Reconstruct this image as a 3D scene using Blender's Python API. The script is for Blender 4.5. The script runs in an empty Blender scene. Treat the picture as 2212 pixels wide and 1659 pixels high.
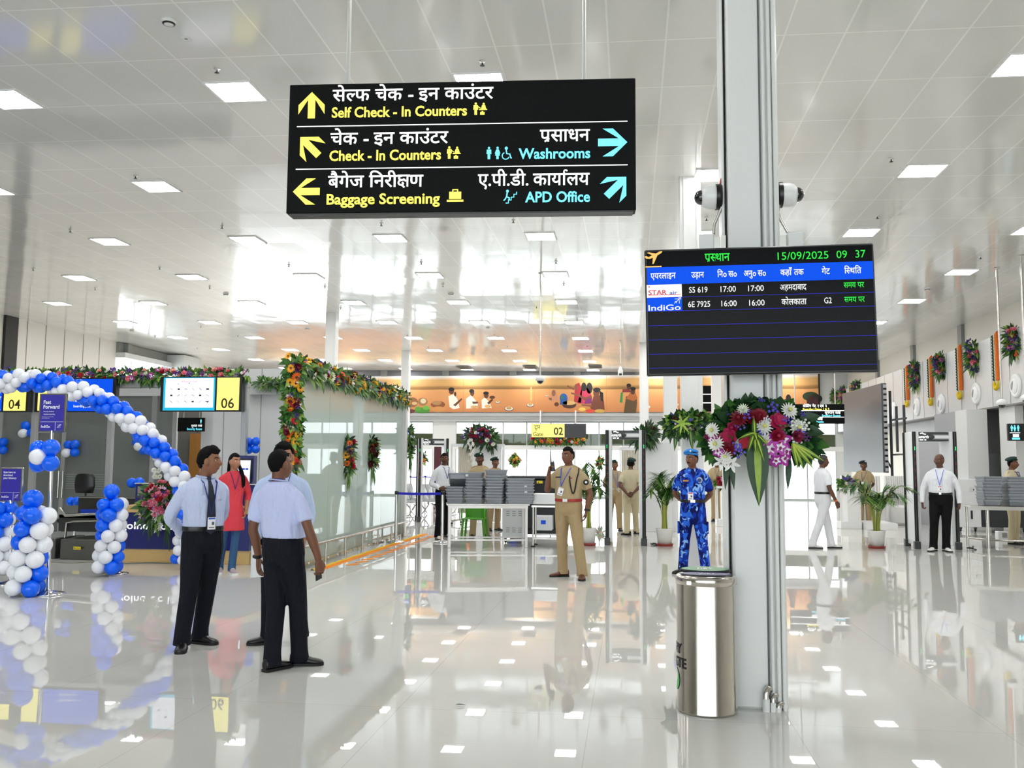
import bpy, math, random
from mathutils import Vector, Matrix, Euler
R = random.Random(7)
SC = bpy.context.scene
COL = SC.collection
PI = math.pi

# ------------------------------------------------------------------ camera
FPX, PITCH, YAW, ROLL, EYE = 1965.0, .0885, .1295, .0075, 1.53
_cy, _sy, _cp, _sp = math.cos(YAW), math.sin(YAW), math.cos(PITCH), math.sin(PITCH)
CF = Vector((-_sy*_cp, _cy*_cp, _sp))
_r = Vector((_cy, _sy, 0)); _u = _r.cross(CF)
CR = _r*math.cos(ROLL)+_u*math.sin(ROLL); CU = _u*math.cos(ROLL)-_r*math.sin(ROLL)
CP = Vector((0, 0, EYE))
cam = bpy.data.cameras.new('camera'); camo = bpy.data.objects.new('camera', cam); COL.objects.link(camo)
m3 = Matrix((CR, CU, -CF)).transposed().to_4x4(); m3.translation = CP
camo.matrix_world = m3
cam.sensor_fit = 'HORIZONTAL'; cam.sensor_width = 36; cam.lens = FPX/2212*36; cam.clip_end = 400; cam.clip_start = .05
SC.camera = camo

# ------------------------------------------------------------------ world, exposure
w = bpy.data.worlds.new('sky'); SC.world = w; w.use_nodes = True
wn = w.node_tree; bg = wn.nodes['Background']
bg.inputs[0].default_value = (.93, .97, 1, 1); bg.inputs[1].default_value = 1.55
SC.view_settings.view_transform = 'Standard'; SC.view_settings.look = 'None'
SC.view_settings.gamma = 1; SC.view_settings.use_curve_mapping = False
SC.view_settings.exposure = 1.6
try:
    SC.cycles.use_denoising = True
    SC.cycles.max_bounces = 7; SC.cycles.diffuse_bounces = 4; SC.cycles.glossy_bounces = 4
    SC.cycles.transparent_max_bounces = 12; SC.cycles.transmission_bounces = 4
    SC.cycles.caustics_reflective = False; SC.cycles.caustics_refractive = False
    SC.cycles.sample_clamp_indirect = 6
except Exception:
    pass
LAMP_E = 12.5      # emission of the ceiling light panels

# ------------------------------------------------------------------ pixel -> place
def ray(x, y): return CF+CR*((x-1106)/FPX)-CU*((y-829.5)/FPX)
def atz(x, y, z=0):
    d = ray(x, y); return CP+d*((z-EYE)/d.z)
def aty(x, y, Y):
    d = ray(x, y); return CP+d*(Y/d.y)
def atx(x, y, X):
    d = ray(x, y); return CP+d*(X/d.x)
def ceil_z(X): return EYE+4.425-.013*X

# ------------------------------------------------------------------ materials
def lin(c):
    if isinstance(c, str):
        c = [int(c[i:i+2], 16)/255 for i in (0, 2, 4)]
        return tuple(v/12.92 if v <= .04045 else ((v+.055)/1.055)**2.4 for v in c)
    return tuple(c[:3])
MATS = {}
def mat(name, col, rough=.5, metal=0, emis=0, coat=0, trans=0, spec=None, bump=0, bscale=60, var=0, vscale=8, stretch=None):
    if name in MATS: return MATS[name]
    m = bpy.data.materials.new(name); m.use_nodes = True; nt = m.node_tree
    b = nt.nodes['Principled BSDF']; c = lin(col)
    b.inputs['Base Color'].default_value = (*c, 1); b.inputs['Roughness'].default_value = rough
    b.inputs['Metallic'].default_value = metal; b.inputs['Coat Weight'].default_value = coat
    b.inputs['Coat Roughness'].default_value = .06
    if spec is not None: b.inputs['Specular IOR Level'].default_value = spec
    if trans: b.inputs['Transmission Weight'].default_value = trans
    if emis:
        b.inputs['Emission Color'].default_value = (*c, 1); b.inputs['Emission Strength'].default_value = emis
    if bump or var:
        tc = nt.nodes.new('ShaderNodeTexCoord'); src = tc.outputs['Object']
        if stretch:
            mp = nt.nodes.new('ShaderNodeMapping'); mp.inputs['Scale'].default_value = stretch
            nt.links.new(src, mp.inputs[0]); src = mp.outputs[0]
        if bump:
            n = nt.nodes.new('ShaderNodeTexNoise'); n.inputs['Scale'].default_value = bscale; n.inputs['Detail'].default_value = 3
            nt.links.new(src, n.inputs['Vector'])
            bp = nt.nodes.new('ShaderNodeBump'); bp.inputs['Strength'].default_value = bump; bp.inputs['Distance'].default_value = .02 if bscale > 30 else .05
            nt.links.new(n.outputs[0], bp.inputs['Height']); nt.links.new(bp.outputs[0], b.inputs['Normal'])
        if var:
            n = nt.nodes.new('ShaderNodeTexNoise'); n.inputs['Scale'].default_value = vscale; n.inputs['Detail'].default_value = 4
            nt.links.new(src, n.inputs['Vector'])
            mx = nt.nodes.new('ShaderNodeMix'); mx.data_type = 'RGBA'
            mx.inputs[6].default_value = (*[v*(1-var) for v in c], 1); mx.inputs[7].default_value = (*[min(1, v*(1+var)) for v in c], 1)
            nt.links.new(n.outputs[0], mx.inputs[0]); nt.links.new(mx.outputs[2], b.inputs['Base Color'])
    MATS[name] = m; return m

def math_node(nt, op, a, b=None, c=None):
    n = nt.nodes.new('ShaderNodeMath'); n.operation = op
    for i, v in enumerate((a, b, c)):
        if v is None: continue
        if isinstance(v, (int, float)): n.inputs[i].default_value = v
        else: nt.links.new(v, n.inputs[i])
    return n.outputs[0]
def tile_mat(name, col, line, size, org, lw, rough, tilt, var=.03, coat=0, bumpy=0, spec=.5):
    """a glossy surface laid in tiles; joints and a slight tilt of every tile come from the object's own coordinates"""
    m = bpy.data.materials.new(name); m.use_nodes = True; nt = m.node_tree; b = nt.nodes['Principled BSDF']; L = nt.links
    tc = nt.nodes.new('ShaderNodeTexCoord'); sp = nt.nodes.new('ShaderNodeSeparateXYZ'); L.new(tc.outputs['Object'], sp.inputs[0])
    uv = [math_node(nt, 'DIVIDE', math_node(nt, 'SUBTRACT', sp.outputs[i], org[i]), size[i]) for i in (0, 1)]
    fl = [math_node(nt, 'FLOOR', q) for q in uv]; fr = [math_node(nt, 'FRACT', q) for q in uv]
    ln = None
    for i in (0, 1):
        e = math_node(nt, 'MULTIPLY', math_node(nt, 'MINIMUM', fr[i], math_node(nt, 'SUBTRACT', 1, fr[i])), size[i])
        k = math_node(nt, 'LESS_THAN', e, lw)
        ln = k if ln is None else math_node(nt, 'MAXIMUM', ln, k)
    cb = nt.nodes.new('ShaderNodeCombineXYZ'); L.new(fl[0], cb.inputs[0]); L.new(fl[1], cb.inputs[1])
    wnn = nt.nodes.new('ShaderNodeTexWhiteNoise'); L.new(cb.outputs[0], wnn.inputs['Vector'])
    c = lin(col)
    mv = nt.nodes.new('ShaderNodeMix'); mv.data_type = 'RGBA'
    mv.inputs[6].default_value = (*[v*(1-var) for v in c], 1); mv.inputs[7].default_value = (*[v*(1+var) for v in c], 1)
    L.new(wnn.outputs[0], mv.inputs[0])
    ml = nt.nodes.new('ShaderNodeMix'); ml.data_type = 'RGBA'; ml.inputs[7].default_value = (*lin(line), 1)
    L.new(ln, ml.inputs[0]); L.new(mv.outputs[2], ml.inputs[6]); L.new(ml.outputs[2], b.inputs['Base Color'])
    b.inputs['Roughness'].default_value = rough; b.inputs['Coat Weight'].default_value = coat; b.inputs['Specular IOR Level'].default_value = spec
    geo = nt.nodes.new('ShaderNodeNewGeometry')
    v1 = nt.nodes.new('ShaderNodeVectorMath'); v1.operation = 'SUBTRACT'; v1.inputs[1].default_value = (.5, .5, .5); L.new(wnn.outputs[1], v1.inputs[0])
    v2 = nt.nodes.new('ShaderNodeVectorMath'); v2.operation = 'SCALE'; v2.inputs['Scale'].default_value = tilt; L.new(v1.outputs[0], v2.inputs[0])
    nrm = geo.outputs['Normal']
    if bumpy:
        n = nt.nodes.new('ShaderNodeTexNoise'); n.inputs['Scale'].default_value = 1.6; n.inputs['Detail'].default_value = 1; L.new(tc.outputs['Object'], n.inputs['Vector'])
        v4 = nt.nodes.new('ShaderNodeVectorMath'); v4.operation = 'SUBTRACT'; v4.inputs[1].default_value = (.5, .5, .5); L.new(n.outputs['Color'], v4.inputs[0])
        v5 = nt.nodes.new('ShaderNodeVectorMath'); v5.operation = 'SCALE'; v5.inputs['Scale'].default_value = bumpy; L.new(v4.outputs[0], v5.inputs[0])
        v6 = nt.nodes.new('ShaderNodeVectorMath'); L.new(v5.outputs[0], v6.inputs[0]); L.new(v2.outputs[0], v6.inputs[1]); v2 = v6
    v3 = nt.nodes.new('ShaderNodeVectorMath'); L.new(nrm, v3.inputs[0]); L.new(v2.outputs[0], v3.inputs[1])
    vn = nt.nodes.new('ShaderNodeVectorMath'); vn.operation = 'NORMALIZE'; L.new(v3.outputs[0], vn.inputs[0]); L.new(vn.outputs[0], b.inputs['Normal'])
    MATS[name] = m; return m
def glass_mat(name, tint, refl_rough=.02, alpha=.9, base=None):
    """thin pane: mostly see-through, with a clear mirror part that grows at a glancing angle"""
    m = bpy.data.materials.new(name); m.use_nodes = True; nt = m.node_tree; L = nt.links
    nt.nodes.remove(nt.nodes['Principled BSDF']); out = nt.nodes['Material Output']
    tr = nt.nodes.new('ShaderNodeBsdfTransparent'); tr.inputs[0].default_value = (*lin(tint), 1)
    gl = nt.nodes.new('ShaderNodeBsdfGlossy'); gl.inputs['Roughness'].default_value = refl_rough
    df = nt.nodes.new('ShaderNodeBsdfDiffuse'); df.inputs[0].default_value = (*lin(base or tint), 1)
    fr = nt.nodes.new('ShaderNodeFresnel'); fr.inputs[0].default_value = 1.5
    a = nt.nodes.new('ShaderNodeMixShader'); a.inputs[0].default_value = 1-alpha; L.new(tr.outputs[0], a.inputs[1]); L.new(df.outputs[0], a.inputs[2])
    b = nt.nodes.new('ShaderNodeMixShader'); L.new(fr.outputs[0], b.inputs[0]); L.new(a.outputs[0], b.inputs[1]); L.new(gl.outputs[0], b.inputs[2])
    L.new(b.outputs[0], out.inputs[0]); MATS[name] = m; return m

# ------------------------------------------------------------------ mesh builder
class MB:
    def __init__(s): s.v = []; s.f = []; s.mi = []; s.sm = []; s.mats = []
    def _m(s, m):
        if m is None: return 0
        if m not in s.mats: s.mats.append(m)
        return s.mats.index(m)
    def add(s, vs, fs, m=None, smooth=False, M=None):
        o = len(s.v)
        s.v += [tuple(M @ Vector(v)) for v in vs] if M else [tuple(v) for v in vs]
        i = s._m(m)
        for f in fs: s.f.append([o+k for k in f]); s.mi.append(i); s.sm.append(smooth)
        return s
    def box(s, c, d, m=None, M=None, bev=0):
        x, y, z = d[0]/2, d[1]/2, d[2]/2
        if bev:
            b = min(bev, x*.99, y*.99, z*.99)
            vs = []
            for sz in (-1, 1):
                for k, (iz) in enumerate((z-b, z) if sz > 0 else (z, z-b)):
                    full = abs(iz-(z-b)) < 1e-9
                    rx, ry = (x, y) if full else (x-b, y-b)
                    zz = sz*iz; cb = b if full else b*.2
                    for px, py in ((-rx+cb, -ry), (rx-cb, -ry), (rx, -ry+cb), (rx, ry-cb), (rx-cb, ry), (-rx+cb, ry), (-rx, ry-cb), (-rx, -ry+cb)):
                        vs.append((c[0]+px, c[1]+py, c[2]+zz))
            fs = [list(range(7, -1, -1)), list(range(24, 32))]
            for r in range(3):
                for k in range(8): fs.append([r*8+k, r*8+(k+1) % 8, r*8+8+(k+1) % 8, r*8+8+k])
            return s.add(vs, fs, m, False, M)
        vs = [(c[0]+i*x, c[1]+j*y, c[2]+k*z) for k in (-1, 1) for j in (-1, 1) for i in (-1, 1)]
        return s.add(vs, [(0, 2, 3, 1), (4, 5, 7, 6), (0, 1, 5, 4), (2, 6, 7, 3), (0, 4, 6, 2), (1, 3, 7, 5)], m, False, M)
    def tube(s, path, r, m=None, n=10, caps=True, M=None, smooth=True):
        """r: one radius, or a list of radii / (ra, rb) pairs along the path"""
        P = [Vector(p) for p in path]; k = len(P); rs = r if isinstance(r, list) else [r]*k
        vs = []; fs = []
        t0 = (P[1]-P[0]).normalized(); a = Vector((0, 0, 1)) if abs(t0.z) < .9 else Vector((0, 1, 0))
        nx = a.cross(t0).normalized()
        for i in range(k):
            t = (P[min(i+1, k-1)]-P[max(i-1, 0)]).normalized()
            nx = (nx-t*nx.dot(t)).normalized(); ny = t.cross(nx)
            q = rs[i]; ra, rb = q if isinstance(q, (list, tuple)) else (q, q)
            for j in range(n):
                g = 2*PI*j/n; vs.append(P[i]+nx*(ra*math.cos(g))+ny*(rb*math.sin(g)))
        for i in range(k-1):
            for j in range(n): fs.append((i*n+j, i*n+(j+1) % n, (i+1)*n+(j+1) % n, (i+1)*n+j))
        s.add(vs, fs, m, smooth, M)
        if caps: s.add([vs[j] for j in range(n)], [list(range(n-1, -1, -1))], m, False, M); s.add([vs[(k-1)*n+j] for j in range(n)], [list(range(n))], m, False, M)
        return s
    def lathe(s, prof, m=None, n=24, M=None, smooth=True, c=(0, 0, 0)):
        """profile of (radius, z)"""
        k = len(prof); vs = [(c[0]+r*math.cos(2*PI*j/n), c[1]+r*math.sin(2*PI*j/n), c[2]+z) for r, z in prof for j in range(n)]
        fs = [(i*n+j, i*n+(j+1) % n, (i+1)*n+(j+1) % n, (i+1)*n+j) for i in range(k-1) for j in range(n)]
        return s.add(vs, fs, m, smooth, M)
    def ball(s, c, r, m=None, nu=12, nv=8, M=None):
        rx, ry, rz = r if isinstance(r, (list, tuple)) else (r, r, r)
        vs = [(c[0], c[1], c[2]-rz)]
        for i in range(1, nv):
            a = -PI/2+PI*i/nv
            vs += [(c[0]+rx*math.cos(a)*math.cos(2*PI*j/nu), c[1]+ry*math.cos(a)*math.sin(2*PI*j/nu), c[2]+rz*math.sin(a)) for j in range(nu)]
        vs.append((c[0], c[1], c[2]+rz)); T = len(vs)-1
        fs = [(0, 1+(j+1) % nu, 1+j) for j in range(nu)]
        for i in range(nv-2):
            for j in range(nu): fs.append((1+i*nu+j, 1+i*nu+(j+1) % nu, 1+(i+1)*nu+(j+1) % nu, 1+(i+1)*nu+j))
        fs += [(T, 1+(nv-2)*nu+j, 1+(nv-2)*nu+(j+1) % nu) for j in range(nu)]
        return s.add(vs, fs, m, True, M)
    def poly(s, pts, m=None, d=.004, M=None):
        """flat outline in the local XZ plane, thickness d towards -Y"""
        n = len(pts); vs = [(x, 0, z) for x, z in pts]+[(x, -d, z) for x, z in pts]
        fs = [list(range(n-1, -1, -1)), list(range(n, 2*n))]+[(i, n+i, n+(i+1) % n, (i+1) % n) for i in range(n)]
        ar = sum(pts[i][0]*pts[(i+1) % n][1]-pts[(i+1) % n][0]*pts[i][1] for i in range(n))
        if ar < 0: fs = [list(reversed(f)) for f in fs]
        return s.add(vs, fs, m, False, M)
    def quad(s, a, b, c, d, m=None): return s.add([a, b, c, d], [(0, 1, 2, 3)], m)
    def loft(s, rings, m=None, M=None, caps=True, smooth=True):
        n = len(rings[0]); vs = [p for r in rings for p in r]
        fs = [(i*n+j, i*n+(j+1) % n, (i+1)*n+(j+1) % n, (i+1)*n+j) for i in range(len(rings)-1) for j in range(n)]
        if caps: fs += [list(range(n-1, -1, -1)), [len(vs)-n+j for j in range(n)]]
        return s.add(vs, fs, m, smooth, M)
    def mesh(s, name):
        me = bpy.data.meshes.new(name); me.from_pydata(s.v, [], s.f)
        for m in s.mats: me.materials.append(m)
        me.polygons.foreach_set('material_index', s.mi); me.polygons.foreach_set('use_smooth', s.sm); me.update()
        return me
    def done(s, name, m=None, parent=None, loc=None, rot=None):
        if m is not None and not s.mats: s.mats = [m]
        return link(name, s.mesh(name), parent, loc, rot)
def link(name, data, parent=None, loc=None, rot=None):
    o = bpy.data.objects.new(name, data); COL.objects.link(o)
    if parent: o.parent = parent
    if loc is not None: o.location = loc
    if rot is not None: o.rotation_euler = rot
    return o
def tag(o, label=None, cat=None, group=None, kind=None):
    for k, v in (('label', label), ('category', cat), ('group', group), ('kind', kind)):
        if v: o[k] = v
    return o
def thing(name, label, cat, loc=(0, 0, 0), rz=0, group=None):
    o = link(name, None, None, loc, (0, 0, rz)); o.empty_display_size = .1
    return tag(o, label, cat, group)
def copy_tree(o, parent=None, loc=None, rot=None, label=None, group=None):
    c = o.copy(); COL.objects.link(c)
    if parent: c.parent = parent
    if loc is not None: c.location = loc
    if rot is not None: c.rotation_euler = rot
    if label: c['label'] = label
    if group: c['group'] = group
    for ch in list(o.children): copy_tree(ch, c)
    return c
def struct(name, mb, m=None, parent=None): return tag(mb.done(name, m, parent), kind='structure')
NTH = 'first second third fourth fifth sixth seventh eighth ninth tenth eleventh twelfth thirteenth fourteenth fifteenth sixteenth seventeenth eighteenth nineteenth twentieth'.split()
def nth(i): return NTH[i] if i < 20 else 'twenty-'+NTH[i-20] if i < 29 else 'number %d' % (i+1)
def RZ(a): return Matrix.Rotation(a, 4, 'Z')
def TR(x, y, z): return Matrix.Translation((x, y, z))

# ------------------------------------------------------------------ lettering
_tc = {}
def glyphs(body, bold=0):
    """outline mesh (vertices, faces) of a string at size 1, in the XY plane"""
    k = (body, bold)
    if k not in _tc:
        c = bpy.data.curves.new('lettering', 'FONT'); c.body = body; c.size = 1; c.offset = bold; c.resolution_u = 3
        o = bpy.data.objects.new('lettering', c); COL.objects.link(o)
        dg = bpy.context.evaluated_depsgraph_get(); dg.update()
        me = bpy.data.meshes.new_from_object(o.evaluated_get(dg))
        vs = [tuple(v.co) for v in me.vertices]; fs = [tuple(p.vertices) for p in me.polygons]
        bpy.data.objects.remove(o); bpy.data.curves.remove(c); bpy.data.meshes.remove(me)
        _tc[k] = (vs, fs)
    return _tc[k]
def clip_right(vs, fs, x):
    """cut a glyph's own stem off (the half forms of Devanagari)"""
    import bmesh
    bm = bmesh.new(); bv = [bm.verts.new(v) for v in vs]
    for f in fs:
        try: bm.faces.new([bv[i] for i in f])
        except ValueError: pass
    bmesh.ops.bisect_plane(bm, geom=bm.verts[:]+bm.edges[:]+bm.faces[:], plane_co=(x, 0, 0), plane_no=(1, 0, 0), clear_outer=True)
    bm.verts.index_update(); a = [tuple(v.co) for v in bm.verts]; b = [tuple(v.index for v in f.verts) for f in bm.faces]
    bm.free(); return a, b
def ribbon(pts, w):
    vs = []; fs = []; P = [Vector((*p, 0)) for p in pts]
    for i, p in enumerate(P):
        t = (P[min(i+1, len(P)-1)]-P[max(i-1, 0)]).normalized(); n = Vector((-t.y, t.x, 0))*w/2
        vs += [p+n, p-n]
    for i in range(len(P)-1): fs.append((2*i, 2*i+1, 2*i+3, 2*i+2))
    return [tuple(v) for v in vs], fs
def spl2(P, n=5):
    o = []
    for i in range(len(P)-1):
        q = [P[max(i-1, 0)], P[i], P[i+1], P[min(i+2, len(P)-1)]]
        for k in range(n):
            t = k/n; o.append(tuple(.5*((2*q[1][j])+(q[2][j]-q[0][j])*t+(2*q[0][j]-5*q[1][j]+4*q[2][j]-q[3][j])*t*t+(3*q[1][j]-q[0][j]-3*q[2][j]+q[3][j])*t**3) for j in (0, 1)))
    return o+[P[-1]]
def hindi(tokens, bold=0):
    """lay out Devanagari pieces: plain strings, '/X' a half form, '+r' a rakar stroke under the last piece, '^' a repha over it, 'KSH' the ksha ligature"""
    V = []; F = []; x = 0; last = (0, .6); w = .07+2*bold
    def put(vs, fs, dx):
        o = len(V); V.extend((a+dx, b, 0) for a, b, *_ in vs); F.extend([tuple(o+i for i in f) for f in fs])
    for t in tokens:
        if t == '+r':
            put(*ribbon([(last[1]-.10, .17), (last[1]-.34, -.01)], w), 0)
        elif t == '^':
            xr = last[1]-.12; put(*ribbon([(xr, .60), (xr-.05, .70), (xr-.01, .79), (xr+.09, .80), (xr+.15, .75)], w*.9), 0)
        elif t == 'KSH':
            put(*ribbon([(0, .605), (.66, .605)], w), x)
            put(*ribbon([(.53, .60), (.53, 0)], w), x)
            for Q in ([(.26, .60), (.12, .55), (.08, .46), (.15, .385), (.27, .37), (.36, .42)], [(.24, .37), (.10, .31), (.06, .20), (.13, .11), (.25, .10), (.31, .17), (.25, .24)], [(.22, .10), (.30, .04), (.37, -.05)], [(.34, .41), (.42, .33), (.53, .31)]):
                put(*ribbon(spl2(Q), w), x)
            last = (x, x+.62); x += .62
        elif t == ' ': x += .28
        elif t[0] == '_': vs, fs = glyphs(t[1:], bold); put([(v[0]*.55, v[1]*.55-.30, 0) for v in vs], fs, x-.36)
        else:
            half = t[0] == '/'; vs, fs = glyphs(t[1:] if half else t, bold)
            mx = max(v[0] for v in vs); mn = min(v[0] for v in vs)
            if half: k_ = (.225 if t[1:] == 'ल' else .178)+bold; vs, fs = clip_right(vs, fs, mx-k_); mx -= k_
            put(vs, fs, x-min(0, mn)*0); last = (x+mn, x+mx); x += mx-.012 if t != 'ि' else .24
    return V, F
def put_text(mb, vf, x, z, size, m, align='l', sx=1, M=None, y=0, width=None):
    """stand lettering upright on a face that looks towards -Y; x,z is the baseline point"""
    vs, fs = vf
    if not vs: return
    x0 = min(v[0] for v in vs); x1 = max(v[0] for v in vs)
    if width: sx = width/((x1-x0)*size)
    off = {'l': -x0, 'c': -(x0+x1)/2, 'r': -x1}[align]
    mb.add([(x+(v[0]+off)*size*sx, y, z+v[1]*size) for v in vs], fs, m, False, M)
def en(s, bold=0): return glyphs(s, bold)
# ------------------------------------------------------------------ people
def remesh(mb, voxel, smooth=4, fac=.5):
    me = mb.mesh('tmp'); o = bpy.data.objects.new('tmp', me); COL.objects.link(o)
    a = o.modifiers.new('a', 'REMESH'); a.mode = 'VOXEL'; a.voxel_size = voxel; a.use_smooth_shade = True
    if smooth: b = o.modifiers.new('b', 'SMOOTH'); b.factor = fac; b.iterations = smooth
    dg = bpy.context.evaluated_depsgraph_get(); dg.update()
    m2 = bpy.data.meshes.new_from_object(o.evaluated_get(dg))
    out = ([tuple(v.co) for v in m2.vertices], [tuple(p.vertices) for p in m2.polygons])
    bpy.data.objects.remove(o); bpy.data.meshes.remove(me); bpy.data.meshes.remove(m2)
    return out
def cr(a, b, c, d, t): return .5*((2*b)+(c-a)*t+(2*a-5*b+4*c-d)*t*t+(3*b-a-3*c+d)*t*t*t)
def spl(K, n=4):
    """Catmull-Rom through rows of numbers"""
    out = []
    for i in range(len(K)-1):
        p = [K[max(i-1, 0)], K[i], K[i+1], K[min(i+2, len(K)-1)]]
        for k in range(n): out.append([cr(*[q[j] for q in p], k/n) for j in range(len(K[0]))])
    return out+[list(K[-1])]
def rings(K, n=24, pw=2.3):
    R_ = []
    for z, cx, cy, rx, ry in spl(K):
        g = []
        for j in range(n):
            a = 2*PI*j/n; c, s_ = math.cos(a), math.sin(a)
            g.append((cx+rx*math.copysign(abs(c)**(2/pw), c), cy+ry*math.copysign(abs(s_)**(2/pw), s_), z))
        R_.append(g)
    return R_
def limb(mb, pts, rad, m=None, n=12):
    K = [(*p, r) for p, r in zip(pts, rad)]; S_ = spl(K, 4)
    mb.tube([q[:3] for q in S_], [max(.004, q[3]) for q in S_], m, n)
def head_pt(d, fem=0):
    x, y, z = d
    if y > 0 and z < 0:
        q = math.hypot(y, z)/(y**2.9+(-z)**2.9)**(1/2.9); q = 1+(q-1)*min(1, 1.4*(1-abs(x))); y *= q; z *= 1+(q-1)*.5
    px, py, pz = .074*x, .094*y, .116*z
    if z < 0:
        k = min(1, -z); px *= 1-.20*k**1.8
        if y < 0: py *= 1-.30*k
        else: py *= 1-.06*k
    else: px *= 1+.03*z
    if y > 0:
        g = lambda cx, cz, wx, wz: math.exp(-((px-cx)/wx)**2-((pz-cz)/wz)**2)
        py += .027*g(0, -.026, .014, .017)+.015*g(0, 0, .010, .026)-.009*(g(.031, .012, .017, .012)+g(-.031, .012, .017, .012))
        py += .005*(g(.03, .032, .02, .008)+g(-.03, .032, .02, .008))+.007*g(0, -.062, .022, .012)+.009*g(0, -.098, .022, .014)
        py += .004*(g(.045, -.02, .018, .02)+g(-.045, -.02, .018, .02))-.003*g(0, -.08, .02, .006)
        py -= .10*max(0, abs(px)-.058)
    return px, py, pz
def head_mesh(mb, M, fem=0, nu=44, nv=32):
    vs = []; 
    for i in range(nv+1):
        a = -PI/2+PI*i/nv
        for j in range(nu):
            b = 2*PI*j/nu; vs.append(M @ Vector(head_pt((math.cos(a)*math.cos(b), math.cos(a)*math.sin(b), math.sin(a)), fem)))
    fs = [(i*nu+j, i*nu+(j+1) % nu, (i+1)*nu+(j+1) % nu, (i+1)*nu+j) for i in range(nv) for j in range(nu)]
    mb.add(vs, fs, None, True)
    for s in (-1, 1): mb.ball((s*.079, -.012, -.006), (.013, .025, .036), None, 10, 8, M @ Matrix.Rotation(s*.25, 4, 'Z'))
_fy = []
def face_y(x, z):
    if not _fy:
        for i in range(90):
            a = -1.45+2.9*i/89
            for j in range(70):
                b = PI*(.02+.96*j/69); _fy.append(head_pt((math.cos(a)*math.cos(b), math.cos(a)*math.sin(b), math.sin(a))))
    return min(_fy, key=lambda p: (p[0]-x)**2+(p[2]-z)**2+(0 if p[1] > 0 else 1))[1]
def hair_mesh(mb, M, style, nu=48, nv=34):
    vs = []; ins = []
    rr = random.Random(3)
    for i in range(nv+1):
        a = -PI/2+PI*i/nv
        for j in range(nu):
            b = 2*PI*j/nu; d = (math.cos(a)*math.cos(b), math.cos(a)*math.sin(b), math.sin(a)); p = Vector(head_pt(d)); p.y = min(p.y, .094)
            f = p.y/.094
            th = .058+.012*abs(p.x)/.07 if f > .35 else (-.006+.064*max(0, (f+.05)/.40) if f > -.05 else -.006-.062*min(1, (-f-.05)/.5))
            if f < .15 and f > -.35: th = max(th, -.004 if f > -.15 else -.03)
            if style == 'bald' and not (f < -.35 or (abs(p.x) > .06 and p.z < .05)): th = .2 if p.z > .02 or f > 0 else th
            k = max(0, min(1, (p.z-th)/.012))
            thick = (.013 if style != 'full' else .020)*(.55+.45*max(0, min(1, (p.z+.05)/.12)))
            q = p*(.93+.07*k)+p.normalized()*thick*k*(1+.25*rr.uniform(-1, 1))
            if style == 'full' and k > .5 and p.z > .04 and f > .1: q += Vector((0, .008, .010))
            vs.append(M @ q)
    fs = [(i*nu+j, i*nu+(j+1) % nu, (i+1)*nu+(j+1) % nu, (i+1)*nu+j) for i in range(nv) for j in range(nu)]
    mb.add(vs, fs, None, True)
def hand_mesh(mb, W, d, pn, side, curl=(.35, .5, .35), thumb=.3, spread=.04, k=1.0):
    """palm, four fingers of unequal length and a thumb; d points to the fingers, pn is where the palm looks, side is where the thumb is"""
    d = Vector(d).normalized(); pn = Vector(pn); pn = (pn-d*pn.dot(d)).normalized(); s = d.cross(pn).normalized()
    if s.dot(Vector(side)) < 0: s = -s
    W = Vector(W)
    R_ = []
    for t, w_, h in ((-.012, .024, .020), (.0, .027, .019), (.02, .036, .018), (.05, .043, .017), (.075, .043, .014), (.092, .040, .010)):
        g = []
        for j in range(14):
            a = 2*PI*j/14; g.append(W+d*(t*k)+s*(w_*math.cos(a)*k)+pn*(h*math.sin(a)*k))
        R_.append(g)
    mb.loft(R_, None)
    for i, (off, ln) in enumerate(((.030, .070), (.010, .078), (-.010, .073), (-.029, .056))):
        p = W+d*(.082*k)+s*(off*k); dd = (d+s*(off*spread*10)).normalized(); P = [p-d*.012, p]; ax = dd.cross(pn).normalized()
        for L_, c in zip((.45, .32, .23), curl):
            dd = Matrix.Rotation(c*(1+.06*i), 3, ax) @ dd
            if dd.length: p = p+dd*(ln*L_*k); P.append(p.copy())
        mb.tube(P, [.0095*k, .0095*k, .0088*k, .008*k, .0055*k], None, 8)
    p = W+d*(.018*k)+s*(.026*k); dd = (d*.72+s*.62+pn*.30).normalized(); P = [p-dd*.012]
    for L_, c in zip((.034, .026, .020), (0, thumb, thumb)):
        ax = dd.cross((d*.6-s*.2+pn*.3)).normalized(); P.append(p.copy()); dd = Matrix.Rotation(c, 3, ax) @ dd; p = p+dd*L_*k
    P.append(p); mb.tube(P, [.014*k, .0135*k, .0115*k, .010*k, .006*k], None, 8)
SHIRT_K = [(.93, 0, 0, .135, .09), (.99, 0, .0, .145, .098), (1.02, 0, .0, .165, .118), (1.045, 0, .005, .172, .128), (1.09, 0, .006, .180, .134), (1.16, 0, .004, .178, .130), (1.28, 0, .002, .192, .130), (1.37, 0, -.002, .192, .120), (1.425, 0, -.006, .168, .102), (1.464, 0, -.008, .116, .082), (1.485, 0, -.004, .075, .068)]
def torso_front(z, x, K, sgn=1):
    S_ = spl(K)
    q = min(S_, key=lambda r: abs(r[0]-z)); t = min(1, abs(x-q[1])/q[3])
    return q[2]+sgn*q[4]*(1-t**2.3)**(1/2.3)
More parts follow.
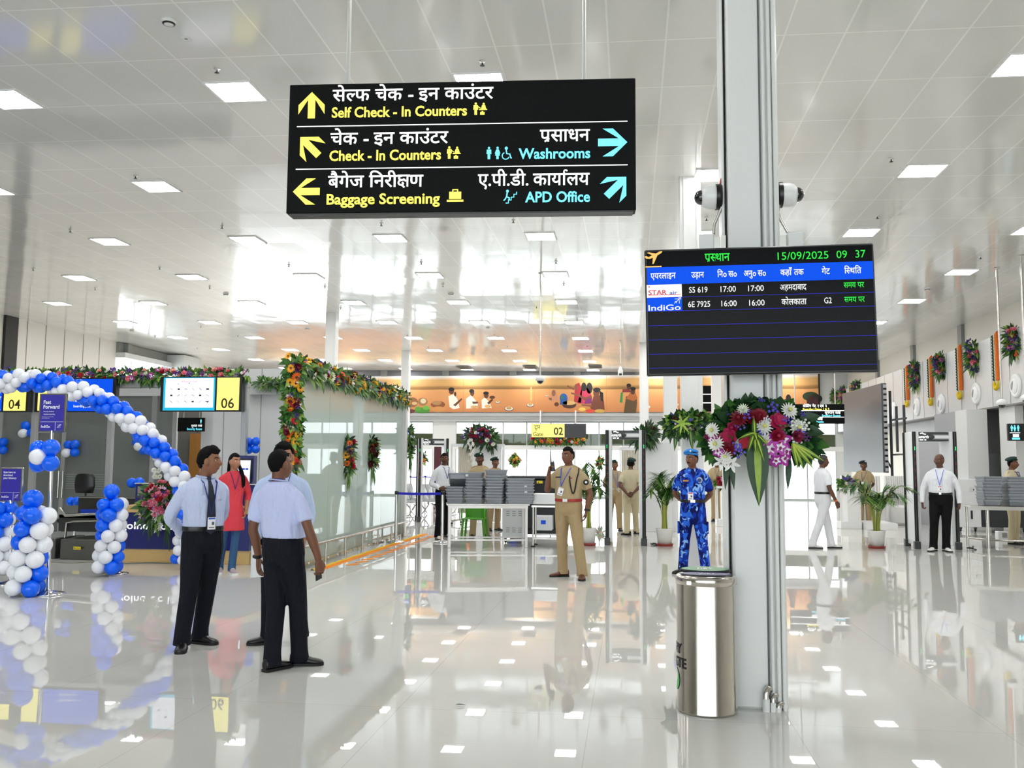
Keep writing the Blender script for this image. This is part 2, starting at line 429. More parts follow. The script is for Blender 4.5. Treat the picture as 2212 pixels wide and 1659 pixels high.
def person(label, loc, heading, H=1.75, shirt=None, pants=None, skin=None, hairm=None, shoes=None, sleeve='short', feet=((-.10, 0, .2), (.10, 0, -.2)),
           arms=None, headyaw=0, headpitch=0, hair='short', beret=None, girth=1.0, lanyard=None, card=None, tie=None, belt=None, buckle=None, moustache=False,
           voxel=.007, extra=None, coat_len=None, collar=True, strap=None, watch=None, sole=None, lean=0, sway=0, fem=0, group=None, gap=None, pocket=True, shoulder=1.0):
    T = thing('person', label, 'person', loc, heading, group)
    s = H/1.75; SM = Matrix.Scale(s, 4)
    wx = girth
    K = [(z, cx, cy+.01*(girth-1)*8*(1 if 1.0 < z < 1.3 else 0), rx*(wx if z < 1.3 else (1+(wx-1)*.5)*shoulder), ry*wx**1.6 if z < 1.3 else ry*wx) for z, cx, cy, rx, ry in SHIRT_K]
    K = [(z, cx, cy, rx if z > 1.03 else min(rx, .165*(1+(wx-1)*.8)), ry if z > 1.03 else min(ry, .118)) for z, cx, cy, rx, ry in K]
    if coat_len:
        K = [(coat_len, 0, 0, .205*wx, .155), (.80, 0, 0, .19*wx, .145), (.92, 0, 0, .178*wx, .135), (1.03, 0, 0, .158*wx, .118)]+[q for q in K if q[0] > 1.1]
    arms = arms or {}
    A = {}
    for sd, sgn in (('L', -1), ('R', 1)):
        sh = Vector((sgn*(.178*shoulder+.02*(wx-1)), -.005, 1.392))
        el, wr, hd, pn, cu = arms.get(sd, ((sgn*.235, -.03, 1.12), (sgn*.245, .05, .875), None, None, None))
        el, wr = Vector(el), Vector(wr)
        A[sd] = (sh, el, wr, Vector(hd).normalized() if hd else (wr-el).normalized(), Vector(pn) if pn else Vector((-sgn, .15, 0)), cu or (.35, .45, .35), sgn)
    HM = TR(0, .014+lean, 1.612) @ Matrix.Rotation(headyaw, 4, 'Z') @ Matrix.Rotation(headpitch, 4, 'X') @ TR(0, .012, .005)
    # ---- one continuous body
    b = MB(); head_mesh(b, HM)
    b.tube([(0, -.012, 1.40), (0, -.006, 1.47), (0, .0+lean*.6, 1.52), (0, .006+lean, 1.58)], [.078, .058, .054, .052], None, 16)
    b.loft(rings([(z, cx, cy, rx*.90, ry*.88) for z, cx, cy, rx, ry in K if z > .85]))
    b.loft(rings([(.84, 0, 0, .15*wx, .10), (.95, 0, 0, .155*wx, .105), (1.08, 0, 0, .14, .10)]))
    for sd in A:
        sh, el, wr, hd, pn, cu, sgn = A[sd]
        limb(b, [(sgn*.11, -.005, 1.375), sh-Vector((sgn*.02, 0, .04)), sh.lerp(el, .45), el, el.lerp(wr, .3), el.lerp(wr, .75), wr], [.04, .046, .047, .040, .042, .032, .026])
    hips = []
    for i, sgn in enumerate((-1, 1)):
        fx, fy, fa = feet[i]; hip = Vector((sgn*.085*wx, 0, .88)); an = Vector((fx, fy-.02, .085)); kn = hip.lerp(an, .5)+Vector((0, .025, .01))
        hips.append((hip, kn, an, fa)); limb(b, [hip, hip.lerp(kn, .5), kn, kn.lerp(an, .4), an], [.078, .066, .05, .052, .036])
    vs, fs = remesh(b, voxel/s, 2)
    fin = MB(); fin.add(vs, fs, skin, True)
    for sd in A:
        sh, el, wr, hd, pn, cu, sgn = A[sd]
        sv = Vector((0, 1, 0)) if abs(hd.y) < .7 else Vector((0, 0, 1))
        hb = MB(); hand_mesh(hb, wr+hd*.004, hd, pn, sv, cu); fin.add(hb.v, hb.f, skin, True)
    sw = lambda v: (s*(v[0]+sway*max(0, v[2]-.9)), s*v[1], s*v[2])
    fin.v = [sw(v) for v in fin.v]
    fin.done('body', None, T)
    def part(nm, mb, m=None, par=T, Mx=None):
        mb.v = [sw(v) for v in mb.v]; return mb.done(nm, m, par)
    # ---- shirt
    c = MB(); c.loft(rings(K))
    for sd in A:
        sh, el, wr, hd, pn, cu, sgn = A[sd]
        if sleeve == 'short': limb(c, [(sgn*.11, -.005, 1.39), sh-Vector((sgn*.012, 0, .028)), sh.lerp(el, .4), sh.lerp(el, .80)], [.055, .064, .066, .066])
        elif sleeve == 'mid': limb(c, [(sgn*.11, -.005, 1.39), sh-Vector((sgn*.012, 0, .028)), sh.lerp(el, .5), el, el.lerp(wr, .40)], [.052, .060, .058, .052, .049])
        else: limb(c, [(sgn*.11, -.005, 1.39), sh-Vector((sgn*.012, 0, .028)), sh.lerp(el, .45), el, el.lerp(wr, .45), el.lerp(wr, .90), el.lerp(wr, .97)], [.055, .063, .060, .055, .051, .044, .040])
    vs, fs = remesh(c, .0105, 5)
    f2 = MB(); f2.add(vs, fs, shirt, True)
    if collar:
        for sgn in (-1, 1):
            P = []
            for t in range(9):
                a = PI*(.0+t/8)*.94; P.append((sgn*.066*math.sin(a), -.006-.064*math.cos(a)+lean*.5, 1.500-.022*t/8))
            f2.tube(P, [(.020, .006)]*5+[(.021, .006), (.024, .006), (.026, .006), (.012, .005)], shirt, 8)
        if not coat_len: f2.loft([[(u, torso_front(z, 0, K)+d, z) for u, d in ((-.015, -.01), (.015, -.01), (.015, .002), (-.015, .002))] for z in [1.05+.035*q for q in range(11)]], shirt, None, True, False)
    sh_o = part('shirt' if not coat_len else 'kurta', f2)
    if pocket and not coat_len and heading is not None:
        for sgn in (-1, 1):
            pk = MB()
            for (z0, z1) in ((1.20, 1.315), (1.285, 1.325)):
                g = .003 if z1 == 1.315 else .006
                R_ = [[(sgn*(.045+.10*u), torso_front(z, .045+.10*u, K)+g, z) for u in (0, .25, .5, .75, 1)] for z in (z0, (z0+z1)/2, z1)]
                vsx = [p for r in R_ for p in r]; pk.add(vsx, [(i*5+j, i*5+j+1, (i+1)*5+j+1, (i+1)*5+j) for i in range(2) for j in range(4)], shirt, True)
            part('pocket', pk, None, sh_o)
    if strap:
        for sgn in (-1, 1):
            e = MB(); e.tube([(sgn*.085, -.008, 1.472), (sgn*.13, -.006, 1.452), (sgn*.185, -.004, 1.415)], (.010, .024), strap, 8); part('shoulder_strap', e, None, sh_o)
    # ---- trousers
    if coat_len: wx *= .84
    t = MB(); t.loft(rings([(.82, 0, -.004, .12*wx, .100), (.88, 0, -.004, .176*wx, .128), (.95, 0, -.004, .182*wx, .132), (1.0, 0, 0, .176*wx, .126*wx), (1.035, 0, .002, .172*wx, .124*wx**1.5)]))
    slim = pants[1] if isinstance(pants, tuple) else 1; pm = pants[0] if isinstance(pants, tuple) else pants
    for hip, kn, an, fa in hips:
        limb(t, [hip+Vector((0, 0, .06)), hip-Vector((0, 0, .03)), hip.lerp(kn, .45), kn, kn.lerp(an, .45), kn.lerp(an, .85), an+Vector((0, .008, -.045))], [.10, .103*slim, .094*slim, .077*slim, .073*slim, .070*slim, .077*slim])
    vs, fs = remesh(t, .011, 4); f3 = MB(); f3.add(vs, fs, pm, True); part('trousers', f3)
    if belt:
        e = MB(); R_ = rings([(1.012, 0, .002, .180*wx, .131*wx**1.5), (1.03, 0, .003, .181*wx, .132*wx**1.5), (1.052, 0, .004, .180*wx, .131*wx**1.5)], 28); e.loft(R_, belt, None, True)
        bo = part('belt', e)
        e = MB(); e.box((0, .003+.134*wx**1.5, 1.032), (.07 if buckle else .045, .012, .044), buckle or mat('steel', 'c8c8c8', .25, 1), None, .004); part('buckle', e, None, bo)
    # ---- shoes
    for i, (hip, kn, an, fa) in enumerate(hips):
        e = MB(); Mx = TR(an.x, an.y+.02, 0) @ RZ(fa)
        Kf = [(-.088, .024, .034, .050), (-.080, .036, .044, .056), (-.03, .039, .048, .056), (.02, .040, .043, .05), (.08, .047, .030, .036), (.13, .046, .024, .030), (.165, .034, .019, .025), (.18, .012, .012, .02)]
        R_ = [[(w_*math.cos(2*PI*j/14), y, max(.012, zc+h*math.sin(2*PI*j/14))) for j in range(14)] for y, w_, h, zc in spl(Kf, 3)]
        e.loft([[Mx @ Vector(p) for p in r] for r in R_], shoes)
        R2 = [[(w_*1.06*math.cos(2*PI*j/14), y, z) for j in range(14)] for y, w_, h, zc in spl(Kf, 3) for z in (0,)]
        vsx = [Mx @ Vector((p[0], p[1]*1.02, 0)) for r in R2 for p in (r[0],)]+[Mx @ Vector((p[0], p[1]*1.02, 0)) for r in reversed(R2) for p in (r[7],)]
        n_ = len(vsx); e.add(vsx+[Vector((v.x, v.y, .022)) for v in vsx], [list(range(n_-1, -1, -1)), list(range(n_, 2*n_))]+[(k, (k+1) % n_, n_+(k+1) % n_, n_+k) for k in range(n_)], sole or mat('black rubber', '0c0c0c', .6))
        e.tube([Mx @ Vector((0, -.02, .09)), Mx @ Vector((0, -.02, .115))], .042, shoes, 12)
        for q in range(3): e.tube([Mx @ Vector((-.022, .02+.022*q, .088-.012*q)), Mx @ Vector((0, .024+.022*q, .094-.012*q)), Mx @ Vector((.022, .02+.022*q, .088-.012*q))], .003, sole or shoes, 6)
        part('shoe', e)
    # ---- head
    if hair:
        e = MB(); hair_mesh(e, HM, hair)
        if hair == 'long':
            for g in range(7):
                a = -.9+.3*g
                e.tube([HM @ Vector((.07*math.sin(a), -.085*math.cos(a), -.0)), HM @ Vector((.072*math.sin(a), -.088*math.cos(a), -.10)), HM @ Vector((.075*math.sin(a), -.075*math.cos(a)-.01, -.2)), HM @ Vector((.06*math.sin(a), -.08*math.cos(a)-.01, -.27))], [.022, .026, .024, .008], None, 8)
            e.tube([HM @ Vector(p) for p in ((-.062, .0, .02), (-.075, .01, -.06), (-.085, .055, -.15), (-.085, .10, -.25), (-.08, .115, -.34), (-.075, .11, -.38))], [.02, .024, .03, .032, .024, .006], None, 10)
        part('hair', e, hairm)
    fy = lambda x, z, o=-.002: (x, face_y(x, z)+o, z)
    for sgn in (-1, 1):
        e = MB(); p = fy(sgn*.031, .010, -.0062); e.ball(p, (.0150, .0085, .0066), mat('eye white', 'cfc6bc', .3), 12, 8, HM); e.ball((p[0]-(.002*sgn), p[1]+.0052, p[2]), (.0070, .0052, .0066), mat('eye dark', '140c08', .2), 10, 8, HM)
        e.tube([HM @ Vector(fy(sgn*q[0], q[1], -.0005)) for q in ((.016, .014), (.025, .0185), (.038, .0175), (.047, .011))], .0022, skin, 6); part('eye', e)
    for sgn in (-1, 1): e = MB(); e.tube([HM @ Vector(fy(sgn*q[0], q[1], -.0015)) for q in ((.013, .028), (.028, .034), (.041, .034), (.052, .027))], [.0035, .0048, .0042, .002], None, 6); part('eyebrow', e, hairm)
    if moustache: e = MB(); e.tube([HM @ Vector(fy(q[0], q[1], -.001)) for q in ((-.030, -.056), (-.014, -.047), (0, -.045), (.014, -.047), (.030, -.056))], [.003, .0065, .0060, .0065, .003], None, 8)
    if moustache: part('moustache', e, hairm)
    e = MB(); e.tube([HM @ Vector(fy(q[0], q[1], -.0035)) for q in ((-.024, -.064), (-.012, -.0625), (0, -.063), (.012, -.0625), (.024, -.064))], [.002, .0058, .0055, .0058, .002], None, 8); part('lips', e, mat('lip', '7c4038', .45))
    if beret:
        e = MB(); BM = HM @ TR(0, -.006, .066) @ Matrix.Rotation(.16, 4, 'X')
        e.lathe([(.0, -.012), (.082, -.012), (.085, .012), (.086, .014)], beret, 28, BM @ Matrix.Diagonal((.98, 1.2, 1, 1)))
        v0 = len(e.v); e.ball((.020, -.010, .040), (.100, .116, .042), beret, 28, 12, BM @ Matrix.Rotation(.26, 4, 'Y'))
        bo = part('beret', e)
        e = MB(); e.lathe([(0, .004), (.014, .003), (.016, 0)], mat('badge silver', 'd8dce4', .3, .8), 12, BM @ TR(-.035, .098, .034) @ Matrix.Rotation(-PI/2, 4, 'X')); part('cap_badge', e, None, bo)
    # ---- what hangs on the clothes
    if lanyard:
        zc = 1.13 if card else 1.26; zt = card[1]+.05 if card else 1.22
        e = MB(); xt = card[0] if card else 0
        for sgn in (-1, 1):
            P = [(sgn*.02, -.078+lean, 1.498), (sgn*.06, -.03+lean*.5, 1.50), (sgn*.07, .03, 1.470)]
            for q in range(1, 9):
                z = 1.47+(zt-1.47)*q/8; x = sgn*.07*(1-q/8)+xt*q/8; P.append((x, max(torso_front(min(z, 1.40), x, K)+.006, .03+.06*q/8), z))
            e.tube(P, (.0035, .0085), lanyard, 8)
        lo = part('lanyard', e)
        if card:
            e = MB(); y = torso_front(card[1], xt, K)+.014
            Mx = TR(xt, y, card[1]) @ Matrix.Rotation(card[2] if len(card) > 2 else 0, 4, 'Y')
            e.box((0, 0, -.02), (.074, .005, .105), mat('card white', 'f2f2f4', .35), Mx, .002)
            e.box((0, .0032, .022), (.060, .0012, .014), card[3] if len(card) > 3 else mat('card red', 'd8526a', .4), Mx); e.box((-.012, .0032, -.02), (.022, .0012, .028), mat('card photo', '5a5f70', .5), Mx); e.box((.0, .0032, -.055), (.05, .0012, .006), mat('card ink', '30323a', .5), Mx)
            part('identity_card', e, None, lo)
    if tie:
        e = MB(); y = lambda z: torso_front(z, 0, K)+.005
        e.loft([[(-w_, y(z)-.01, z), (w_, y(z)-.01, z), (w_*.8, y(z)+.014, z), (-w_*.8, y(z)+.014, z)] for z, w_ in ((1.487, .020), (1.475, .021), (1.455, .014))], tie, None, True, False)
        R_ = []
        for z, w_ in ((1.452, .012), (1.40, .020), (1.30, .030), (1.18, .038), (1.06, .044), (1.02, .046), (.985, .003)):
            R_.append([(-w_, y(max(z, 1.06)), z), (w_, y(max(z, 1.06)), z), (w_, y(max(z, 1.06))+.006, z), (-w_, y(max(z, 1.06))+.006, z)])
        e.loft(R_, tie, None, True, False); part('tie', e)
    if watch:
        sd, m_ = watch; sh, el, wr, hd, pn, cu, sgn = A[sd]; d = (wr-el).normalized(); p = wr-d*.02
        e = MB(); e.tube([p-d*.013, p+d*.013], .034, m_, 14); e.ball(p-pn*.030, (.016, .016, .016), m_); part('wristwatch', e)
    if extra: extra(T, part, K, A, HM, s)
    return T
# ------------------------------------------------------------------ materials of the place
CEIL = tile_mat('ceiling tiles', 'e2e1dd', 'f4f3ef', (.6, 1.2), (-6.215, 8.047), .010, .09, .012, .02, 0, .022)
FLOOR = tile_mat('polished floor tiles', 'd2d1cc', 'bcbab4', (1.2, 2.4), (.95, 5.75), .0025, .012, .0010, .015, 0, .0)
WHITE = mat('white paint', 'e4e4e2', .45)
OFFW = mat('warm white paint', 'e4e0d7', .5)
GREYW = mat('light grey cladding', 'd2d4d4', .3)
MIDG = mat('mid grey cladding', '8e908e', .4)
DKG = mat('dark grey', '3a3c3e', .45)
BLK = mat('black plastic', '0d0d0f', .35)
STEEL = mat('brushed steel', 'c9c6c0', .22, 1)
CHROME = mat('chrome', 'dcdcdc', .08, 1)
ALU = mat('aluminium', 'b4b6b6', .38, .7)
COLM = mat('column paint', 'e8e8e6', .3)
LAMP = mat('light diffuser', 'ffffff', .4, emis=LAMP_E)
GLASS = glass_mat('window glass', 'f6fbfa', .01, .97)
GLASSG = glass_mat('tinted glass', 'b4bab6', .02, .40, '8d928e')
FROST = glass_mat('green tinted partition glass', 'dcece6', .015, .28, 'd6e8e0')
def bx(c0, c1, m=None, mb=None):
    mb = mb or MB()
    return mb.box([(a+b)/2 for a, b in zip(c0, c1)], [abs(b-a) for a, b in zip(c0, c1)], m)

# ------------------------------------------------------------------ shell
YB = 43.4; XL = -20.0; XR = 9.95; YF = -7.0
b = MB(); b.quad((XL-2, YF, 0), (XR+3, YF, 0), (XR+3, YB+3, 0), (XL-2, YB+3, 0)); struct('floor', b, FLOOR)
b = MB(); b.quad((XL-1, YB+.2, ceil_z(XL-1)), (XR+2, YB+.2, ceil_z(XR+2)), (XR+2, YF, ceil_z(XR+2)), (XL-1, YF, ceil_z(XL-1)))
b.quad((XL-1, YF, ceil_z(XL-1)+.3), (XR+2, YF, ceil_z(XR+2)+.3), (XR+2, YB+.2, ceil_z(XR+2)+.3), (XL-1, YB+.2, ceil_z(XL-1)+.3)); struct('ceiling', b, CEIL)
# rear wall: band over the mural, beam under it, glazing bays
Zb = lambda y: aty(1100, y, YB).z
b = MB(); bx((XL, YB-.02, 5.83), (XR, YB+.15, ceil_z(XL)), mat('grey band', '75757a', .6), b)
for x in (-19, -15.5, -12, -8.9, -5.6, -2.5, .4, 3.4, 6.4, 8.4): bx((x-.16, YB-.1, 5.80), (x+.16, YB, ceil_z(x)), MIDG, b)
struct('wall_rear', b)
b = MB(); bx((XL, YB, 3.92), (XR, YB+.2, 5.83), GREYW, b)
bx((XL, YB-.30, 3.62), (8.75, YB, 3.98), mat('light grey steel', 'b3b4b4', .4), b); bx((XL, YB-.36, 3.84), (8.75, YB-.28, 3.88), mat('light grey steel', 'b3b4b4', .4), b); bx((XL, YB-.36, 3.60), (8.75, YB-.28, 3.66), mat('light grey steel', 'b3b4b4', .4), b)
struct('trim_1', b)
XP = lambda px: aty(px, 940, YB).x
b = MB()
for p0, p1, z0, z1 in ((936, 985, 0, 3.62), (1400, 1440, 0, 3.62), (1805, 1905, 0, 3.9), (1510, 1560, 0, 2.4), (1905, 2000, 0, 5.8)):
    bx((XP(p0), YB-.05, z0), (XP(p1), YB+.15, z1), WHITE if p0 != 1805 else GREYW, b)
bx((XL, YB-.07, 2.24), (XR, YB+.12, 2.46), WHITE, b)
struct('wall_rear_piers', b)
BAND = glass_mat('olive glass film', '5a6630', .05, .45, '66703c')
wi = 1
for p0, p1 in ((700, 936), (985, 1400), (1440, 1680), (1680, 1805)):
    fr = MB(); x0, x1 = XP(p0), XP(p1); n = max(1, round((x1-x0)/1.17)); ws = (x1-x0)/n
    for k in range(n+1): bx((x0+k*ws-.03, YB-.04, 0), (x0+k*ws+.03, YB+.06, 3.62), mat('grey window bar', 'aeb2b2', .4), fr)
    bx((x0, YB-.03, 0), (x1, YB+.05, .07), mat('grey window bar', 'aeb2b2', .4), fr); bx((x0, YB-.03, 3.54), (x1, YB+.05, 3.62), mat('grey window bar', 'aeb2b2', .4), fr)
    o = struct('window_%d' % wi, fr)
    g = MB(); g.quad((x0, YB, .0), (x1, YB, .0), (x1, YB, 3.6), (x0, YB, 3.6)); g.done('glass', GLASS, o)
    g = MB(); bx((x0, YB+.02, 2.46), (x1, YB+.05, 3.02), BAND, g); g.done('film_strip', None, o)
    wi += 1
# long walls
b = MB(); bx((XR, YF, 0), (XR+.2, YB, 6.3), OFFW, b)
for y in (14.6, 19.3, 24.0, 28.7, 33.4, 38.1): bx((XR-.10, y-.16, 4.9), (XR, y+.16, 5.83), MIDG, b)
struct('wall_right', b)
b = MB()
for y0, y1, z0, z1 in ((YF, 33.15, 0, 6.4), (33.15, 36.9, 0, 4.4), (33.15, 36.9, 5.62, 6.4), (36.9, YB, 0, 6.4)): bx((XL-.2, y0, z0), (XL, y1, z1), OFFW, b)
for y in (27.83, 28.81, 29.86, 30.99, 32.02): bx((XL-.01, y-.012, 3), (XL+.012, y+.012, 6.22), MIDG, b)
bx((XL, 26.65, 0), (XL+.10, 27.25, 6.22), mat('near black cladding', '181614', .5), b)
bx((XL, 33.15, 5.60), (XL+.4, 37.4, 5.80), GREYW, b); bx((XL, 33.5, 5.8), (XL+.3, 33.8, 6.2), MIDG, b); bx((XL, 36.9, 4.2), (XL+.9, 38.4, 6.15), GREYW, b); bx((XL, 33.15, 5.80), (XL+.12, 37, 6.2), MIDG, b)
struct('wall_left', b)
fr = MB()
for k in range(4): bx((XL-.12, 33.15+1.25*k-.03, 4.4), (XL-.06, 33.15+1.25*k+.03, 5.62), WHITE, fr)
o = struct('window_5', fr); g = MB(); g.quad((XL-.1, 33.15, 4.4), (XL-.1, 36.9, 4.4), (XL-.1, 36.9, 5.62), (XL-.1, 33.15, 5.62)); g.done('glass', GLASS, o)
# unseen glazed entrance front behind the viewer; bars added to break up reflections
b = MB()
for k in range(20): bx((XL+1.6*k-.05, YF-.1, 0), (XL+1.6*k+.05, YF+.1, 6.2), MIDG, b)
for z0, z1 in ((2.5, 2.62), (5.3, 6.3), (0, .12)): bx((XL, YF-.08, z0), (XR+.1, YF+.08, z1), MIDG, b)
bx((XL, YF-.1, 0), (XL+5, YF+.05, 6.3), OFFW, b); bx((7.5, YF-.1, 0), (XR+.1, YF+.05, 6.3), OFFW, b)
o = struct('window_6', b); g = MB(); g.quad((XL, YF, 0), (XR, YF, 0), (XR, YF, 5.3), (XL, YF, 5.3)); g.done('glass', GLASS, o)
# mezzanine fascia along the right wall
XM = 9.44
b = MB(); bx((XM, 4, 3.14), (XR, YB, 4.97), GREYW, b)
struct('wall_right_fascia', b)
b = MB()
for k in range(34): bx((XM-.006, 6.02+1.13*k-.012, 3.14), (XM, 6.02+1.13*k+.012, 4.97), MIDG, b)
bx((XM-.012, 4, 3.10), (XR, YB, 3.14), mat('soffit grey', '7c7a78', .5), b)
struct('trim_2', b)
# what stands under the fascia on the right
b = MB()
YY = lambda px, X: atx(px, 1000, X).y
def slab(p0, p1, z0, z1, m, X=XR, d=.06):
    y0, y1 = sorted((YY(p0, X), YY(p1, X))); bx((X-d, y0, z0), (X, y1, z1), m, b)
slab(2060, 2110, 0, 3.1, mat('grey panel', 'a9abae', .4), XR-.5, .5); slab(2110, 2136, 0, 3.1, WHITE, XR-.5, .52); slab(1965, 2060, 0, 3.1, mat('pale grey panel', 'c4c5c8', .4), XR, .06)
slab(2135, 2180, 1.9, 3.1, mat('recess grey', '6e6b68', .6), XR, .04); slab(2136, 2180, 0, 1.95, mat('slate mosaic', '3b3836', .5, var=.5, vscale=9), XR, .08); slab(2180, 2215, 0, 3.1, WHITE, XR-.2, .2)
struct('wall_right_lower', b)
# columns
def column(X, Y, w=.32, d=.30, z1=None, name='column'):
    b = MB(); z1 = z1 or ceil_z(X)+.02
    b.box((X, Y, z1/2), (w, d, z1), COLM, None, .012)
    b.box((X-w*.30, Y-d/2-.004, z1/2), (.012, .012, z1), COLM); b.box((X+w*.30, Y-d/2-.004, z1/2), (.012, .012, z1), COLM)
    return struct(name, b)
column(.92, 13.95); column(.95, 21.9)
column(3.35, 30.5); column(-8.95, 26.4); column(-8.95, 35.6); column(.5, 33); 
b = MB(); p = atz(1553, 1120); b.box((p.x, p.y, 2.9), (.34, .34, 5.8), COLM, None, .01); struct('column', b)
# ---- front column, with its conduits
CX, CY = .815, 6.22
b = MB(); zc = ceil_z(CX)+.02
b.box((CX-.01, CY, zc/2), (.30, .30, zc), COLM, None, .014)
b.box((CX+.155, CY-.02, zc/2), (.03, .26, zc), COLM, None, .01)
b.box((CX-.172, CY+.06, zc/2), (.012, .2, zc), mat('column joint', '2c2c2a', .6), None); b.box((CX-.185, CY+.04, zc/2), (.018, .22, zc), COLM, None, .006)
col_o = struct('column', b)
b = MB()
for dx, r in ((.075, .012), (.112, .014), (.145, .013)):
    b.tube([(CX+dx, CY-.165, .0), (CX+dx, CY-.165, zc)], r, COLM, 12)
b.tube([(CX+.052, CY-.154, .0), (CX+.052, CY-.154, zc)], .006, mat('column seam', '6a6a68', .6), 8)
b.done('conduit', None, col_o)
for k, (dx, h, r) in enumerate(((.045, .14, .024), (.088, .10, .017), (.12, .05, .016))):
    b = MB(); p = Vector((CX+dx-.02, CY-.20, 0)); b.tube([p, p+Vector((0, 0, h*.55))], r, COLM, 14); b.tube([p+Vector((0, 0, h*.55)), p+Vector((0, 0, h*.8)), p+Vector((.012, .012, h)), p+Vector((.03, .03, h*.94))], r*.86, STEEL, 12); b.done('pipe_stub', None, col_o)

# ------------------------------------------------------------------ ceiling: light panels, sprinklers, detectors, grilles
X0, Y0 = -6.215, 8.047
def cell(c, r): return X0+.6*c, Y0+1.2*r
def make_light():
    t = thing('ceiling_light', 'x', 'ceiling light')
    b = MB()
    for x, y, dx, dy in ((-.285, 0, .03, .6), (.285, 0, .03, .6), (0, -.285, .54, .03), (0, .285, .54, .03)): b.box((x, y, -.004), (dx, dy, .016), WHITE)
    b.done('light_frame', None, t)
    b = MB(); b.box((0, 0, .003), (.54, .54, .012), LAMP); b.done('diffuser', None, t)
    return t
L0 = None; rows = {}
from bpy_extras.object_utils import world_to_camera_view as wcv
for r in range(-1, 30, 3):
    for c in range(-48, 28, 5):
        x, y = X0+.6*(c+.5), Y0+1.2*(r)-.3
        if not (XL+.5 < x < XM-.4): continue
        rows.setdefault(r, []).append((x, y))
bpy.context.view_layer.update()
SR = math.atan(-.013)
ri = 0
for r in sorted(rows):
    vis = [p for p in rows[r] if 0 <= wcv(SC, camo, Vector((p[0], p[1], ceil_z(p[0])))).x <= 1.02 and wcv(SC, camo, Vector((p[0], p[1], ceil_z(p[0])))).y < 1.02]
    for i, p in enumerate(rows[r]):
        inv = p in vis
        lab = 'square white ceiling light panel, %s from the left in the %s row from the front' % (nth(vis.index(p)), nth(ri)) if inv else 'square white ceiling light panel outside the view'
        if not inv and (abs(p[0]) > 11): continue
        if L0 is None: L0 = make_light(); o = L0; o.location = (p[0], p[1], ceil_z(p[0])-.006); o['label'] = lab; o['group'] = 'ceiling light panels'; o.rotation_euler = (0, -SR, 0)
        else: copy_tree(L0, None, (p[0], p[1], ceil_z(p[0])-.006), None, lab, 'ceiling light panels')
    if vis: ri += 1
def make_sprinkler():
    t = thing('ceiling_sprinkler', 'x', 'sprinkler'); b = MB(); b.lathe([(0, 0), (.035, -.002), (.036, -.008), (.012, -.014), (.010, -.05), (0, -.05)], CHROME, 12); b.done('escutcheon', None, t)
    b = MB(); b.lathe([(0, -.048), (.028, -.05), (.028, -.054), (0, -.054)], DKG, 10); b.done('deflector', None, t); return t
sp = None; k = 0
for i, (x, y) in enumerate([(469, 148), (1042, 132), (293, 379), (1925, 342), (152, 496), (1567, 352), (1526, 470), (1895, 466), (480, 488), (72, 580), (206, 622), (345, 577), (824, 482), (1109, 475), (453, 620), (624, 572), (910, 566), (1201, 564), (1218, 612), (957, 615), (702, 618), (1159, 662), (736, 664), (835, 696), (1040, 693), (1247, 690), (2118, 554), (880, 722), (1068, 721), (1258, 719), (925, 748), (1096, 747), (1268, 746), (335, 726), (434, 704), (426, 750), (514, 724)]):
    d = ray(x, y); t = (ceil_z(0)-EYE)/(d.z+.013*d.x); p = CP+d*t; p.z = ceil_z(p.x)
    lab = 'small chrome ceiling sprinkler, number %d counted from the front of the hall' % (i+1)
    if sp is None: sp = make_sprinkler(); sp.location = p; sp['label'] = lab; sp['group'] = 'ceiling sprinklers'
    else: copy_tree(sp, None, p, None, lab, 'ceiling sprinklers')
for i, (x, y, lab) in enumerate(((365, 44, 'white round smoke detector near the top corner above the hanging sign'), (488, 634, 'round smoke detector between the light panels above the counter displays'), (285, 713, 'round smoke detector low over the cream panel wall'), (664, 709, 'round smoke detector beside the distant grey column'), (974, 633, 'round smoke detector above the middle of the mural'), (1054, 706, 'round smoke detector near the ceiling above the women of the mural'), (2003, 622, 'round smoke detector near the right wall'))):
    d = ray(x, y); t = (ceil_z(0)-EYE)/(d.z+.013*d.x); p = CP+d*t
    o = thing('smoke_detector', lab, 'smoke detector', (p.x, p.y, ceil_z(p.x)))
    b = MB(); b.lathe([(0, .0), (.075, 0), (.078, -.015), (.06, -.04), (.045, -.045), (0, -.05)], WHITE, 20); b.done('housing', None, o)
    b = MB(); b.lathe([(.052, -.034), (.066, -.034), (.062, -.042), (.048, -.046)], BLK, 20); b.done('vent_ring', None, o)
o = thing('ceiling_access_plate', 'small square plate on the ceiling behind the round smoke detector', 'plate', (0, 0, 0)); d = ray(402, 82); t = (ceil_z(0)-EYE)/(d.z+.013*d.x); p = CP+d*t; o.location = (p.x, p.y, ceil_z(p.x)-.004); b = MB(); b.box((0, 0, 0), (.09, .09, .012), WHITE, None, .003); b.box((0, 0, -.007), (.03, .03, .006), MIDG); b.done('plate', None, o)
for i, (x, y) in enumerate(((1003, 793), (1146, 792), (1286, 791))):
    d = ray(x, y); t = (ceil_z(0)-EYE)/(d.z+.013*d.x); p = CP+d*t
    o = thing('air_grille', 'grey ceiling air grille, %s from the left above the mural' % nth(i), 'grille', (p.x, min(p.y, YB-1.4), ceil_z(p.x)-.03), 0, 'ceiling air grilles'); b = MB(); b.box((0, 0, 0), (.6, 1.2, .02), MIDG)
    for q in range(8): b.box((0, -.5+.14*q, -.012), (.54, .03, .01), DKG)
    b.done('grille', None, o)
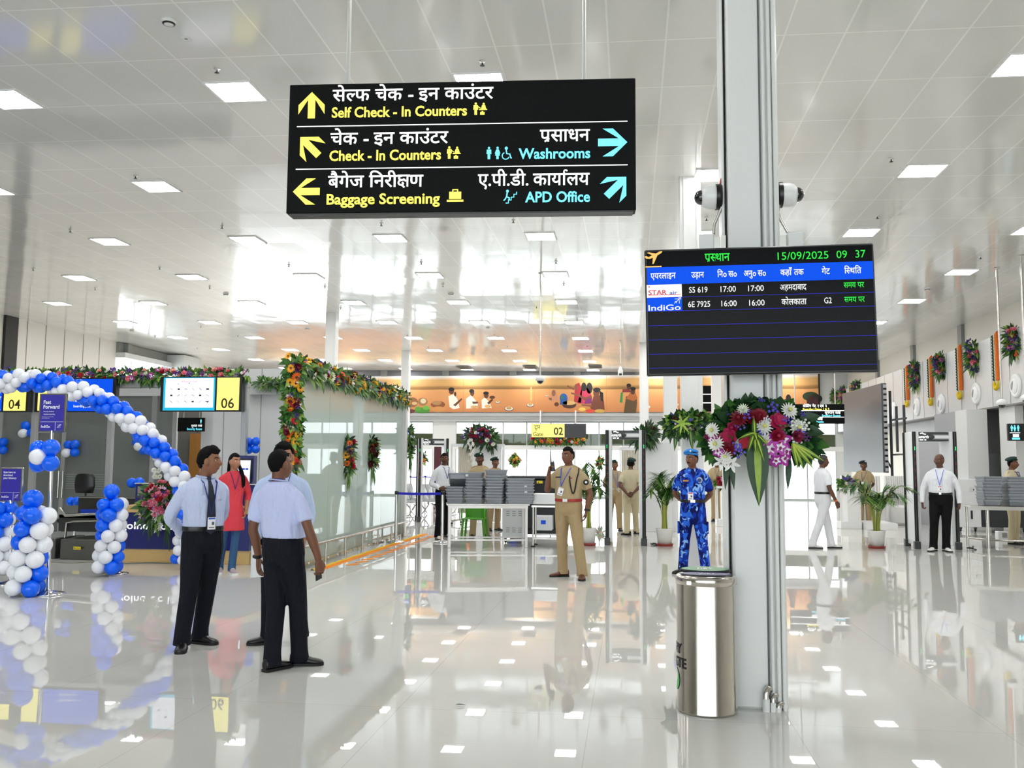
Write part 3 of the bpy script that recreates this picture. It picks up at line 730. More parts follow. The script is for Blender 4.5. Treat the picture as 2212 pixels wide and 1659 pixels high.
# ------------------------------------------------------------------ flowers and leaves
LF = {k: mat('leaf '+k, c, .45, var=.3, vscale=20) for k, c in (('dark', '143c16'), ('mid', '3a6a26'), ('light', '74983a'), ('lime', '8fae3a'), ('grey', '3c4a34'))}
STRIPE = mat('leaf yellow stripe', 'b9c84a', .45)
def leaf(mb, p, d, up, ln, w, droop=.4, m=None, seg=5, fold=.25, stripe=None):
    p = Vector(p); d = Vector(d).normalized(); up = Vector(up); s = d.cross(up)
    s = s.normalized() if s.length > 1e-4 else Vector((1, 0, 0)); n = s.cross(d).normalized()
    vs = []; 
    for i in range(seg+1):
        t = i/seg; ww = w*math.sin(PI*min(1, .12+.88*t)**.8)*.5 if i < seg else .0005
        c = p+d*ln*t+Vector((0, 0, -1))*(droop*ln*t*t)
        vs += [c-s*ww+n*(ww*fold), c, c+s*ww+n*(ww*fold)]
    fs = []
    for i in range(seg):
        for j in (0, 1): fs.append((3*i+j, 3*i+j+1, 3*i+3+j+1, 3*i+3+j))
    mb.add(vs, fs, m, True)
    if stripe: mb.add([v+n*.003*(1 if j % 3 == 1 else 0)+((vs[3*(j//3)+1]-v)*.68) for j, v in enumerate(vs)], fs, stripe, True); k = len(mb.v)-len(vs); mb.v[k:] = [tuple(Vector(v)+n*.004-Vector((0, .003, 0))) for v in mb.v[k:]]
def petal(mb, a, r0, r1, w, z0, z1, m, curl=0, seg=3):
    ca, sa = math.cos(a), math.sin(a); vs = []
    for i in range(seg+1):
        t = i/seg; r = r0+(r1-r0)*t; ww = w*math.sin(PI*(.18+.74*t))*.5; z = z0+(z1-z0)*t+curl*t*t
        for q in (-ww, 0, ww): vs.append((ca*r-sa*q, sa*r+ca*q, z-abs(q)*.15))
    mb.add(vs, [(3*i+j, 3*i+j+1, 3*i+4+j, 3*i+3+j) for i in range(seg) for j in (0, 1)], m, True)
_fl = {}
def flower_mesh(kind, c):
    k = (kind, c)
    if k in _fl: return _fl[k]
    m = mat('petal '+c, c, .55); mb = MB(); rr = random.Random(hash(kind) % 97 if False else len(_fl))
    if kind == 'gerbera':
        for n, r, z, w in ((16, 1, .10, .34), (14, .72, .20, .30)):
            for i in range(n): petal(mb, 2*PI*i/n+z, .12, r, w, .06, z, m, .05)
        mb.ball((0, 0, .12), (.26, .26, .12), mat('flower eye', '4a2a12' if c != 'f2eedc' else '3a3018', .7), 10, 6)
    elif kind == 'mum':
        for n, r, z0, z1, cu in ((16, 1, .1, .12, .05), (14, .88, .15, .38, .06), (12, .68, .2, .58, .02), (9, .42, .25, .70, 0), (6, .2, .3, .76, 0)):
            for i in range(n): petal(mb, 2*PI*(i+.5*(n % 4))/n, .08, r, .26, z0, z1, m, cu, 2)
        mb.ball((0, 0, .5), (.22, .22, .24), mat('mum eye', 'd8d870', .7) if c in ('f4f4ee',) else m, 8, 6)
    elif kind == 'rose':
        for i in range(5): petal(mb, 2*PI*i/5, .1, .95, 1.05, .0, .45, m, .12)
        for i in range(5): petal(mb, 2*PI*i/5+.6, .1, .66, .8, .1, .75, m, .05)
        for i in range(4): petal(mb, 2*PI*i/4+.3, .05, .36, .6, .2, .92, m, 0)
        mb.ball((0, 0, .5), (.3, .3, .42), m, 8, 6)
    elif kind == 'orchid':
        for i in range(5): petal(mb, 2*PI*i/5+PI/2, .05, 1 if i % 2 else .9, .75, .1, .25, m, -.08)
        for i in range(5): petal(mb, 2*PI*i/5+PI/2, .03, .55, .34, .16, .32, mat('petal white core', 'f4eef6', .5), -.05, 2)
        mb.ball((0, -.12, .32), (.16, .22, .12), mat('petal lip', '8a1a6a', .5), 8, 5)
    elif kind == 'lily':
        for i in range(6): petal(mb, 2*PI*i/6, .05, 1, .42, .0, .55, m, -.2)
        for i in range(4): mb.tube([(0, 0, .1), (.14*math.cos(i*1.57), .14*math.sin(i*1.57), .6)], .025, mat('flower eye', '4a2a12', .7), 4)
    elif kind == 'sprig':
        for i in range(9):
            a = 2.4*i; r = .28*math.sqrt(i); mb.ball((r*math.cos(a), r*math.sin(a), .35+.3*rr.random()), .2, m, 6, 4)
    elif kind == 'spadix':
        vs = []
        for i in range(6): petal(mb, 2*PI*i/6, .02, .95, .95, .0, .28, m, .1)
        for i in range(4): petal(mb, 2*PI*i/4, .02, .6, .8, .1, .5, m, .1)
    elif kind == 'marigold':
        for n, r, z in ((10, 1, .2), (9, .8, .5), (7, .5, .75), (4, .25, .9)):
            for i in range(n): petal(mb, 2*PI*i/n+n, .1, r, .5, .1, z, m, 0, 2)
        mb.ball((0, 0, .3), (.7, .7, .45), m, 8, 5)
    _fl[k] = mb.mesh('flower_'+kind); return _fl[k]
def orient(d, spin=0): return Vector((0, 0, 1)).rotation_difference(Vector(d).normalized()) @ Matrix.Rotation(spin, 3, 'Z').to_quaternion()
def put_flower(T, rt, p, d, kind, c, r):
    o = link(kind if kind in ('gerbera', 'rose', 'orchid', 'lily', 'marigold') else {'mum': 'chrysanthemum', 'sprig': 'filler_flower', 'spadix': 'anthurium'}[kind], flower_mesh(kind, c), T, Vector(p)-rt)
    o.rotation_mode = 'QUATERNION'; o.rotation_quaternion = orient(d, R.uniform(0, 6)); o.scale = (r, r, r); return o
def arrangement(name, label, cat, pts, rad, out, palette, nf, nl, group=None, leafm=('dark', 'mid', 'mid', 'light'), fr=(.03, .05), ll=(.10, .2), squash=1.0, root=None, extra=None, lw=.28):
    """a dense cluster of foliage and single flowers along a run of points"""
    P = [Vector(p) for p in pts]; out = Vector(out).normalized(); rt = Vector(root) if root else sum(P, Vector())/len(P)
    T = thing(name, label, cat, rt, 0, group); L_ = [0]
    for a, b in zip(P, P[1:]): L_.append(L_[-1]+(b-a).length)
    def along(t):
        if len(P) == 1: return P[0]
        d = t*L_[-1]
        for i in range(len(P)-1):
            if d <= L_[i+1] or i == len(P)-2: return P[i].lerp(P[i+1], min(1, (d-L_[i])/max(1e-6, L_[i+1]-L_[i])))
    up = Vector((0, 0, 1)); side = out.cross(up).normalized(); up2 = side.cross(out)
    fo = MB()
    for i in range(nl):
        c = along(R.random()); a = R.uniform(0, 2*PI); q = math.sqrt(R.random())
        rr_ = rad[0] if isinstance(rad, tuple) else rad; rz_ = rad[1] if isinstance(rad, tuple) else rad
        off = side*(math.cos(a)*q*rr_)+up2*(math.sin(a)*q*rz_)
        d = (off.normalized()*(.35+.65*q)+out*R.uniform(.05, .7)+Vector((R.uniform(-.3, .3), R.uniform(-.3, .3), R.uniform(-.3, .3))))
        ln = R.uniform(*ll)
        leaf(fo, c+off*.75+out*(rr_*.35*(1-q))*squash-rt, d, out+Vector((0, 0, .3)), ln, ln*R.uniform(lw*.7, lw*1.5), R.uniform(0, .5), LF[R.choice(leafm)], 4)
    fo.done('foliage', None, T)
    for i in range(nf):
        c = along((i+R.uniform(.1, .9))/nf); a = R.uniform(0, 2*PI); q = math.sqrt(R.random())*.92
        rr_ = rad[0] if isinstance(rad, tuple) else rad; rz_ = rad[1] if isinstance(rad, tuple) else rad
        off = side*(math.cos(a)*q*rr_)+up2*(math.sin(a)*q*rz_)
        kind, col, sc = R.choice(palette)
        put_flower(T, rt, c+off+out*(rr_*.62*(1-.55*q*q))*squash+out*.015, out*1.0+off.normalized()*(.25+.8*q)*1.0, kind, col, R.uniform(*fr)*sc)
    if extra: extra(T, rt, fo)
    return T
MIXED = [('gerbera', 'e8641c', 1), ('gerbera', 'f0a81e', 1), ('gerbera', 'c81438', 1), ('gerbera', 'f2eedc', 1), ('rose', '7a1026', .9), ('gerbera', 'f0a81e', .9), ('sprig', '4a2a7a', .8), ('mum', 'f0c828', .8), ('lily', 'f2c83a', 1.1), ('lily', 'f4f0e0', 1.1), ('gerbera', 'e84a1c', 1), ('sprig', 'c8b0d8', .8)]
PINKS = [('rose', 'f08a9a', .8), ('rose', 'e0608a', .8), ('sprig', '4a2a86', 1), ('sprig', '6a3a9a', .9), ('orchid', 'b02a8e', 1), ('rose', 'c01a34', .8), ('mum', 'f4f4ee', .7), ('sprig', '8a4aa8', .8), ('rose', 'f2b0a0', .8), ('sprig', 'e8e0f0', .7)]
DEEP = [('rose', '7a1430', .9), ('sprig', '4a2a86', 1), ('mum', 'f4f4ee', .8), ('sprig', '3a2a6a', .9), ('rose', '9a1a3a', .8), ('sprig', 'e6e6f0', .7)]

# ------------------------------------------------------------------ balloons
BBL = mat('blue balloon', '0064fa', .2, coat=.15, spec=.35); BWH = mat('white balloon', 'eceef4', .25, coat=.2)
_bm = {}
def balloon_mesh(c):
    if c not in _bm:
        b = MB(); m = BBL if c == 'blue' else BWH; prof = []
        for i in range(15):
            a = -PI/2+PI*i/14; prof.append((max(.0, math.cos(a))*(1-.06*max(0, -math.sin(a))), math.sin(a)*(1.0 if a > 0 else 1.10)))
        b.lathe(prof, m, 24); b.lathe([(.02, -1.09), (.05, -1.13), (.10, -1.19), (.04, -1.17), (0, -1.15)], m, 10)
        _bm[c] = b.mesh('balloon_'+c)
    return _bm[c]
def balloon(p, r, c, out, label, group):
    o = link('balloon', balloon_mesh(c), None, p); o.rotation_mode = 'QUATERNION'; o.rotation_quaternion = orient(out, 0); o.scale = (r, r, r)
    return tag(o, label, 'balloon', group)
def balloon_run(pts, r, what, group, spacing=1.5, phase=0, keep=None, fast=False):
    P = [Vector(p) for p in pts]; L_ = sum((b-a).length for a, b in zip(P, P[1:])); n = max(2, round(L_/(r*spacing))); k = 0
    for i in range(n+1):
        d = L_*i/n; j = 0
        while j < len(P)-2 and d > (P[j+1]-P[j]).length: d -= (P[j+1]-P[j]).length; j += 1
        t = (P[j+1]-P[j]).normalized(); c = P[j]+t*d
        f = Vector((0, -1, 0)); s = t.cross(f).normalized(); f = s.cross(t)
        for q in range(4):
            a = phase+i*PI/4+q*PI/2; off = s*math.cos(a)+f*math.sin(a); col = 'blue' if (q+(i if fast else 0)) % 4 < 2 else 'white'
            pos = c+off*r*1.3
            if keep and not keep(pos): continue
            where = 'front' if f.dot(off) > .35 else 'rear' if f.dot(off) < -.35 else ('upper' if s.dot(off)*(1 if s.z > 0 else -1) > 0 else 'lower') if abs(s.z) > .4 else ('right' if s.dot(off)*(1 if s.x > 0 else -1) > 0 else 'left')
            balloon(pos, r*R.uniform(.94, 1.06), col, off, '%s balloon, %s side, %s ring of %s' % (col, where, nth(i), what), group)
# ------------------------------------------------------------------ hanging direction sign
YEL = mat('lit yellow', 'f8ea58', .5, emis=.36); CYA = mat('lit cyan', '6adcf4', .5, emis=.36); WHT = mat('lit white', 'f6f6f6', .5, emis=.36)
SIGNB = mat('sign black', '0a0b0c', .5, spec=.12)
def arrow(mb, c, size, ang, m, th=.27, M=None, y=0):
    """arrow outline pointing up, turned by ang"""
    h = size/2; w_ = size*th/2; a = h*.98; k = w_*1.45
    pts = [(0, h), (a, h-a), (a, h-a-2*k*.9), (w_, h-2*k*.72), (w_, -h), (-w_, -h), (-w_, h-2*k*.72), (-a, h-a-2*k*.9), (-a, h-a)]
    ca, sa = math.cos(ang), math.sin(ang)
    mb.poly([(c[0]+x*ca-z*sa, c[1]+x*sa+z*ca) for x, z in pts], m, .002, TR(0, y, 0))
def man_icon(mb, x, z, h, m, skirt=False, y=0):
    n = 10; r = h*.095
    mb.poly([(x+r*math.cos(2*PI*i/n), z+h-r+r*math.sin(2*PI*i/n)) for i in range(n)], m, .002, TR(0, y, 0))
    if skirt: pts = [(-.10, .78), (.10, .78), (.22, .45), (.16, .43), (.10, .62), (.19, .28), (.09, .28), (.09, 0), (-.09, 0), (-.09, .28), (-.19, .28), (-.10, .62), (-.16, .43), (-.22, .45)]
    else: pts = [(-.17, .78), (.17, .78), (.19, .42), (.13, .42), (.11, .66), (.10, 0), (.015, 0), (0, .38), (-.015, 0), (-.10, 0), (-.11, .66), (-.13, .42), (-.19, .42)]
    mb.poly([(x+a*h, z+b_*h) for a, b_ in pts], m, .002, TR(0, y, 0))
def counter_icon(mb, x, z, h, m, y=0):
    man_icon(mb, x-.30*h, z, h, m, False, y); n = 10; r = h*.085
    mb.poly([(x+.32*h+r*math.cos(2*PI*i/n), z+.88*h+r*math.sin(2*PI*i/n)) for i in range(n)], m, .002, TR(0, y, 0))
    mb.poly([(x+.12*h, z+.48*h), (x+.52*h, z+.48*h), (x+.44*h, z+.78*h), (x+.20*h, z+.78*h)], m, .002, TR(0, y, 0))
    mb.poly([(x-.02*h, z+.38*h), (x+.60*h, z+.38*h), (x+.60*h, z+.46*h), (x-.02*h, z+.46*h)], m, .002, TR(0, y, 0))
    mb.poly([(x+.06*h, z), (x+.40*h, z), (x+.40*h, z+.22*h), (x+.29*h, z+.22*h), (x+.29*h, z+.29*h), (x+.17*h, z+.29*h), (x+.17*h, z+.22*h), (x+.06*h, z+.22*h)], m, .002, TR(0, y, 0))
    mb.poly([(x-.18*h, z+.66*h), (x+.08*h, z+.50*h), (x+.08*h, z+.56*h), (x-.14*h, z+.72*h)], m, .002, TR(0, y, 0))
SW, SH_ = 2.615, 1.0
p0, p1 = Vector((-2.56, 6.42, 0)), Vector((.05, 6.59, 0)); c0 = (p0+p1)/2
t = thing('direction_sign', 'large black hanging direction sign with yellow, white and cyan lettering and arrows', 'sign', (c0.x, c0.y, 3.40), math.atan2(p1.y-p0.y, p1.x-p0.x))
b = MB(); b.box((0, .07, .5), (SW, .13, SH_), SIGNB, None, .004); b.box((0, .07, -.006), (SW*.985, .11, .014), mat('sign edge grey', '3c3e3e', .4)); b.done('sign_box', None, t)
for u in (.165, .855):
    x = (u-.5)*SW; b = MB(); zt = ceil_z(c0.x+x)-3.40; b.tube([(x, .07, 1.0), (x, .07, zt)], .016, mat('rod grey', 'c2c2be', .4, .3), 12); b.lathe([(0, 0), (.05, 0), (.05, -.02), (.016, -.025)], mat('rod grey', 'c2c2be', .4, .3), 14, None, True, (x, .07, zt)); b.done('suspension_rod', None, t)
U = lambda x: ((x-60)/2078-.5)*SW
V = lambda v: (1-v)*SH_
bw, by, bc = MB(), MB(), MB(); y_ = -.0015
def sub_part(nm, fn):
    mb = MB(); fn(mb); mb.done(nm, None, t, (0, .003, 0))
fw = lambda a, b_: (b_-a)/2078*SW
def dev(tok, x0, x1, v, size, mb=None, m=WHT, bold=.012): mb = MB(); put_text(mb, hindi(tok, bold), U(x0), V(v), size, m, 'l', 1, None, y_, fw(x0, x1)); mb.done('lettering', None, t, (0, .003, 0))
def lat(s, x0, x1, v, size, mb, m, bold=.022): mb = MB(); put_text(mb, en(s, bold), U(x0), V(v), size, m, 'l', 1, None, y_, fw(x0, x1)); mb.done('lettering', None, t, (0, .003, 0))
dev(['से', '/ल', 'फ', ' ', 'चेक', ' ', '-', ' ', 'इन', ' ', 'काउंटर'], 325, 1297, .137, .140)
dev(['चेक', ' ', '-', ' ', 'इन', ' ', 'काउंटर'], 318, 1030, .475, .140)
dev(['बैगेज', ' ', 'िनरी', 'KSH', 'ण'], 310, 885, .806, .140)
dev(['प', '+r', 'साधन'], 1575, 1870, .475, .140)
dev(['ए.पी.डी.', ' ', 'काया', '^', 'लय'], 1210, 1868, .808, .140)
lat('Self Check - In Counters', 323, 1140, .264, .112, by, YEL); lat('Check - In Counters', 315, 988, .60, .112, by, YEL); lat('Baggage Screening', 305, 985, .935, .112, by, YEL)
lat('Washrooms', 1450, 1872, .605, .112, bc, CYA); lat('APD Office', 1490, 1870, .935, .112, bc, CYA)
for v in (.331, .662): bw = MB(); bw.poly([(U(112), V(v)-.0035), (U(2090), V(v)-.0035), (U(2090), V(v)+.0035), (U(112), V(v)+.0035)], WHT, .002); bw.done('divider_line', None, t, (0, .003, 0))
for c_, s_, a_, m_ in (((U(198), V(.165)), .205, 0, YEL), ((U(192), V(.485)), .205, PI/4, YEL), ((U(180), V(.835)), .205, PI/2, YEL), ((U(2003), V(.49)), .215, -PI/2, CYA), ((U(2024), V(.825)), .205, -PI/4, CYA)): sub_part('arrow', lambda mb: arrow(mb, c_, s_, a_, m_))
for x, z in ((U(1215), V(.262)), (U(1060), V(.597))): sub_part('pictogram', lambda mb: counter_icon(mb, x, z, .095, YEL))
bl, bm_ = by, bc; by = MB()
x, z = U(1076), V(.925)
by.poly([(x-.045, z+.02), (x+.045, z+.02), (x+.045, z+.075), (x-.045, z+.075)], YEL, .002); by.poly([(x-.022, z+.075), (x-.022, z+.095), (x+.022, z+.095), (x+.022, z+.075), (x+.014, z+.075), (x+.014, z+.087), (x-.014, z+.087), (x-.014, z+.075)], YEL, .002); by.poly([(x-.062, z), (x+.062, z), (x+.062, z+.014), (x-.062, z+.014)], YEL, .002)
by.done('pictogram', None, t, (0, .003, 0)); by = bl; bc = MB()
man_icon(bc, U(1274), V(.605), .095, CYA); man_icon(bc, U(1325), V(.605), .095, CYA, True)
x, z = U(1383), V(.605); n = 9
bc.poly([(x-.008+.012*math.cos(2*PI*i/10), z+.082+.012*math.sin(2*PI*i/10)) for i in range(10)], CYA, .002)
vv, ff = ribbon([(x-.008, z+.068), (x-.004, z+.040), (x+.018, z+.038), (x+.026, z+.008), (x+.034, z+.008)], .010); bc.add([(a, -.0015, c) for a, c, _ in vv], ff, CYA)
vv, ff = ribbon([(x-.012+.026*math.cos(a/10), z+.024+.026*math.sin(a/10)) for a in range(20, 62, 3)], .007); bc.add([(a, -.0015, c) for a, c, _ in vv], ff, CYA)
bc.done('pictogram', None, t, (0, .003, 0)); bc = MB()
x, z = U(1400), V(.94)
vv, ff = ribbon([(x-.03, z), (x-.01, z), (x-.01, z+.022), (x+.01, z+.022), (x+.01, z+.044), (x+.03, z+.044), (x+.03, z+.066), (x+.05, z+.066), (x+.05, z+.084)], .008); bc.add([(a, -.0015, c) for a, c, _ in vv], ff, CYA)
bc.poly([(x-.018+.011*math.cos(2*PI*i/10), z+.090+.011*math.sin(2*PI*i/10)) for i in range(10)], CYA, .002)
vv, ff = ribbon([(x-.020, z+.078), (x-.024, z+.048), (x-.004, z+.038), (x-.006, z+.022)], .011); bc.add([(a, -.0015, c) for a, c, _ in vv], ff, CYA)
vv, ff = ribbon([(x-.024, z+.050), (x-.034, z+.03), (x-.046, z+.018)], .009); bc.add([(a, -.0015, c) for a, c, _ in vv], ff, CYA)
bc.done('pictogram', None, t, (0, .003, 0)); bc = bm_

# ------------------------------------------------------------------ flight display on the front column
def e_(n, c, s=1.6):
    m = mat('screen '+n, c, .5, emis=s*.42, spec=.08); m.node_tree.nodes['Principled BSDF'].inputs['Base Color'].default_value = (*[v*.12 for v in lin(c)], 1); return m
GRN, SBL, SWH, SLN, SOR = e_('green', '33e84a', .9), e_('blue', '0a55f0', .75), e_('white', 'ffffff', .75), e_('line', '3a3ae0', .7), e_('orange', 'f6c06a', .9)
SCREEN = mat('screen black', '0a0a0c', .2, coat=0, spec=.09)
PLANE = [(-.50, .05), (-.42, .10), (-.26, .02), (-.05, .14), (-.36, .30), (-.26, .34), (.14, .24), (.36, .36), (.46, .40), (.52, .36), (.46, .26), (.24, .12), (.02, -.42), (-.06, -.44), (-.02, -.02), (-.20, -.10), (-.40, -.08)]
DW, DH = 1.43, .815
t = thing('flight_display', 'large flight information screen listing departures in white and green on black', 'display', (.824, 5.850, 2.112), math.atan2(.05, 1.43))
t.rotation_euler = (0, -.0165, math.atan2(.05, 1.43))
b = MB(); b.box((0, .035, DH/2), (DW, .065, DH), BLK, None, .006); b.done('casing', None, t)
b = MB(); b.box((0, .0005, DH/2), (DW-.024, .004, DH-.024), SCREEN); b.done('screen', None, t)
b = MB(); b.box((0, .115, DH*.55), (.40, .10, .34), mat('mount grey', '8a8c8c', .5, .5)); b.done('wall_bracket', None, t)
U = lambda x: ((x-75)/1750-.5)*DW
V = lambda v: (1-v)*DH
fw = lambda a, b_: (b_-a)/1750*DW
y_ = -.003
b = MB(); b.poly([(U(90), V(.281)), (U(1812), V(.281)), (U(1812), V(.143)), (U(90), V(.143))], SBL, .001, TR(0, -.0016, 0)); b.done('header_band', None, t)
b = MB()
for v in (.385, .493, .607, .72, .832, .942): b.poly([(U(95), V(v)-.0012), (U(1815), V(v)-.0012), (U(1815), V(v)+.0012), (U(95), V(v)+.0012)], SLN, .001, TR(0, -.0016, 0))
b.done('row_lines', None, t)
g, wq = MB(), MB()
put_text(g, hindi(['प', '+r', '/स', 'थान'], .012), U(540), V(.107), .078, GRN, 'l', 1, None, y_, fw(540, 733))
for s_, a, c in (('15/09/2025', 1098, 1482), ('09', 1543, 1622), ('37', 1685, 1760)): put_text(g, en(s_), U(a), V(.112), .070, GRN, 'l', 1, None, y_, fw(a, c))
for v in (.345, .458): put_text(g, hindi(['समय', ' ', 'पर'], .008), U(1587), V(v), .052, GRN, 'l', 1, None, y_, fw(1587, 1740))
for tok, cx, w_ in ((['एयरलाइन'], 215, 195), (['उड़ान'], 482, 98), (['िन', 'o', ' ', 'स', 'o'], 708, 150), (['अनु', 'o', ' ', 'स', 'o'], 920, 170), (['कहाँ', ' ', 'तक'], 1203, 178), (['गेट'], 1458, 62), (['ि', '/स', 'थ', 'ित'], 1660, 128)):
    put_text(wq, hindi(tok, .015), U(cx), V(.234), .056, SWH, 'c', 1, None, y_-.001, fw(0, w_))
for s_, a, c, v in (('S5 619', 413, 555, .353), ('17:00', 655, 772, .353), ('17:00', 866, 985, .353), ('6E 7925', 403, 572, .467), ('16:00', 658, 775, .467), ('16:00', 870, 987, .467), ('G2', 1437, 1493, .463)):
    put_text(wq, en(s_, .006), U(a), V(v), .053, SWH, 'l', 1, None, y_, fw(a, c))
put_text(wq, hindi(['अहमदाबाद'], .008), U(1107), V(.352), .056, SWH, 'l', 1, None, y_, fw(1107, 1308)); put_text(wq, hindi(['कोलकाता'], .008), U(1115), V(.466), .056, SWH, 'l', 1, None, y_, fw(1115, 1305))
g.done('green_lettering', None, t); wq.done('white_lettering', None, t)
b = MB(); x, z = U(142), V(.062); b.poly([(x+p[0]*.112, z+p[1]*.10) for p in PLANE], SOR, .001, TR(0, y_, 0)); b.poly([(U(78), V(.142)), (U(205), V(.142)), (U(205), V(.132)), (U(78), V(.132))], SOR, .001, TR(0, y_, 0)); b.done('departure_icon', None, t)
b = MB(); b.poly([(U(85), V(.384)), (U(357), V(.384)), (U(357), V(.282)), (U(85), V(.282))], SWH, .001, TR(0, -.0016, 0))
RED_, BL2 = e_('red', 'e0283c', .7), e_('deep blue', '2350b8', .7)
put_text(b, en('STAR', .012), U(98), V(.362), .043, RED_, 'l', 1, Matrix.Shear('XZ', 4, (.35, 0)) if False else None, y_, fw(98, 240)); put_text(b, en('air', .01), U(262), V(.362), .034, BL2, 'l', 1, None, y_, fw(262, 322))
b.poly([(U(96), V(.366)), (U(345), V(.366)), (U(345), V(.362)), (U(96), V(.362))], RED_, .001, TR(0, y_, 0)); b.poly([(U(98), V(.302)), (U(112), V(.302)), (U(108), V(.292)), (U(98), V(.296))], RED_, .001, TR(0, y_, 0)); b.done('airline_logo', None, t)
b = MB(); b.poly([(U(85), V(.492)), (U(357), V(.492)), (U(357), V(.386)), (U(85), V(.386))], SBL, .001, TR(0, -.0016, 0)); put_text(b, en('IndiGo', .012), U(95), V(.487), .052, SWH, 'l', 1, None, y_, fw(95, 345))
def indigo_plane(mb, x, z, s, m, y):
    for P in ([(-.5, -.42), (-.1, -.1), (.2, .18), (.5, .46)], [(-.42, .25), (-.05, .24), (.14, .22), (.30, .28)], [(.26, -.45), (.26, -.1), (.22, .12), (.30, .28)], [(-.40, -.12), (-.16, -.14)], [(-.14, -.42), (-.14, -.16)], [(.1, .42), (.5, .46), (.44, .1)]):
        vv, ff = ribbon([(x+a*s, z+c*s) for a, c in P], s*.07); mb.add([(a, y, c) for a, c, _ in vv], ff, m)
indigo_plane(b, U(322), V(.412), .042, SWH, y_); b.done('airline_logo', None, t)

# ------------------------------------------------------------------ dome cameras and boxes on the column
BRN = mat('dark cable brown', '2a1a10', .6); WP = mat('camera white', 'ececea', .3); DOME = mat('dark dome', '08080a', .05, coat=1)
def column_camera(side, label):
    z = aty(1640, 425, CY).z; x = CX-.01+side*.165
    t = thing('dome_camera', label, 'security camera', (x, CY-.02, z))
    q = Matrix.Rotation(side*PI/2, 4, 'Y')
    b = MB(); b.lathe([(.0, .015), (.085, .015), (.088, .035), (.088, .055)], BLK, 24, q); b.done('back_plate', None, t)
    b = MB(); b.lathe([(.080, .05), (.082, .10), (.070, .135), (.052, .15), (.048, .15)], WP, 28, q); b.done('housing', None, t)
    b = MB(); b.ball((0, 0, .150), (.052, .052, .05), DOME, 20, 12, q); b.done('dome', None, t)
    b = MB()
    for k, c in enumerate(('c03020', 'd8b030', '2a1a10', 'e8e0d0')): b.tube([(side*.018, -.02+.012*k, .125), (side*.03, -.03+.01*k, .06), (side*.012, -.02+.01*k, 0), (side*.02, 0, -.08)], .004, mat('wire '+c, c, .5), 6)
    b.done('wires', None, t)
    b = MB(); P = [(side*.030, -.03, -.07), (side*.022, -.03, -.13), (side*.05, -.03, -.20), (side*.085, -.03, -.265)] if side > 0 else [(side*.02, -.03, -.08), (side*.05, -.03, -.15), (side*.07, -.03, -.20), (side*.075, -.03, -.265)]
    b.tube([q_[:3] for q_ in spl([list(p) for p in P], 12)], [.010 if k % 2 else .013 for k in range(37)], STEEL, 8); b.done('flexible_conduit', None, t)
    b = MB(); b.box((side*.125, -.03, -.345), (.10, .08, .15), WP, None, .006); b.done('junction_box', None, t)
    b = MB(); b.box((side*.055, -.03, -.335), (.05, .012, .10), STEEL); b.box((side*.012, -.03, -.335), (.03, .05, .11), STEEL); b.done('bracket', None, t)
column_camera(-1, 'white dome camera with coiled conduit on the side of the column facing the hanging sign')
column_camera(1, 'white dome camera with smooth conduit on the column side away from the hanging sign')
def pole_camera(px, py_bot, py_top, X, label, ptz=False):
    t0 = None
    if X is None: d = ray(px, py_top); k = (ceil_z(0)-EYE)/(d.z+.013*d.x); p = CP+d*k
    else: p = atx(px, py_top, X)
    z = aty(px, py_bot, p.y).z; zt = ceil_z(p.x)
    t = thing('pole_camera', label, 'security camera', (p.x, p.y, z)); h = zt-z
    b = MB(); b.tube([(0, 0, .12), (0, 0, h)], .022 if not ptz else .014, STEEL, 12); b.lathe([(0, h), (.06, h), (.06, h-.015), (.02, h-.02)], STEEL, 16); b.done('pole', None, t)
    if ptz:
        b = MB(); b.lathe([(.02, .34), (.05, .30), (.06, .24), (.085, .20), (.09, .08), (.06, .05)], WP, 20); b.done('housing', None, t)
        b = MB(); b.ball((0, 0, .05), (.085, .085, .08), WP, 18, 12); b.box((0, -.07, .05), (.10, .05, .07), BLK, None, .01); b.done('camera_head', None, t)
    else:
        b = MB(); b.lathe([(.03, .16), (.085, .13), (.11, .10), (.112, .045), (.085, .03)], WP, 24); b.done('housing', None, t)
        b = MB(); b.ball((0, 0, .045), (.082, .082, .085), DOME, 18, 10); b.done('dome', None, t)
    return t
pole_camera(1168, 826, 590, None, 'white dome camera hanging on a steel pole in front of the mural')
pole_camera(1340, 812, 735, None, 'white pan camera hanging on a thin pole near the women of the mural', True)
pole_camera(2153, 878, 589, 7.88, 'dome camera on a hanging steel pole before the marigold garlands, lower of the pair')
pole_camera(2205, 868, 560, 7.88, 'dome camera on a hanging steel pole by the topmost bouquet, higher of the pair')

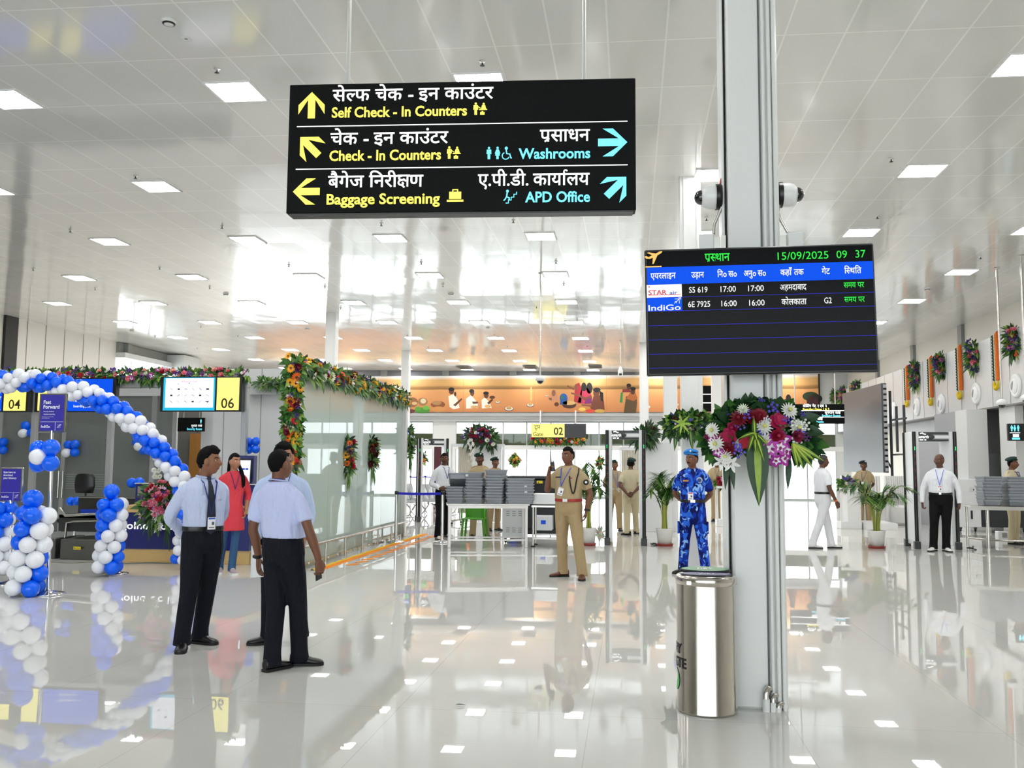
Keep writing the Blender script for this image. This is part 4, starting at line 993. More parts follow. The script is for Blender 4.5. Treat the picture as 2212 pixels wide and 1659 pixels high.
# ------------------------------------------------------------------ litter bin
bp_ = atz(1531, 1531)
t = thing('litter_bin', 'round stainless steel litter bin beside the white column', 'bin', (.475, 6.00, 0))
RB, HB = .188, .845
BINM = mat('bin steel', 'cfc9bf', .17, 1, bump=.02, bscale=6, stretch=(1, 1, .1))
b = MB(); b.lathe([(0, 0), (RB-.004, 0), (RB, .006), (RB, .012), (RB-.002, .018), (RB-.002, HB-.055)], BINM, 64); b.done('drum', None, t)
b = MB(); b.lathe([(RB-.002, HB-.06), (RB+.004, HB-.058), (RB+.004, HB-.015), (RB-.006, HB-.004), (RB-.02, HB)], BINM, 64); b.lathe([(RB-.02, HB), (RB-.05, HB-.008), (.0, HB-.012)], CHROME, 48); b.done('lid_ring', None, t)
for nm, c, y0, tl, txt in (('flap_green', '2f9a50', .052, .13, 'DRY'), ('flap_purple', '463a86', -.070, .06, 'WET')):
    b = MB(); n = 30; Mx = TR(0, y0, HB+(.022 if y0 > 0 else .004)) @ Matrix.Rotation(tl, 4, 'X')
    rim = [(.152*math.cos(2*PI*i/n), .058*math.sin(2*PI*i/n)) for i in range(n)]
    b.add([Mx @ Vector((x, y, .006)) for x, y in rim]+[Mx @ Vector((x*1.06, y*1.1, 0)) for x, y in rim]+[Mx @ Vector((x*1.06, y*1.1, -.012)) for x, y in rim], [list(range(n))], mat('bin '+nm, c, .3, coat=.4))
    k = len(b.v)-3*n; b.add([b.v[k+i] for i in range(3*n)], [(r*n+i, r*n+(i+1) % n, (r+1)*n+(i+1) % n, (r+1)*n+i)[::-1] for r in (0, 1) for i in range(n)], mat('flap edge', '20242a', .3))
    put_text(b, en(txt, .02), 0, -.018, .05, mat('flap print', 'e8ece8', .4), 'c', 1, Mx @ TR(0, 0, .0075) @ Matrix.Rotation(-PI/2, 4, 'X'), 0)
    b.done('flap', None, t)
b = MB(); b.box((-.115, -RB*.83, HB-.04), (.03, .012, .022), CHROME, RZ(0)); b.done('latch', None, t)
b = MB(); ang0 = math.radians(-172)
def wrap(s_, z, size, m, centre, bold=.03):
    vs, fs = en(s_, bold); x1 = max(v[0] for v in vs)
    b.add([((RB+.0015)*math.cos(centre+(v[0]-x1/2)*size/RB), (RB+.0015)*math.sin(centre+(v[0]-x1/2)*size/RB), z+v[1]*size) for v in vs], fs, m)
INK = mat('bin print black', '151515', .5); wrap('DRY', .36, .085, INK, ang0-.07); wrap('WASTE', .275, .085, INK, ang0-.13); b.done('lettering', None, t)
b = MB(); n = 26
b.add([((RB+.0012)*math.cos(ang0-.12+.07/RB*math.cos(2*PI*i/n)), (RB+.0012)*math.sin(ang0-.12+.07/RB*math.cos(2*PI*i/n)), .195+.07*math.sin(2*PI*i/n)) for i in range(n)], [list(range(n))], mat('bin print green', '3fae4a', .4)); b.done('recycling_disc', None, t)
# ------------------------------------------------------------------ people
SK1 = mat('skin medium', '8c5c42', .48); SK2 = mat('skin brown', '744932', .48); SK3 = mat('skin dark', '603b28', .48); SK4 = mat('skin light', 'a87458', .48)
HAIR = mat('black hair', '080706', .75, bump=.3, bscale=120, spec=.15); HAIRG = mat('greying hair', '2a2725', .6, bump=.3, bscale=120)
def cloth(n, c, b=.35, sc=11): return mat(n, c, .8, bump=b*2, bscale=sc, stretch=(1.3, 1.3, .5), spec=.2)
PALE = cloth('pale blue shirt', 'c4cdea'); PALE2 = cloth('light blue shirt', 'bccdee'); PALE3 = cloth('lilac blue shirt', 'c6cdf2')
NAVY = cloth('black navy trousers', '11141d'); BLKT = cloth('black trousers', '0c0c0f')
KHK = cloth('khaki shirt', 'b09d7a'); KHKT = cloth('khaki trousers', 'a8926e'); KHP = cloth('pale khaki', 'c9bea0'); KHPT = cloth('pale khaki trousers', 'c4b795')
WSH = cloth('white shirt', 'e6e7ec'); WTR = cloth('white trousers', 'dfe0e4')
RED = cloth('coral red kurta', 'd4424e'); JEAN = cloth('blue jeans', '36587e')
LEA = mat('black leather', '131313', .32); BRL = mat('brown leather', '5c2f1e', .35); WSN = mat('white sneaker', 'e0dfda', .5); PSN = mat('mauve sneaker', 'a8969c', .6)
LNY = mat('navy lanyard', '23307c', .6); LNB = mat('bright blue lanyard', '1e5ae0', .6)
GBER = mat('dark green beret', '12332a', .85); BBER = mat('blue beret', '2f86dc', .85); REDB = mat('red belt', 'a02220', .4); BUCK = mat('silver buckle', 'd6d6d2', .25, .9)
def camo_mat():
    m = bpy.data.materials.new('blue camouflage'); m.use_nodes = True; nt = m.node_tree; b = nt.nodes['Principled BSDF']; L = nt.links
    tc = nt.nodes.new('ShaderNodeTexCoord'); b.inputs['Roughness'].default_value = .8; b.inputs['Specular IOR Level'].default_value = .2
    def layer(scale, off, dist):
        mp = nt.nodes.new('ShaderNodeMapping'); mp.inputs['Location'].default_value = off; mp.inputs['Scale'].default_value = (1, 1, .75); L.new(tc.outputs['Object'], mp.inputs[0])
        n = nt.nodes.new('ShaderNodeTexNoise'); n.inputs['Scale'].default_value = scale; n.inputs['Detail'].default_value = 1.5; n.inputs['Distortion'].default_value = dist; L.new(mp.outputs[0], n.inputs['Vector']); return n.outputs[0]
    col = None
    base = lin('1234a0')
    for sc, off, th, c, di in ((8, (0, 0, 0), .49, '0a1458', 1.2), (10, (3, 1, 5), .55, '2a66d8', .9), (12, (7, 2, 1), .615, '8ab8f2', 1.2)):
        k = math_node(nt, 'GREATER_THAN', layer(sc, off, di), th)
        mx = nt.nodes.new('ShaderNodeMix'); mx.data_type = 'RGBA'; L.new(k, mx.inputs[0])
        if col is None: mx.inputs[6].default_value = (*base, 1)
        else: L.new(col, mx.inputs[6])
        mx.inputs[7].default_value = (*lin(c), 1); col = mx.outputs[2]
    L.new(col, b.inputs['Base Color']); return m
CAMO = camo_mat()
def who(label, foot_px, a, H, feet=None, **kw):
    """stand a person where the middle of the feet is; a is the turn from facing down the hall towards the entrance, feet = ((px,py,turn),(px,py,turn)) for left and right foot"""
    loc = atz(*foot_px); h = PI+a; s = H/1.75
    if feet:
        F_ = []
        for px, py, fa in feet:
            p = RZ(-h) @ ((atz(px, py)-loc)/s); d = Vector((-math.sin(fa-a), math.cos(fa-a), 0)); p = p-d*.045
            F_.append((p.x, p.y, fa-a))
        kw['feet'] = tuple(F_)
    T = person(label, loc, h, H, **kw)
    W = TR(*loc) @ RZ(h) @ Matrix.Scale(s, 4)
    return T, W
BEHIND = {'R': ((.245, -.13, 1.13), (.07, -.205, .955), (-.85, -.1, -.45), (0, -1, .1), (.4, .5, .4)), 'L': ((-.245, -.13, 1.13), (-.07, -.215, .93), (.85, -.1, -.45), (0, -1, .1), (.4, .5, .4))}
def patch(nm, m, P, par_part, T, s, n=None):
    pass
# the three men talking
who('man in pale blue long-sleeved shirt with dark tie and lanyard, hands behind back', (429, 1399), .92, 1.665, ((442, 1391, 1.35), (392, 1407, .35)), shirt=PALE, pants=NAVY, skin=SK1, hairm=HAIR, shoes=LEA, sleeve='long', arms=BEHIND, headyaw=.72, lean=.03, hair='full', lanyard=LNY, card=(.0, 1.10, .0, mat('card blue', '2a5ac8', .4)), tie=mat('dark blue tie', '131a2c', .6, bump=.1, bscale=60), belt=LEA, voxel=.0055)
def phone_hand(T, part, K, A, HM, s): pass
T, W = who('man seen from behind in short-sleeved pale blue shirt and dark trousers', (606, 1443), PI-.36, 1.64, ((600, 1446, PI-.5), (662, 1437, 1.55+.25)), shirt=PALE3, pants=NAVY, skin=SK2, hairm=HAIR, shoes=LEA, sleeve='short', girth=1.02, sway=-.13, headyaw=-.38,
    arms={'L': ((-.285, -.03, 1.10), (-.30, .03, .845), (-.15, .25, -1), (1, .4, .1), (.25, .3, .2)), 'R': ((.275, .0, 1.115), (.315, .055, .86), (.0, .25, -1), (-1, .3, 0), (.55, .7, .5))}, lanyard=LNY, watch=('L', LEA), voxel=.0055, pocket=False)
o = thing('mobile_phone', 'black mobile phone held low in the hand of the man seen from behind', 'phone'); o.matrix_world = W @ TR(.29, .085, .775) @ Matrix.Rotation(.25, 4, 'X') @ Matrix.Rotation(.12, 4, 'Y')
b = MB(); b.box((0, 0, 0), (.010, .072, .15), BLK, None, .003); b.done('case', None, o); b = MB(); b.box((.0058, 0, 0), (.001, .064, .136), mat('phone glass', '0a0a0e', .06)); b.done('screen', None, o)
def specs(T, part, K, A, HM, s):
    e = MB()
    for sg in (-1, 1):
        e.tube([HM @ Vector((sg*.031+.020*math.cos(t*PI/6), .092, .010+.016*math.sin(t*PI/6))) for t in range(13)], .0018, BLK, 5, False); e.tube([HM @ Vector((sg*.051, .090, .012)), HM @ Vector((sg*.076, .03, .014)), HM @ Vector((sg*.078, -.02, .008))], .0018, BLK, 5)
    e.tube([HM @ Vector((-.011, .092, .012)), HM @ Vector((.011, .092, .012))], .0018, BLK, 5); part('glasses', e)
T, W = who('man in glasses and light blue shirt facing the entrance, half hidden behind another man', (600, 1390), .35, 1.71, ((650, 1390, .4), (568, 1392, -1.1)), shirt=PALE2, pants=NAVY, skin=SK4, hairm=HAIR, shoes=LEA, sleeve='long', headyaw=.15, hair='full', lanyard=LNY, girth=.95, extra=specs,
    arms={'R': ((.235, -.02, 1.12), (.19, .10, .90), (-.1, .3, -1), (-1, 0, 0), (.5, .6, .4)), 'L': ((-.24, -.02, 1.12), (-.20, .12, .90), (.1, .3, -1), (1, 0, 0), (.5, .6, .4))}, voxel=.0055)
o = thing('paper_sheet', 'white paper sheet held at thigh height by the man in glasses', 'paper'); o.matrix_world = W @ TR(.185, .16, .74) @ RZ(.5)
b = MB(); b.add([(-.06+.02*k, .006*math.sin(k), z) for z in (-.15, 0, .12) for k in range(7)]+[(-.06+.02*k, .006*math.sin(k)+.0012, z) for z in (-.15, 0, .12) for k in range(7)], [(r*7+k, r*7+k+1, r*7+k+8, r*7+k+7) for r in (0, 1) for k in range(6)]+[(21+r*7+k, 21+r*7+k+7, 21+r*7+k+8, 21+r*7+k+1) for r in (0, 1) for k in range(6)], mat('paper white', 'eceef2', .6), True); b.done('sheet', None, o)
# woman in red
who('woman in coral red kurta and blue jeans with long dark plait, by the kiosk', (497, 1239), .72, 1.67, ((503, 1240, .75), (474, 1238, .45)), shirt=RED, pants=(JEAN, .80), skin=SK4, hairm=HAIR, shoes=PSN, sole=WSN, sleeve='mid', hair='long', girth=.90, shoulder=.90, coat_len=.62, headyaw=.35, lanyard=LNY, collar=False, fem=1,
    arms={'L': ((-.25, -.06, 1.12), (-.18, .06, .90), (.3, .4, -1), (1, 0, 0), (.5, .6, .4)), 'R': ((.24, -.06, 1.12), (.18, .08, .92), (-.4, .4, -1), (-1, 0, 0), (.5, .6, .4))})
# officer with the radio
def officer(T, part, K, A, HM, s):
    sh, el, wr, hd, pn, cu, sgn = A['L']
    e = MB(); P = []
    for q in range(13):
        t = q/12; x = -.165+.105*t; z = 1.40-.20*math.sin(PI*t)*1.25-.05*t; P.append((x, torso_front(min(z, 1.40), x, K)+.012, z))
    P = [(-.15, .02, 1.455)]+P; e.tube([q[:3] for q in spl([list(p) for p in P], 3)], .009, mat('black cord', '15161f', .7), 8); part('shoulder_cord', e)
    d = (el-sh).normalized(); p = sh.lerp(el, .45)
    e = MB(); Mx = TR(p.x-.030, p.y+.060, p.z) @ RZ(.42) @ Matrix.Rotation(-PI/2, 4, 'X'); e.lathe([(0, .006), (.034, .006), (.038, 0)], mat('patch black', '121216', .7), 20, Mx); e.lathe([(0, .008), (.015, .008), (.016, .006)], mat('patch white', 'e8e8e8', .7), 12, Mx); part('sleeve_patch', e)
    e = MB(); e.box((.10, torso_front(1.335, .10, K)+.008, 1.335), (.075, .006, .018), BLK, None); part('name_tag', e)
    e = MB(); e.box((-.085, torso_front(1.325, .085, K)+.010, 1.325), (.022, .006, .014), mat('ribbon red', 'c02028', .5)); part('ribbon_badge', e)
T, W = who('policeman in khaki uniform with red belt speaking into a walkie-talkie', (1228, 1249), -.28, 1.79, ((1257, 1253, .05), (1208, 1246, -1.15)), shirt=KHK, pants=KHKT, skin=SK2, hairm=HAIR, shoes=BRL, sleeve='short', belt=REDB, buckle=BUCK, headyaw=-.30, lanyard=LNB, card=(.055, 1.165, -.28, WSN), strap=KHK, watch=('L', LEA), extra=officer, girth=1.03,
    arms={'R': ((.285, .05, 1.155), (.195, .235, 1.385), (-.25, .10, 1), (-.95, .1, -.2), (.75, .9, .6)), 'L': ((-.285, -.05, 1.125), (-.255, .015, .885), (.15, .1, -1), (1, .3, 0), (.4, .4, .3))}, voxel=.006)
o = thing('walkie_talkie', 'black walkie-talkie in the raised hand of the khaki-uniformed policeman', 'radio'); o.matrix_world = W @ TR(.135, .245, 1.475) @ Matrix.Rotation(.12, 4, 'Y') @ RZ(.4)
b = MB(); b.box((0, 0, 0), (.055, .036, .125), BLK, None, .006); b.done('case', None, o); b = MB(); b.tube([(.015, 0, .06), (.015, 0, .10), (.013, 0, .20)], [.008, .007, .004], BLK, 8); b.done('antenna', None, o); b = MB(); b.tube([(-.012, 0, .06), (-.012, 0, .078)], .008, DKG, 10); b.done('knob', None, o)
# camouflage uniform
def camo_extra(T, part, K, A, HM, s):
    e = MB(); e.box((.09, torso_front(1.315, .09, K)+.009, 1.315), (.085, .006, .022), mat('name tape orange', 'c98a2c', .5)); part('name_tag', e)
    e = MB(); Mx = TR(-.095, torso_front(1.325, .095, K)+.009, 1.325) @ Matrix.Rotation(-PI/2, 4, 'X'); e.lathe([(0, .003), (.040, .003), (.042, 0)], mat('crest grey', 'aeb4c4', .6), 20, Mx); e.lathe([(0, .0045), (.026, .0045), (.027, .003)], mat('crest blue', '2a4a86', .6), 16, Mx); part('chest_patch', e)
    for sg in (-1, 1):
        e = MB(); hip, = [Vector((sg*.20, .0, .66))]; e.box(hip, (.03, .13, .17), CAMO, None, .008); part('cargo_pocket', e)
who('guard in blue camouflage uniform and bright blue beret, hands behind back', (1498, 1242), -.06, 1.76, ((1525, 1245, -.02), (1470, 1239, -.95)), shirt=CAMO, pants=CAMO, skin=SK2, hairm=HAIR, shoes=LEA, sleeve='short', arms=BEHIND, headyaw=-.62, beret=BBER, moustache=True, belt=BLK, buckle=BUCK, lanyard=LNB, card=(.03, 1.12, 0), extra=camo_extra, strap=CAMO, voxel=.006, girth=.97)
# tray table staff
who('man in white shirt and black trousers reaching to the grey trays', (957, 1163), .75, 1.77, ((968, 1160, .9), (948, 1166, .6)), shirt=WSH, pants=BLKT, skin=SK3, hairm=HAIR, shoes=WSN, sleeve='long', moustache=True, headyaw=-.55, lanyard=LNY,
    arms={'L': ((-.25, .10, 1.14), (-.12, .36, 1.08), (.1, 1, .0), (.9, 0, -.3), (.4, .5, .3)), 'R': ((.26, -.06, 1.12), (.20, .18, 1.02), (-.2, 1, .0), (-.9, 0, -.3), (.4, .5, .3))}, voxel=.009)
who('policeman in khaki and green beret standing behind the tray stacks', (1035, 1160), -.02, 1.77, ((1052, 1160, .6), (1019, 1162, -.1)), shirt=KHK, pants=KHKT, skin=SK3, hairm=HAIR, shoes=LEA, beret=GBER, strap=KHK, moustache=True, arms={'R': ((.27, .05, 1.13), (.14, .24, 1.05), (-.8, .6, 0), (0, 0, -1), (.4, .5, .3)), 'L': ((-.27, .05, 1.13), (-.14, .24, 1.05), (.8, .6, 0), (0, 0, -1), (.4, .5, .3))}, voxel=.009)
who('policewoman in khaki and green beret half hidden by the tallest tray stack', (1068, 1147), .5, 1.70, ((1077, 1146, .8), (1058, 1147, .3)), shirt=KHK, pants=KHKT, skin=SK2, hairm=HAIR, shoes=LEA, beret=GBER, strap=KHK, girth=.95, voxel=.009)
# inside the walk-through gate
who('smiling policewoman in khaki with blue lanyard, framed by the metal detector', (1328, 1146), .12, 1.66, ((1340, 1147, .2), (1316, 1145, -.1)), shirt=KHK, pants=KHKT, skin=SK2, hairm=HAIR, shoes=LEA, beret=GBER, strap=KHK, lanyard=LNB, card=(-.06, 1.02, .1), arms=BEHIND, belt=KHPT, girth=.95, shoulder=.93, voxel=.009)
who('policeman in pale khaki seen from behind, hands clasped at his back', (1363, 1155), PI-.05, 1.70, ((1352, 1156, PI+.9), (1376, 1153, PI-.4)), shirt=KHP, pants=KHPT, skin=SK3, hairm=HAIR, shoes=LEA, beret=GBER, arms=BEHIND, belt=KHPT, strap=KHP, pocket=False, voxel=.009)
who('policeman in khaki holding flowers behind the guard in camouflage', (1550, 1126), -.1, 1.76, shirt=KHK, pants=KHKT, skin=SK2, hairm=HAIR, shoes=LEA, lanyard=LNY, strap=KHK, arms={'R': ((.26, .04, 1.13), (.10, .24, 1.10), (-.8, .6, 0), (0, 0, -1), (.5, .6, .4)), 'L': ((-.26, .04, 1.13), (-.10, .24, 1.10), (.8, .6, 0), (0, 0, -1), (.5, .6, .4))}, voxel=.01)
# right side
who('man in white short-sleeved uniform with black belt walking, seen from the side', (1780, 1185), PI/2+.30, 1.77, ((1803, 1184, PI/2+.1), (1762, 1185, PI/2+.1)), shirt=WSH, pants=WTR, skin=SK3, hairm=HAIRG, shoes=WSN, belt=BLK, girth=1.05, headyaw=-.1,
    arms={'R': ((.255, .0, 1.12), (.245, .13, .88), (.0, .4, -1), (-1, 0, 0), (.35, .5, .3)), 'L': ((-.25, .02, 1.12), (-.24, .10, .87), None, None, None)}, watch=('R', mat('orange thread', 'd8742c', .6)), voxel=.008)
who('policeman in khaki and dark beret standing before the grey video wall', (1869, 1137), -.15, 1.70, shirt=KHK, pants=KHKT, skin=SK3, hairm=HAIR, shoes=LEA, beret=mat('dark beret', '1c2028', .85), strap=KHK, arms=BEHIND, card=(.06, 1.15, 0, WSN), lanyard=LNY, voxel=.01)
who('balding man in white shirt and black trousers standing in the metal detector', (2036, 1191), -.36, 1.80, ((2047, 1192, .15), (2014, 1191, -.75)), shirt=WSH, pants=BLKT, skin=SK3, hairm=HAIRG, shoes=WSN, sleeve='long', hair='bald', moustache=True, headyaw=-.40, lanyard=LNB, card=(-.0, 1.13, 0), belt=LEA, girth=1.10,
    arms={'R': ((.285, -.03, 1.11), (.305, .02, .85), (-.1, .2, -1), (-1, .2, 0), (.9, 1.1, .8)), 'L': ((-.29, -.03, 1.11), (-.305, .02, .85), (.1, .2, -1), (1, .2, 0), (.9, 1.1, .8))}, voxel=.007)
who('policeman in khaki and green beret beside the trays at the right edge', (2192, 1176), .85, 1.76, shirt=KHP, pants=KHPT, skin=SK2, hairm=HAIR, shoes=LEA, beret=GBER, strap=KHP, moustache=True, lanyard=LNY, girth=1.08, arms={'R': ((.27, .03, 1.13), (.20, .24, 1.05), (-.2, 1, 0), (0, 0, -1), (.4, .5, .3)), 'L': ((-.27, .0, 1.13), (-.22, .2, 1.0), (.2, 1, 0), (0, 0, -1), (.4, .5, .3))}, voxel=.008)
# ------------------------------------------------------------------ check-in hall on the left
NAVYP = mat('navy laminate', '10186e', .35); WOOD = mat('light wood laminate', 'dcb878', .45, var=.12, vscale=3, stretch=(1, 1, 12)); DOORW = mat('brown door wood', 'b47c3c', .5, var=.15, vscale=4, stretch=(6, 6, .6))
GUN = mat('gunmetal steel', '6e6d69', .3, .8); PANELG = mat('dark glass partition', '4a4c48', .08, spec=.6)
YC = 15.35     # plane of the counter frame
# rear glass partition with posts, fascia and the door to the security room
def PX(px, Y, py=1000): return aty(px, py, Y).x
YG = 17.4
b = MB(); zt = aty(200, 856, YG).z; bx((-17, YG+1.6, 0), (PX(462, YG+1.6), YG+1.7, 3.4), mat('cabin rear wall', '77756f', .6), b); bx((-17, YG-.05, zt), (PX(462, YG), YG+.1, aty(200, 826, YG).z+.05), GREYW, b); struct('wall_cabin', b)
o = thing('partition', 'long grey glass cabin front behind the check-in counters with steel posts', 'glass partition', (0, YG, 0)); o['kind'] = 'structure'
g = MB(); g.quad((-17, 0, .1), (PX(378, YG), 0, .1), (PX(378, YG), 0, zt), (-17, 0, zt)); g.done('glass', GLASSG, o)
for px in (0, 138, 237, 330, 376): b = MB(); x = PX(px, YG); b.box((x, -.01, zt/2), (.09, .07, zt), ALU); b.done('post', None, o)
b = MB(); b.box((-12, 0, .05), (11, .08, .1), ALU); b.done('sill', None, o)
for px in (134, 143): b = MB(); x = PX(px, YG); z0, z1 = aty(px, 1075, YG).z, aty(px, 1017, YG).z; b.tube([(x, -.09, z0), (x, -.09, z1)], .016, STEEL, 10); b.done('pull_handle', None, o)
for k in range(7): b = MB(); z = aty(180, 1025+5*k, YG).z; b.box((PX(180, YG), -.004, z), (PX(225, YG)-PX(133, YG), .004, .012), mat('frosted strip', '8a948e', .6)); b.done('frosted_strip', None, o)
b = MB(); x0, x1 = PX(384, YG+1), PX(433, YG+1); bx((x0, YG+1.50, 0), (x1, YG+1.6, aty(400, 935, YG+1).z), DOORW, b); d_ = struct('door_1', b); b = MB(); b.box((x1-.09, YG+1.46, 1.05), (.03, .06, .2), STEEL); b.done('door_handle', None, d_)
b = MB(); bx((PX(433, YG), YG-.02, 0), (PX(462, YG), YG+.1, 3.3), GREYW, b); bx((PX(462, YG-.5), YG-.6, 0), (PX(668, YG-.5), YG-.5, 3.35), mat('white gloss panel', 'e0e0e0', .12), b)
for px in (480, 560, 613): bx((PX(px, YG-.6)-.006, YG-.608, 0), (PX(px, YG-.6)+.006, YG-.6, 3.35), MIDG, b)
bx((PX(536, YG-.6), YG-.75, aty(580, 858, YG).z), (PX(640, YG-.6), YG-.55, aty(580, 833, YG).z), GREYW, b); struct('wall_counter_end', b)
t = thing('room_sign', 'small dark hanging sign reading Security Room above the wooden door', 'sign', aty(413, 932, YG-.3))
W_, H_ = PX(442, YG-.3)-PX(385, YG-.3), aty(413, 903, YG).z-aty(413, 932, YG).z; b = MB(); b.box((0, 0, H_/2), (W_, .05, H_), SIGNB); b.done('sign_box', None, t)
for dx in (-.3, .3): b = MB(); b.tube([(W_*dx, 0, H_), (W_*dx, 0, zt+.25-t.location.z)], .008, STEEL, 6); b.done('suspension_rod', None, t)
b = MB(); put_text(b, hindi(['सुरक्षा' if False else 'सुर', 'KSH', 'ा', ' ', 'क', 'KSH']), W_*.43, H_*.34, .062, WHT, 'r', 1, None, -.027); b.done('lettering', None, t); b = MB(); put_text(b, en('Security Room', .02), W_*.43, H_*.10, .062, CYA, 'r', .85, None, -.027); b.done('lettering', None, t); b = MB(); man_icon(b, W_*.38, H_*.58, .085, CYA, False, -.026); b.done('pictogram', None, t)
# frame over the counters: posts and beam
o = thing('steel_gantry', 'grey steel frame of posts and beam above the check-in counters', 'frame', (0, YC, 0))
zb0, zb1 = aty(300, 838, YC).z, aty(300, 818, YC).z
for px in (-60, 71, 236, 526): b = MB(); x = PX(px, YC); b.box((x, 0, zb1/2), (.10, .10, zb1), ALU, None, .008); b.done('post', None, o)
b = MB(); bx((PX(-150, YC), -.07, zb0), (PX(533, YC), .07, zb1), ALU, b); b.done('beam', None, o)
PINKG = PINKS
pts = [aty(x, 812, YC-.06) for x in (-30, 90, 210, 330, 440, 535)]
arrangement('flower_garland', 'long pink, purple and green flower garland along the beam above the counter displays', 'garland', pts, (.10, .13), (0, -1, .25), PINKS, 98, 1500, None, fr=(.05, .08), ll=(.05, .15), lw=.4)
arrangement('flower_garland', 'short green garland on the white fascia between the counters and the glass partition', 'garland', [aty(560, 828, YG-.8), aty(640, 830, YG-.8)], (.08, .10), (0, -1, .3), [('sprig', '6a4a8a', .7), ('sprig', 'e8e0f0', .6)], 10, 260, None, leafm=('mid', 'light', 'mid', 'dark'), ll=(.05, .16))
# overhead displays
def counter_display(x0, x1, y0, y1, num, label, ad):
    Y = YC-.19; a, c = PX(x0, Y, 850), PX(x1, Y, 850); z0, z1 = aty(300, y1, Y).z, aty(300, y0, Y).z
    t = thing('counter_display', label, 'display', ((a+c)/2, Y, z0)); W_, H_ = c-a, z1-z0
    b = MB(); b.box((0, .06, H_/2), (W_, .12, H_), BLK, None, .008); b.done('casing', None, t)
    b = MB(); b.box((W_*.335, -.002, H_/2), (W_*.27, .006, H_*.92), mat('panel yellow', 'f6ea72', .5, emis=.28, spec=.2)); put_text(b, en(num, .012), W_*.335, H_*.10, H_*.40, mat('digit brown', '2c2008', .6), 'c', 1, None, -.007); b.done('number_panel', None, t)
    b = MB(); ad(b, W_, H_); b.done('screen', None, t)
    b = MB(); b.box((0, .12, H_-.02), (.06, .12, .10), ALU); b.done('hanger', None, t)
def ad_items(b, W_, H_):
    x0, x1 = -W_*.46, W_*.175; b.box(((x0+x1)/2, -.001, H_*.5), (x1-x0, .006, H_*.94), e_('sky blue', '2ab4dc', .9)); b.box(((x0+x1)/2+.006, -.0035, H_*.53), ((x1-x0)*.93, .006, H_*.84), e_('pale', 'e8ecfa', 1.0))
    put_text(b, en('PROHIBITED ITEMS'), (x0+x1)/2, H_*.83, .035, e_('rose', 'd86a9a', .8), 'c', 1, None, -.008)
    rr = random.Random(4)
    for r in range(3):
        for c_ in range(6):
            x = x0+(x1-x0)*(.16+.14*c_); z = H_*(.64-.18*r); m = e_(*(('dark', '30343c', .5) if (r+c_) % 3 else ('grey', 'a0a6b4', .7))) if not (r == 1 and c_ == 3) else e_('red', 'e0283c', .7)
            a = rr.uniform(-1, 1); s_ = .028 if c_ != 5 else .034
            if (r, c_) == (2, 5): b.poly([(x-s_, z+.012), (x+s_, z+.012), (x+s_, z), (x+.012, z-.002), (x+.016, z-.022), (x+.002, z-.022), (x-.004, z-.002), (x-s_, z-.002)][::1], m, .001, TR(0, -.0075, 0))
            elif (r+c_) % 4 == 1: b.box((x, -.008, z), (s_*1.5, .001, .026), m)
            else: vv, ff = ribbon([(x-s_*math.cos(a), z-s_*math.sin(a)), (x+s_*math.cos(a), z+s_*math.sin(a))], .008); b.add([(p, -.008, q) for p, q, _ in vv], ff, m)
def ad_indigo(b, W_, H_):
    x0, x1 = -W_*.46, W_*.175; b.box(((x0+x1)/2, -.001, H_*.5), (x1-x0, .006, H_*.94), e_('blue', '0a55f0', .75))
    put_text(b, en('Passengers w', .015), x0+.06, H_*.28, .062, e_('white', 'ffffff', .75), 'l', 1, None, -.005); put_text(b, en('boarding pass', .015), x0+.06, H_*.12, .062, e_('white', 'ffffff', .75), 'l', 1, None, -.005)
def ad_plain(b, W_, H_):
    x0, x1 = -W_*.46, W_*.175; b.box(((x0+x1)/2, -.001, H_*.5), (x1-x0, .006, H_*.94), e_('blue', '0a55f0', .75)); put_text(b, en('IndiGo', .015), x1-.02, H_*.05, .06, e_('white', 'ffffff', .75), 'r', 1, None, -.005); indigo_plane(b, x1-.05, H_*.42, .07, e_('white', 'ffffff', .75), -.006)
counter_display(346, 522, 814, 889, '06', 'lit display over counter 06 with a chart of small items', ad_items)
counter_display(-112, 62, 818, 890, '04', 'lit yellow and blue display over counter 04', ad_plain)
# 05 hangs mirrored: its number panel is at the other end
def ad_left(b, W_, H_):
    x0, x1 = -W_*.20, W_*.46; b.box(((x0+x1)/2, -.001, H_*.5), (x1-x0, .006, H_*.94), e_('blue', '0a55f0', .75))
    put_text(b, en('Passengers w', .015), x0+.30, H_*.30, .062, e_('white', 'ffffff', .75), 'l', 1, None, -.005); put_text(b, en('boarding pass', .015), x0+.30, H_*.14, .062, e_('white', 'ffffff', .75), 'l', 1, None, -.005)
Y = YC-.19; a, c = PX(75, Y, 850), PX(250, Y, 850); z0, z1 = aty(300, 890, Y).z, aty(300, 816, Y).z
t = thing('counter_display', 'blue boarding-pass display half hidden behind the balloon arch', 'display', ((a+c)/2, Y, z0)); W_, H_ = c-a, z1-z0
b = MB(); b.box((0, .06, H_/2), (W_, .12, H_), BLK, None, .008); b.done('casing', None, t); b = MB(); b.box((-W_*.335, -.002, H_/2), (W_*.24, .006, H_*.92), mat('panel yellow', 'f6ea72', .5)); b.done('number_panel', None, t); b = MB(); ad_left(b, W_, H_); b.done('screen', None, t); b = MB(); b.box((0, .12, H_-.02), (.06, .12, .10), ALU); b.done('hanger', None, t)
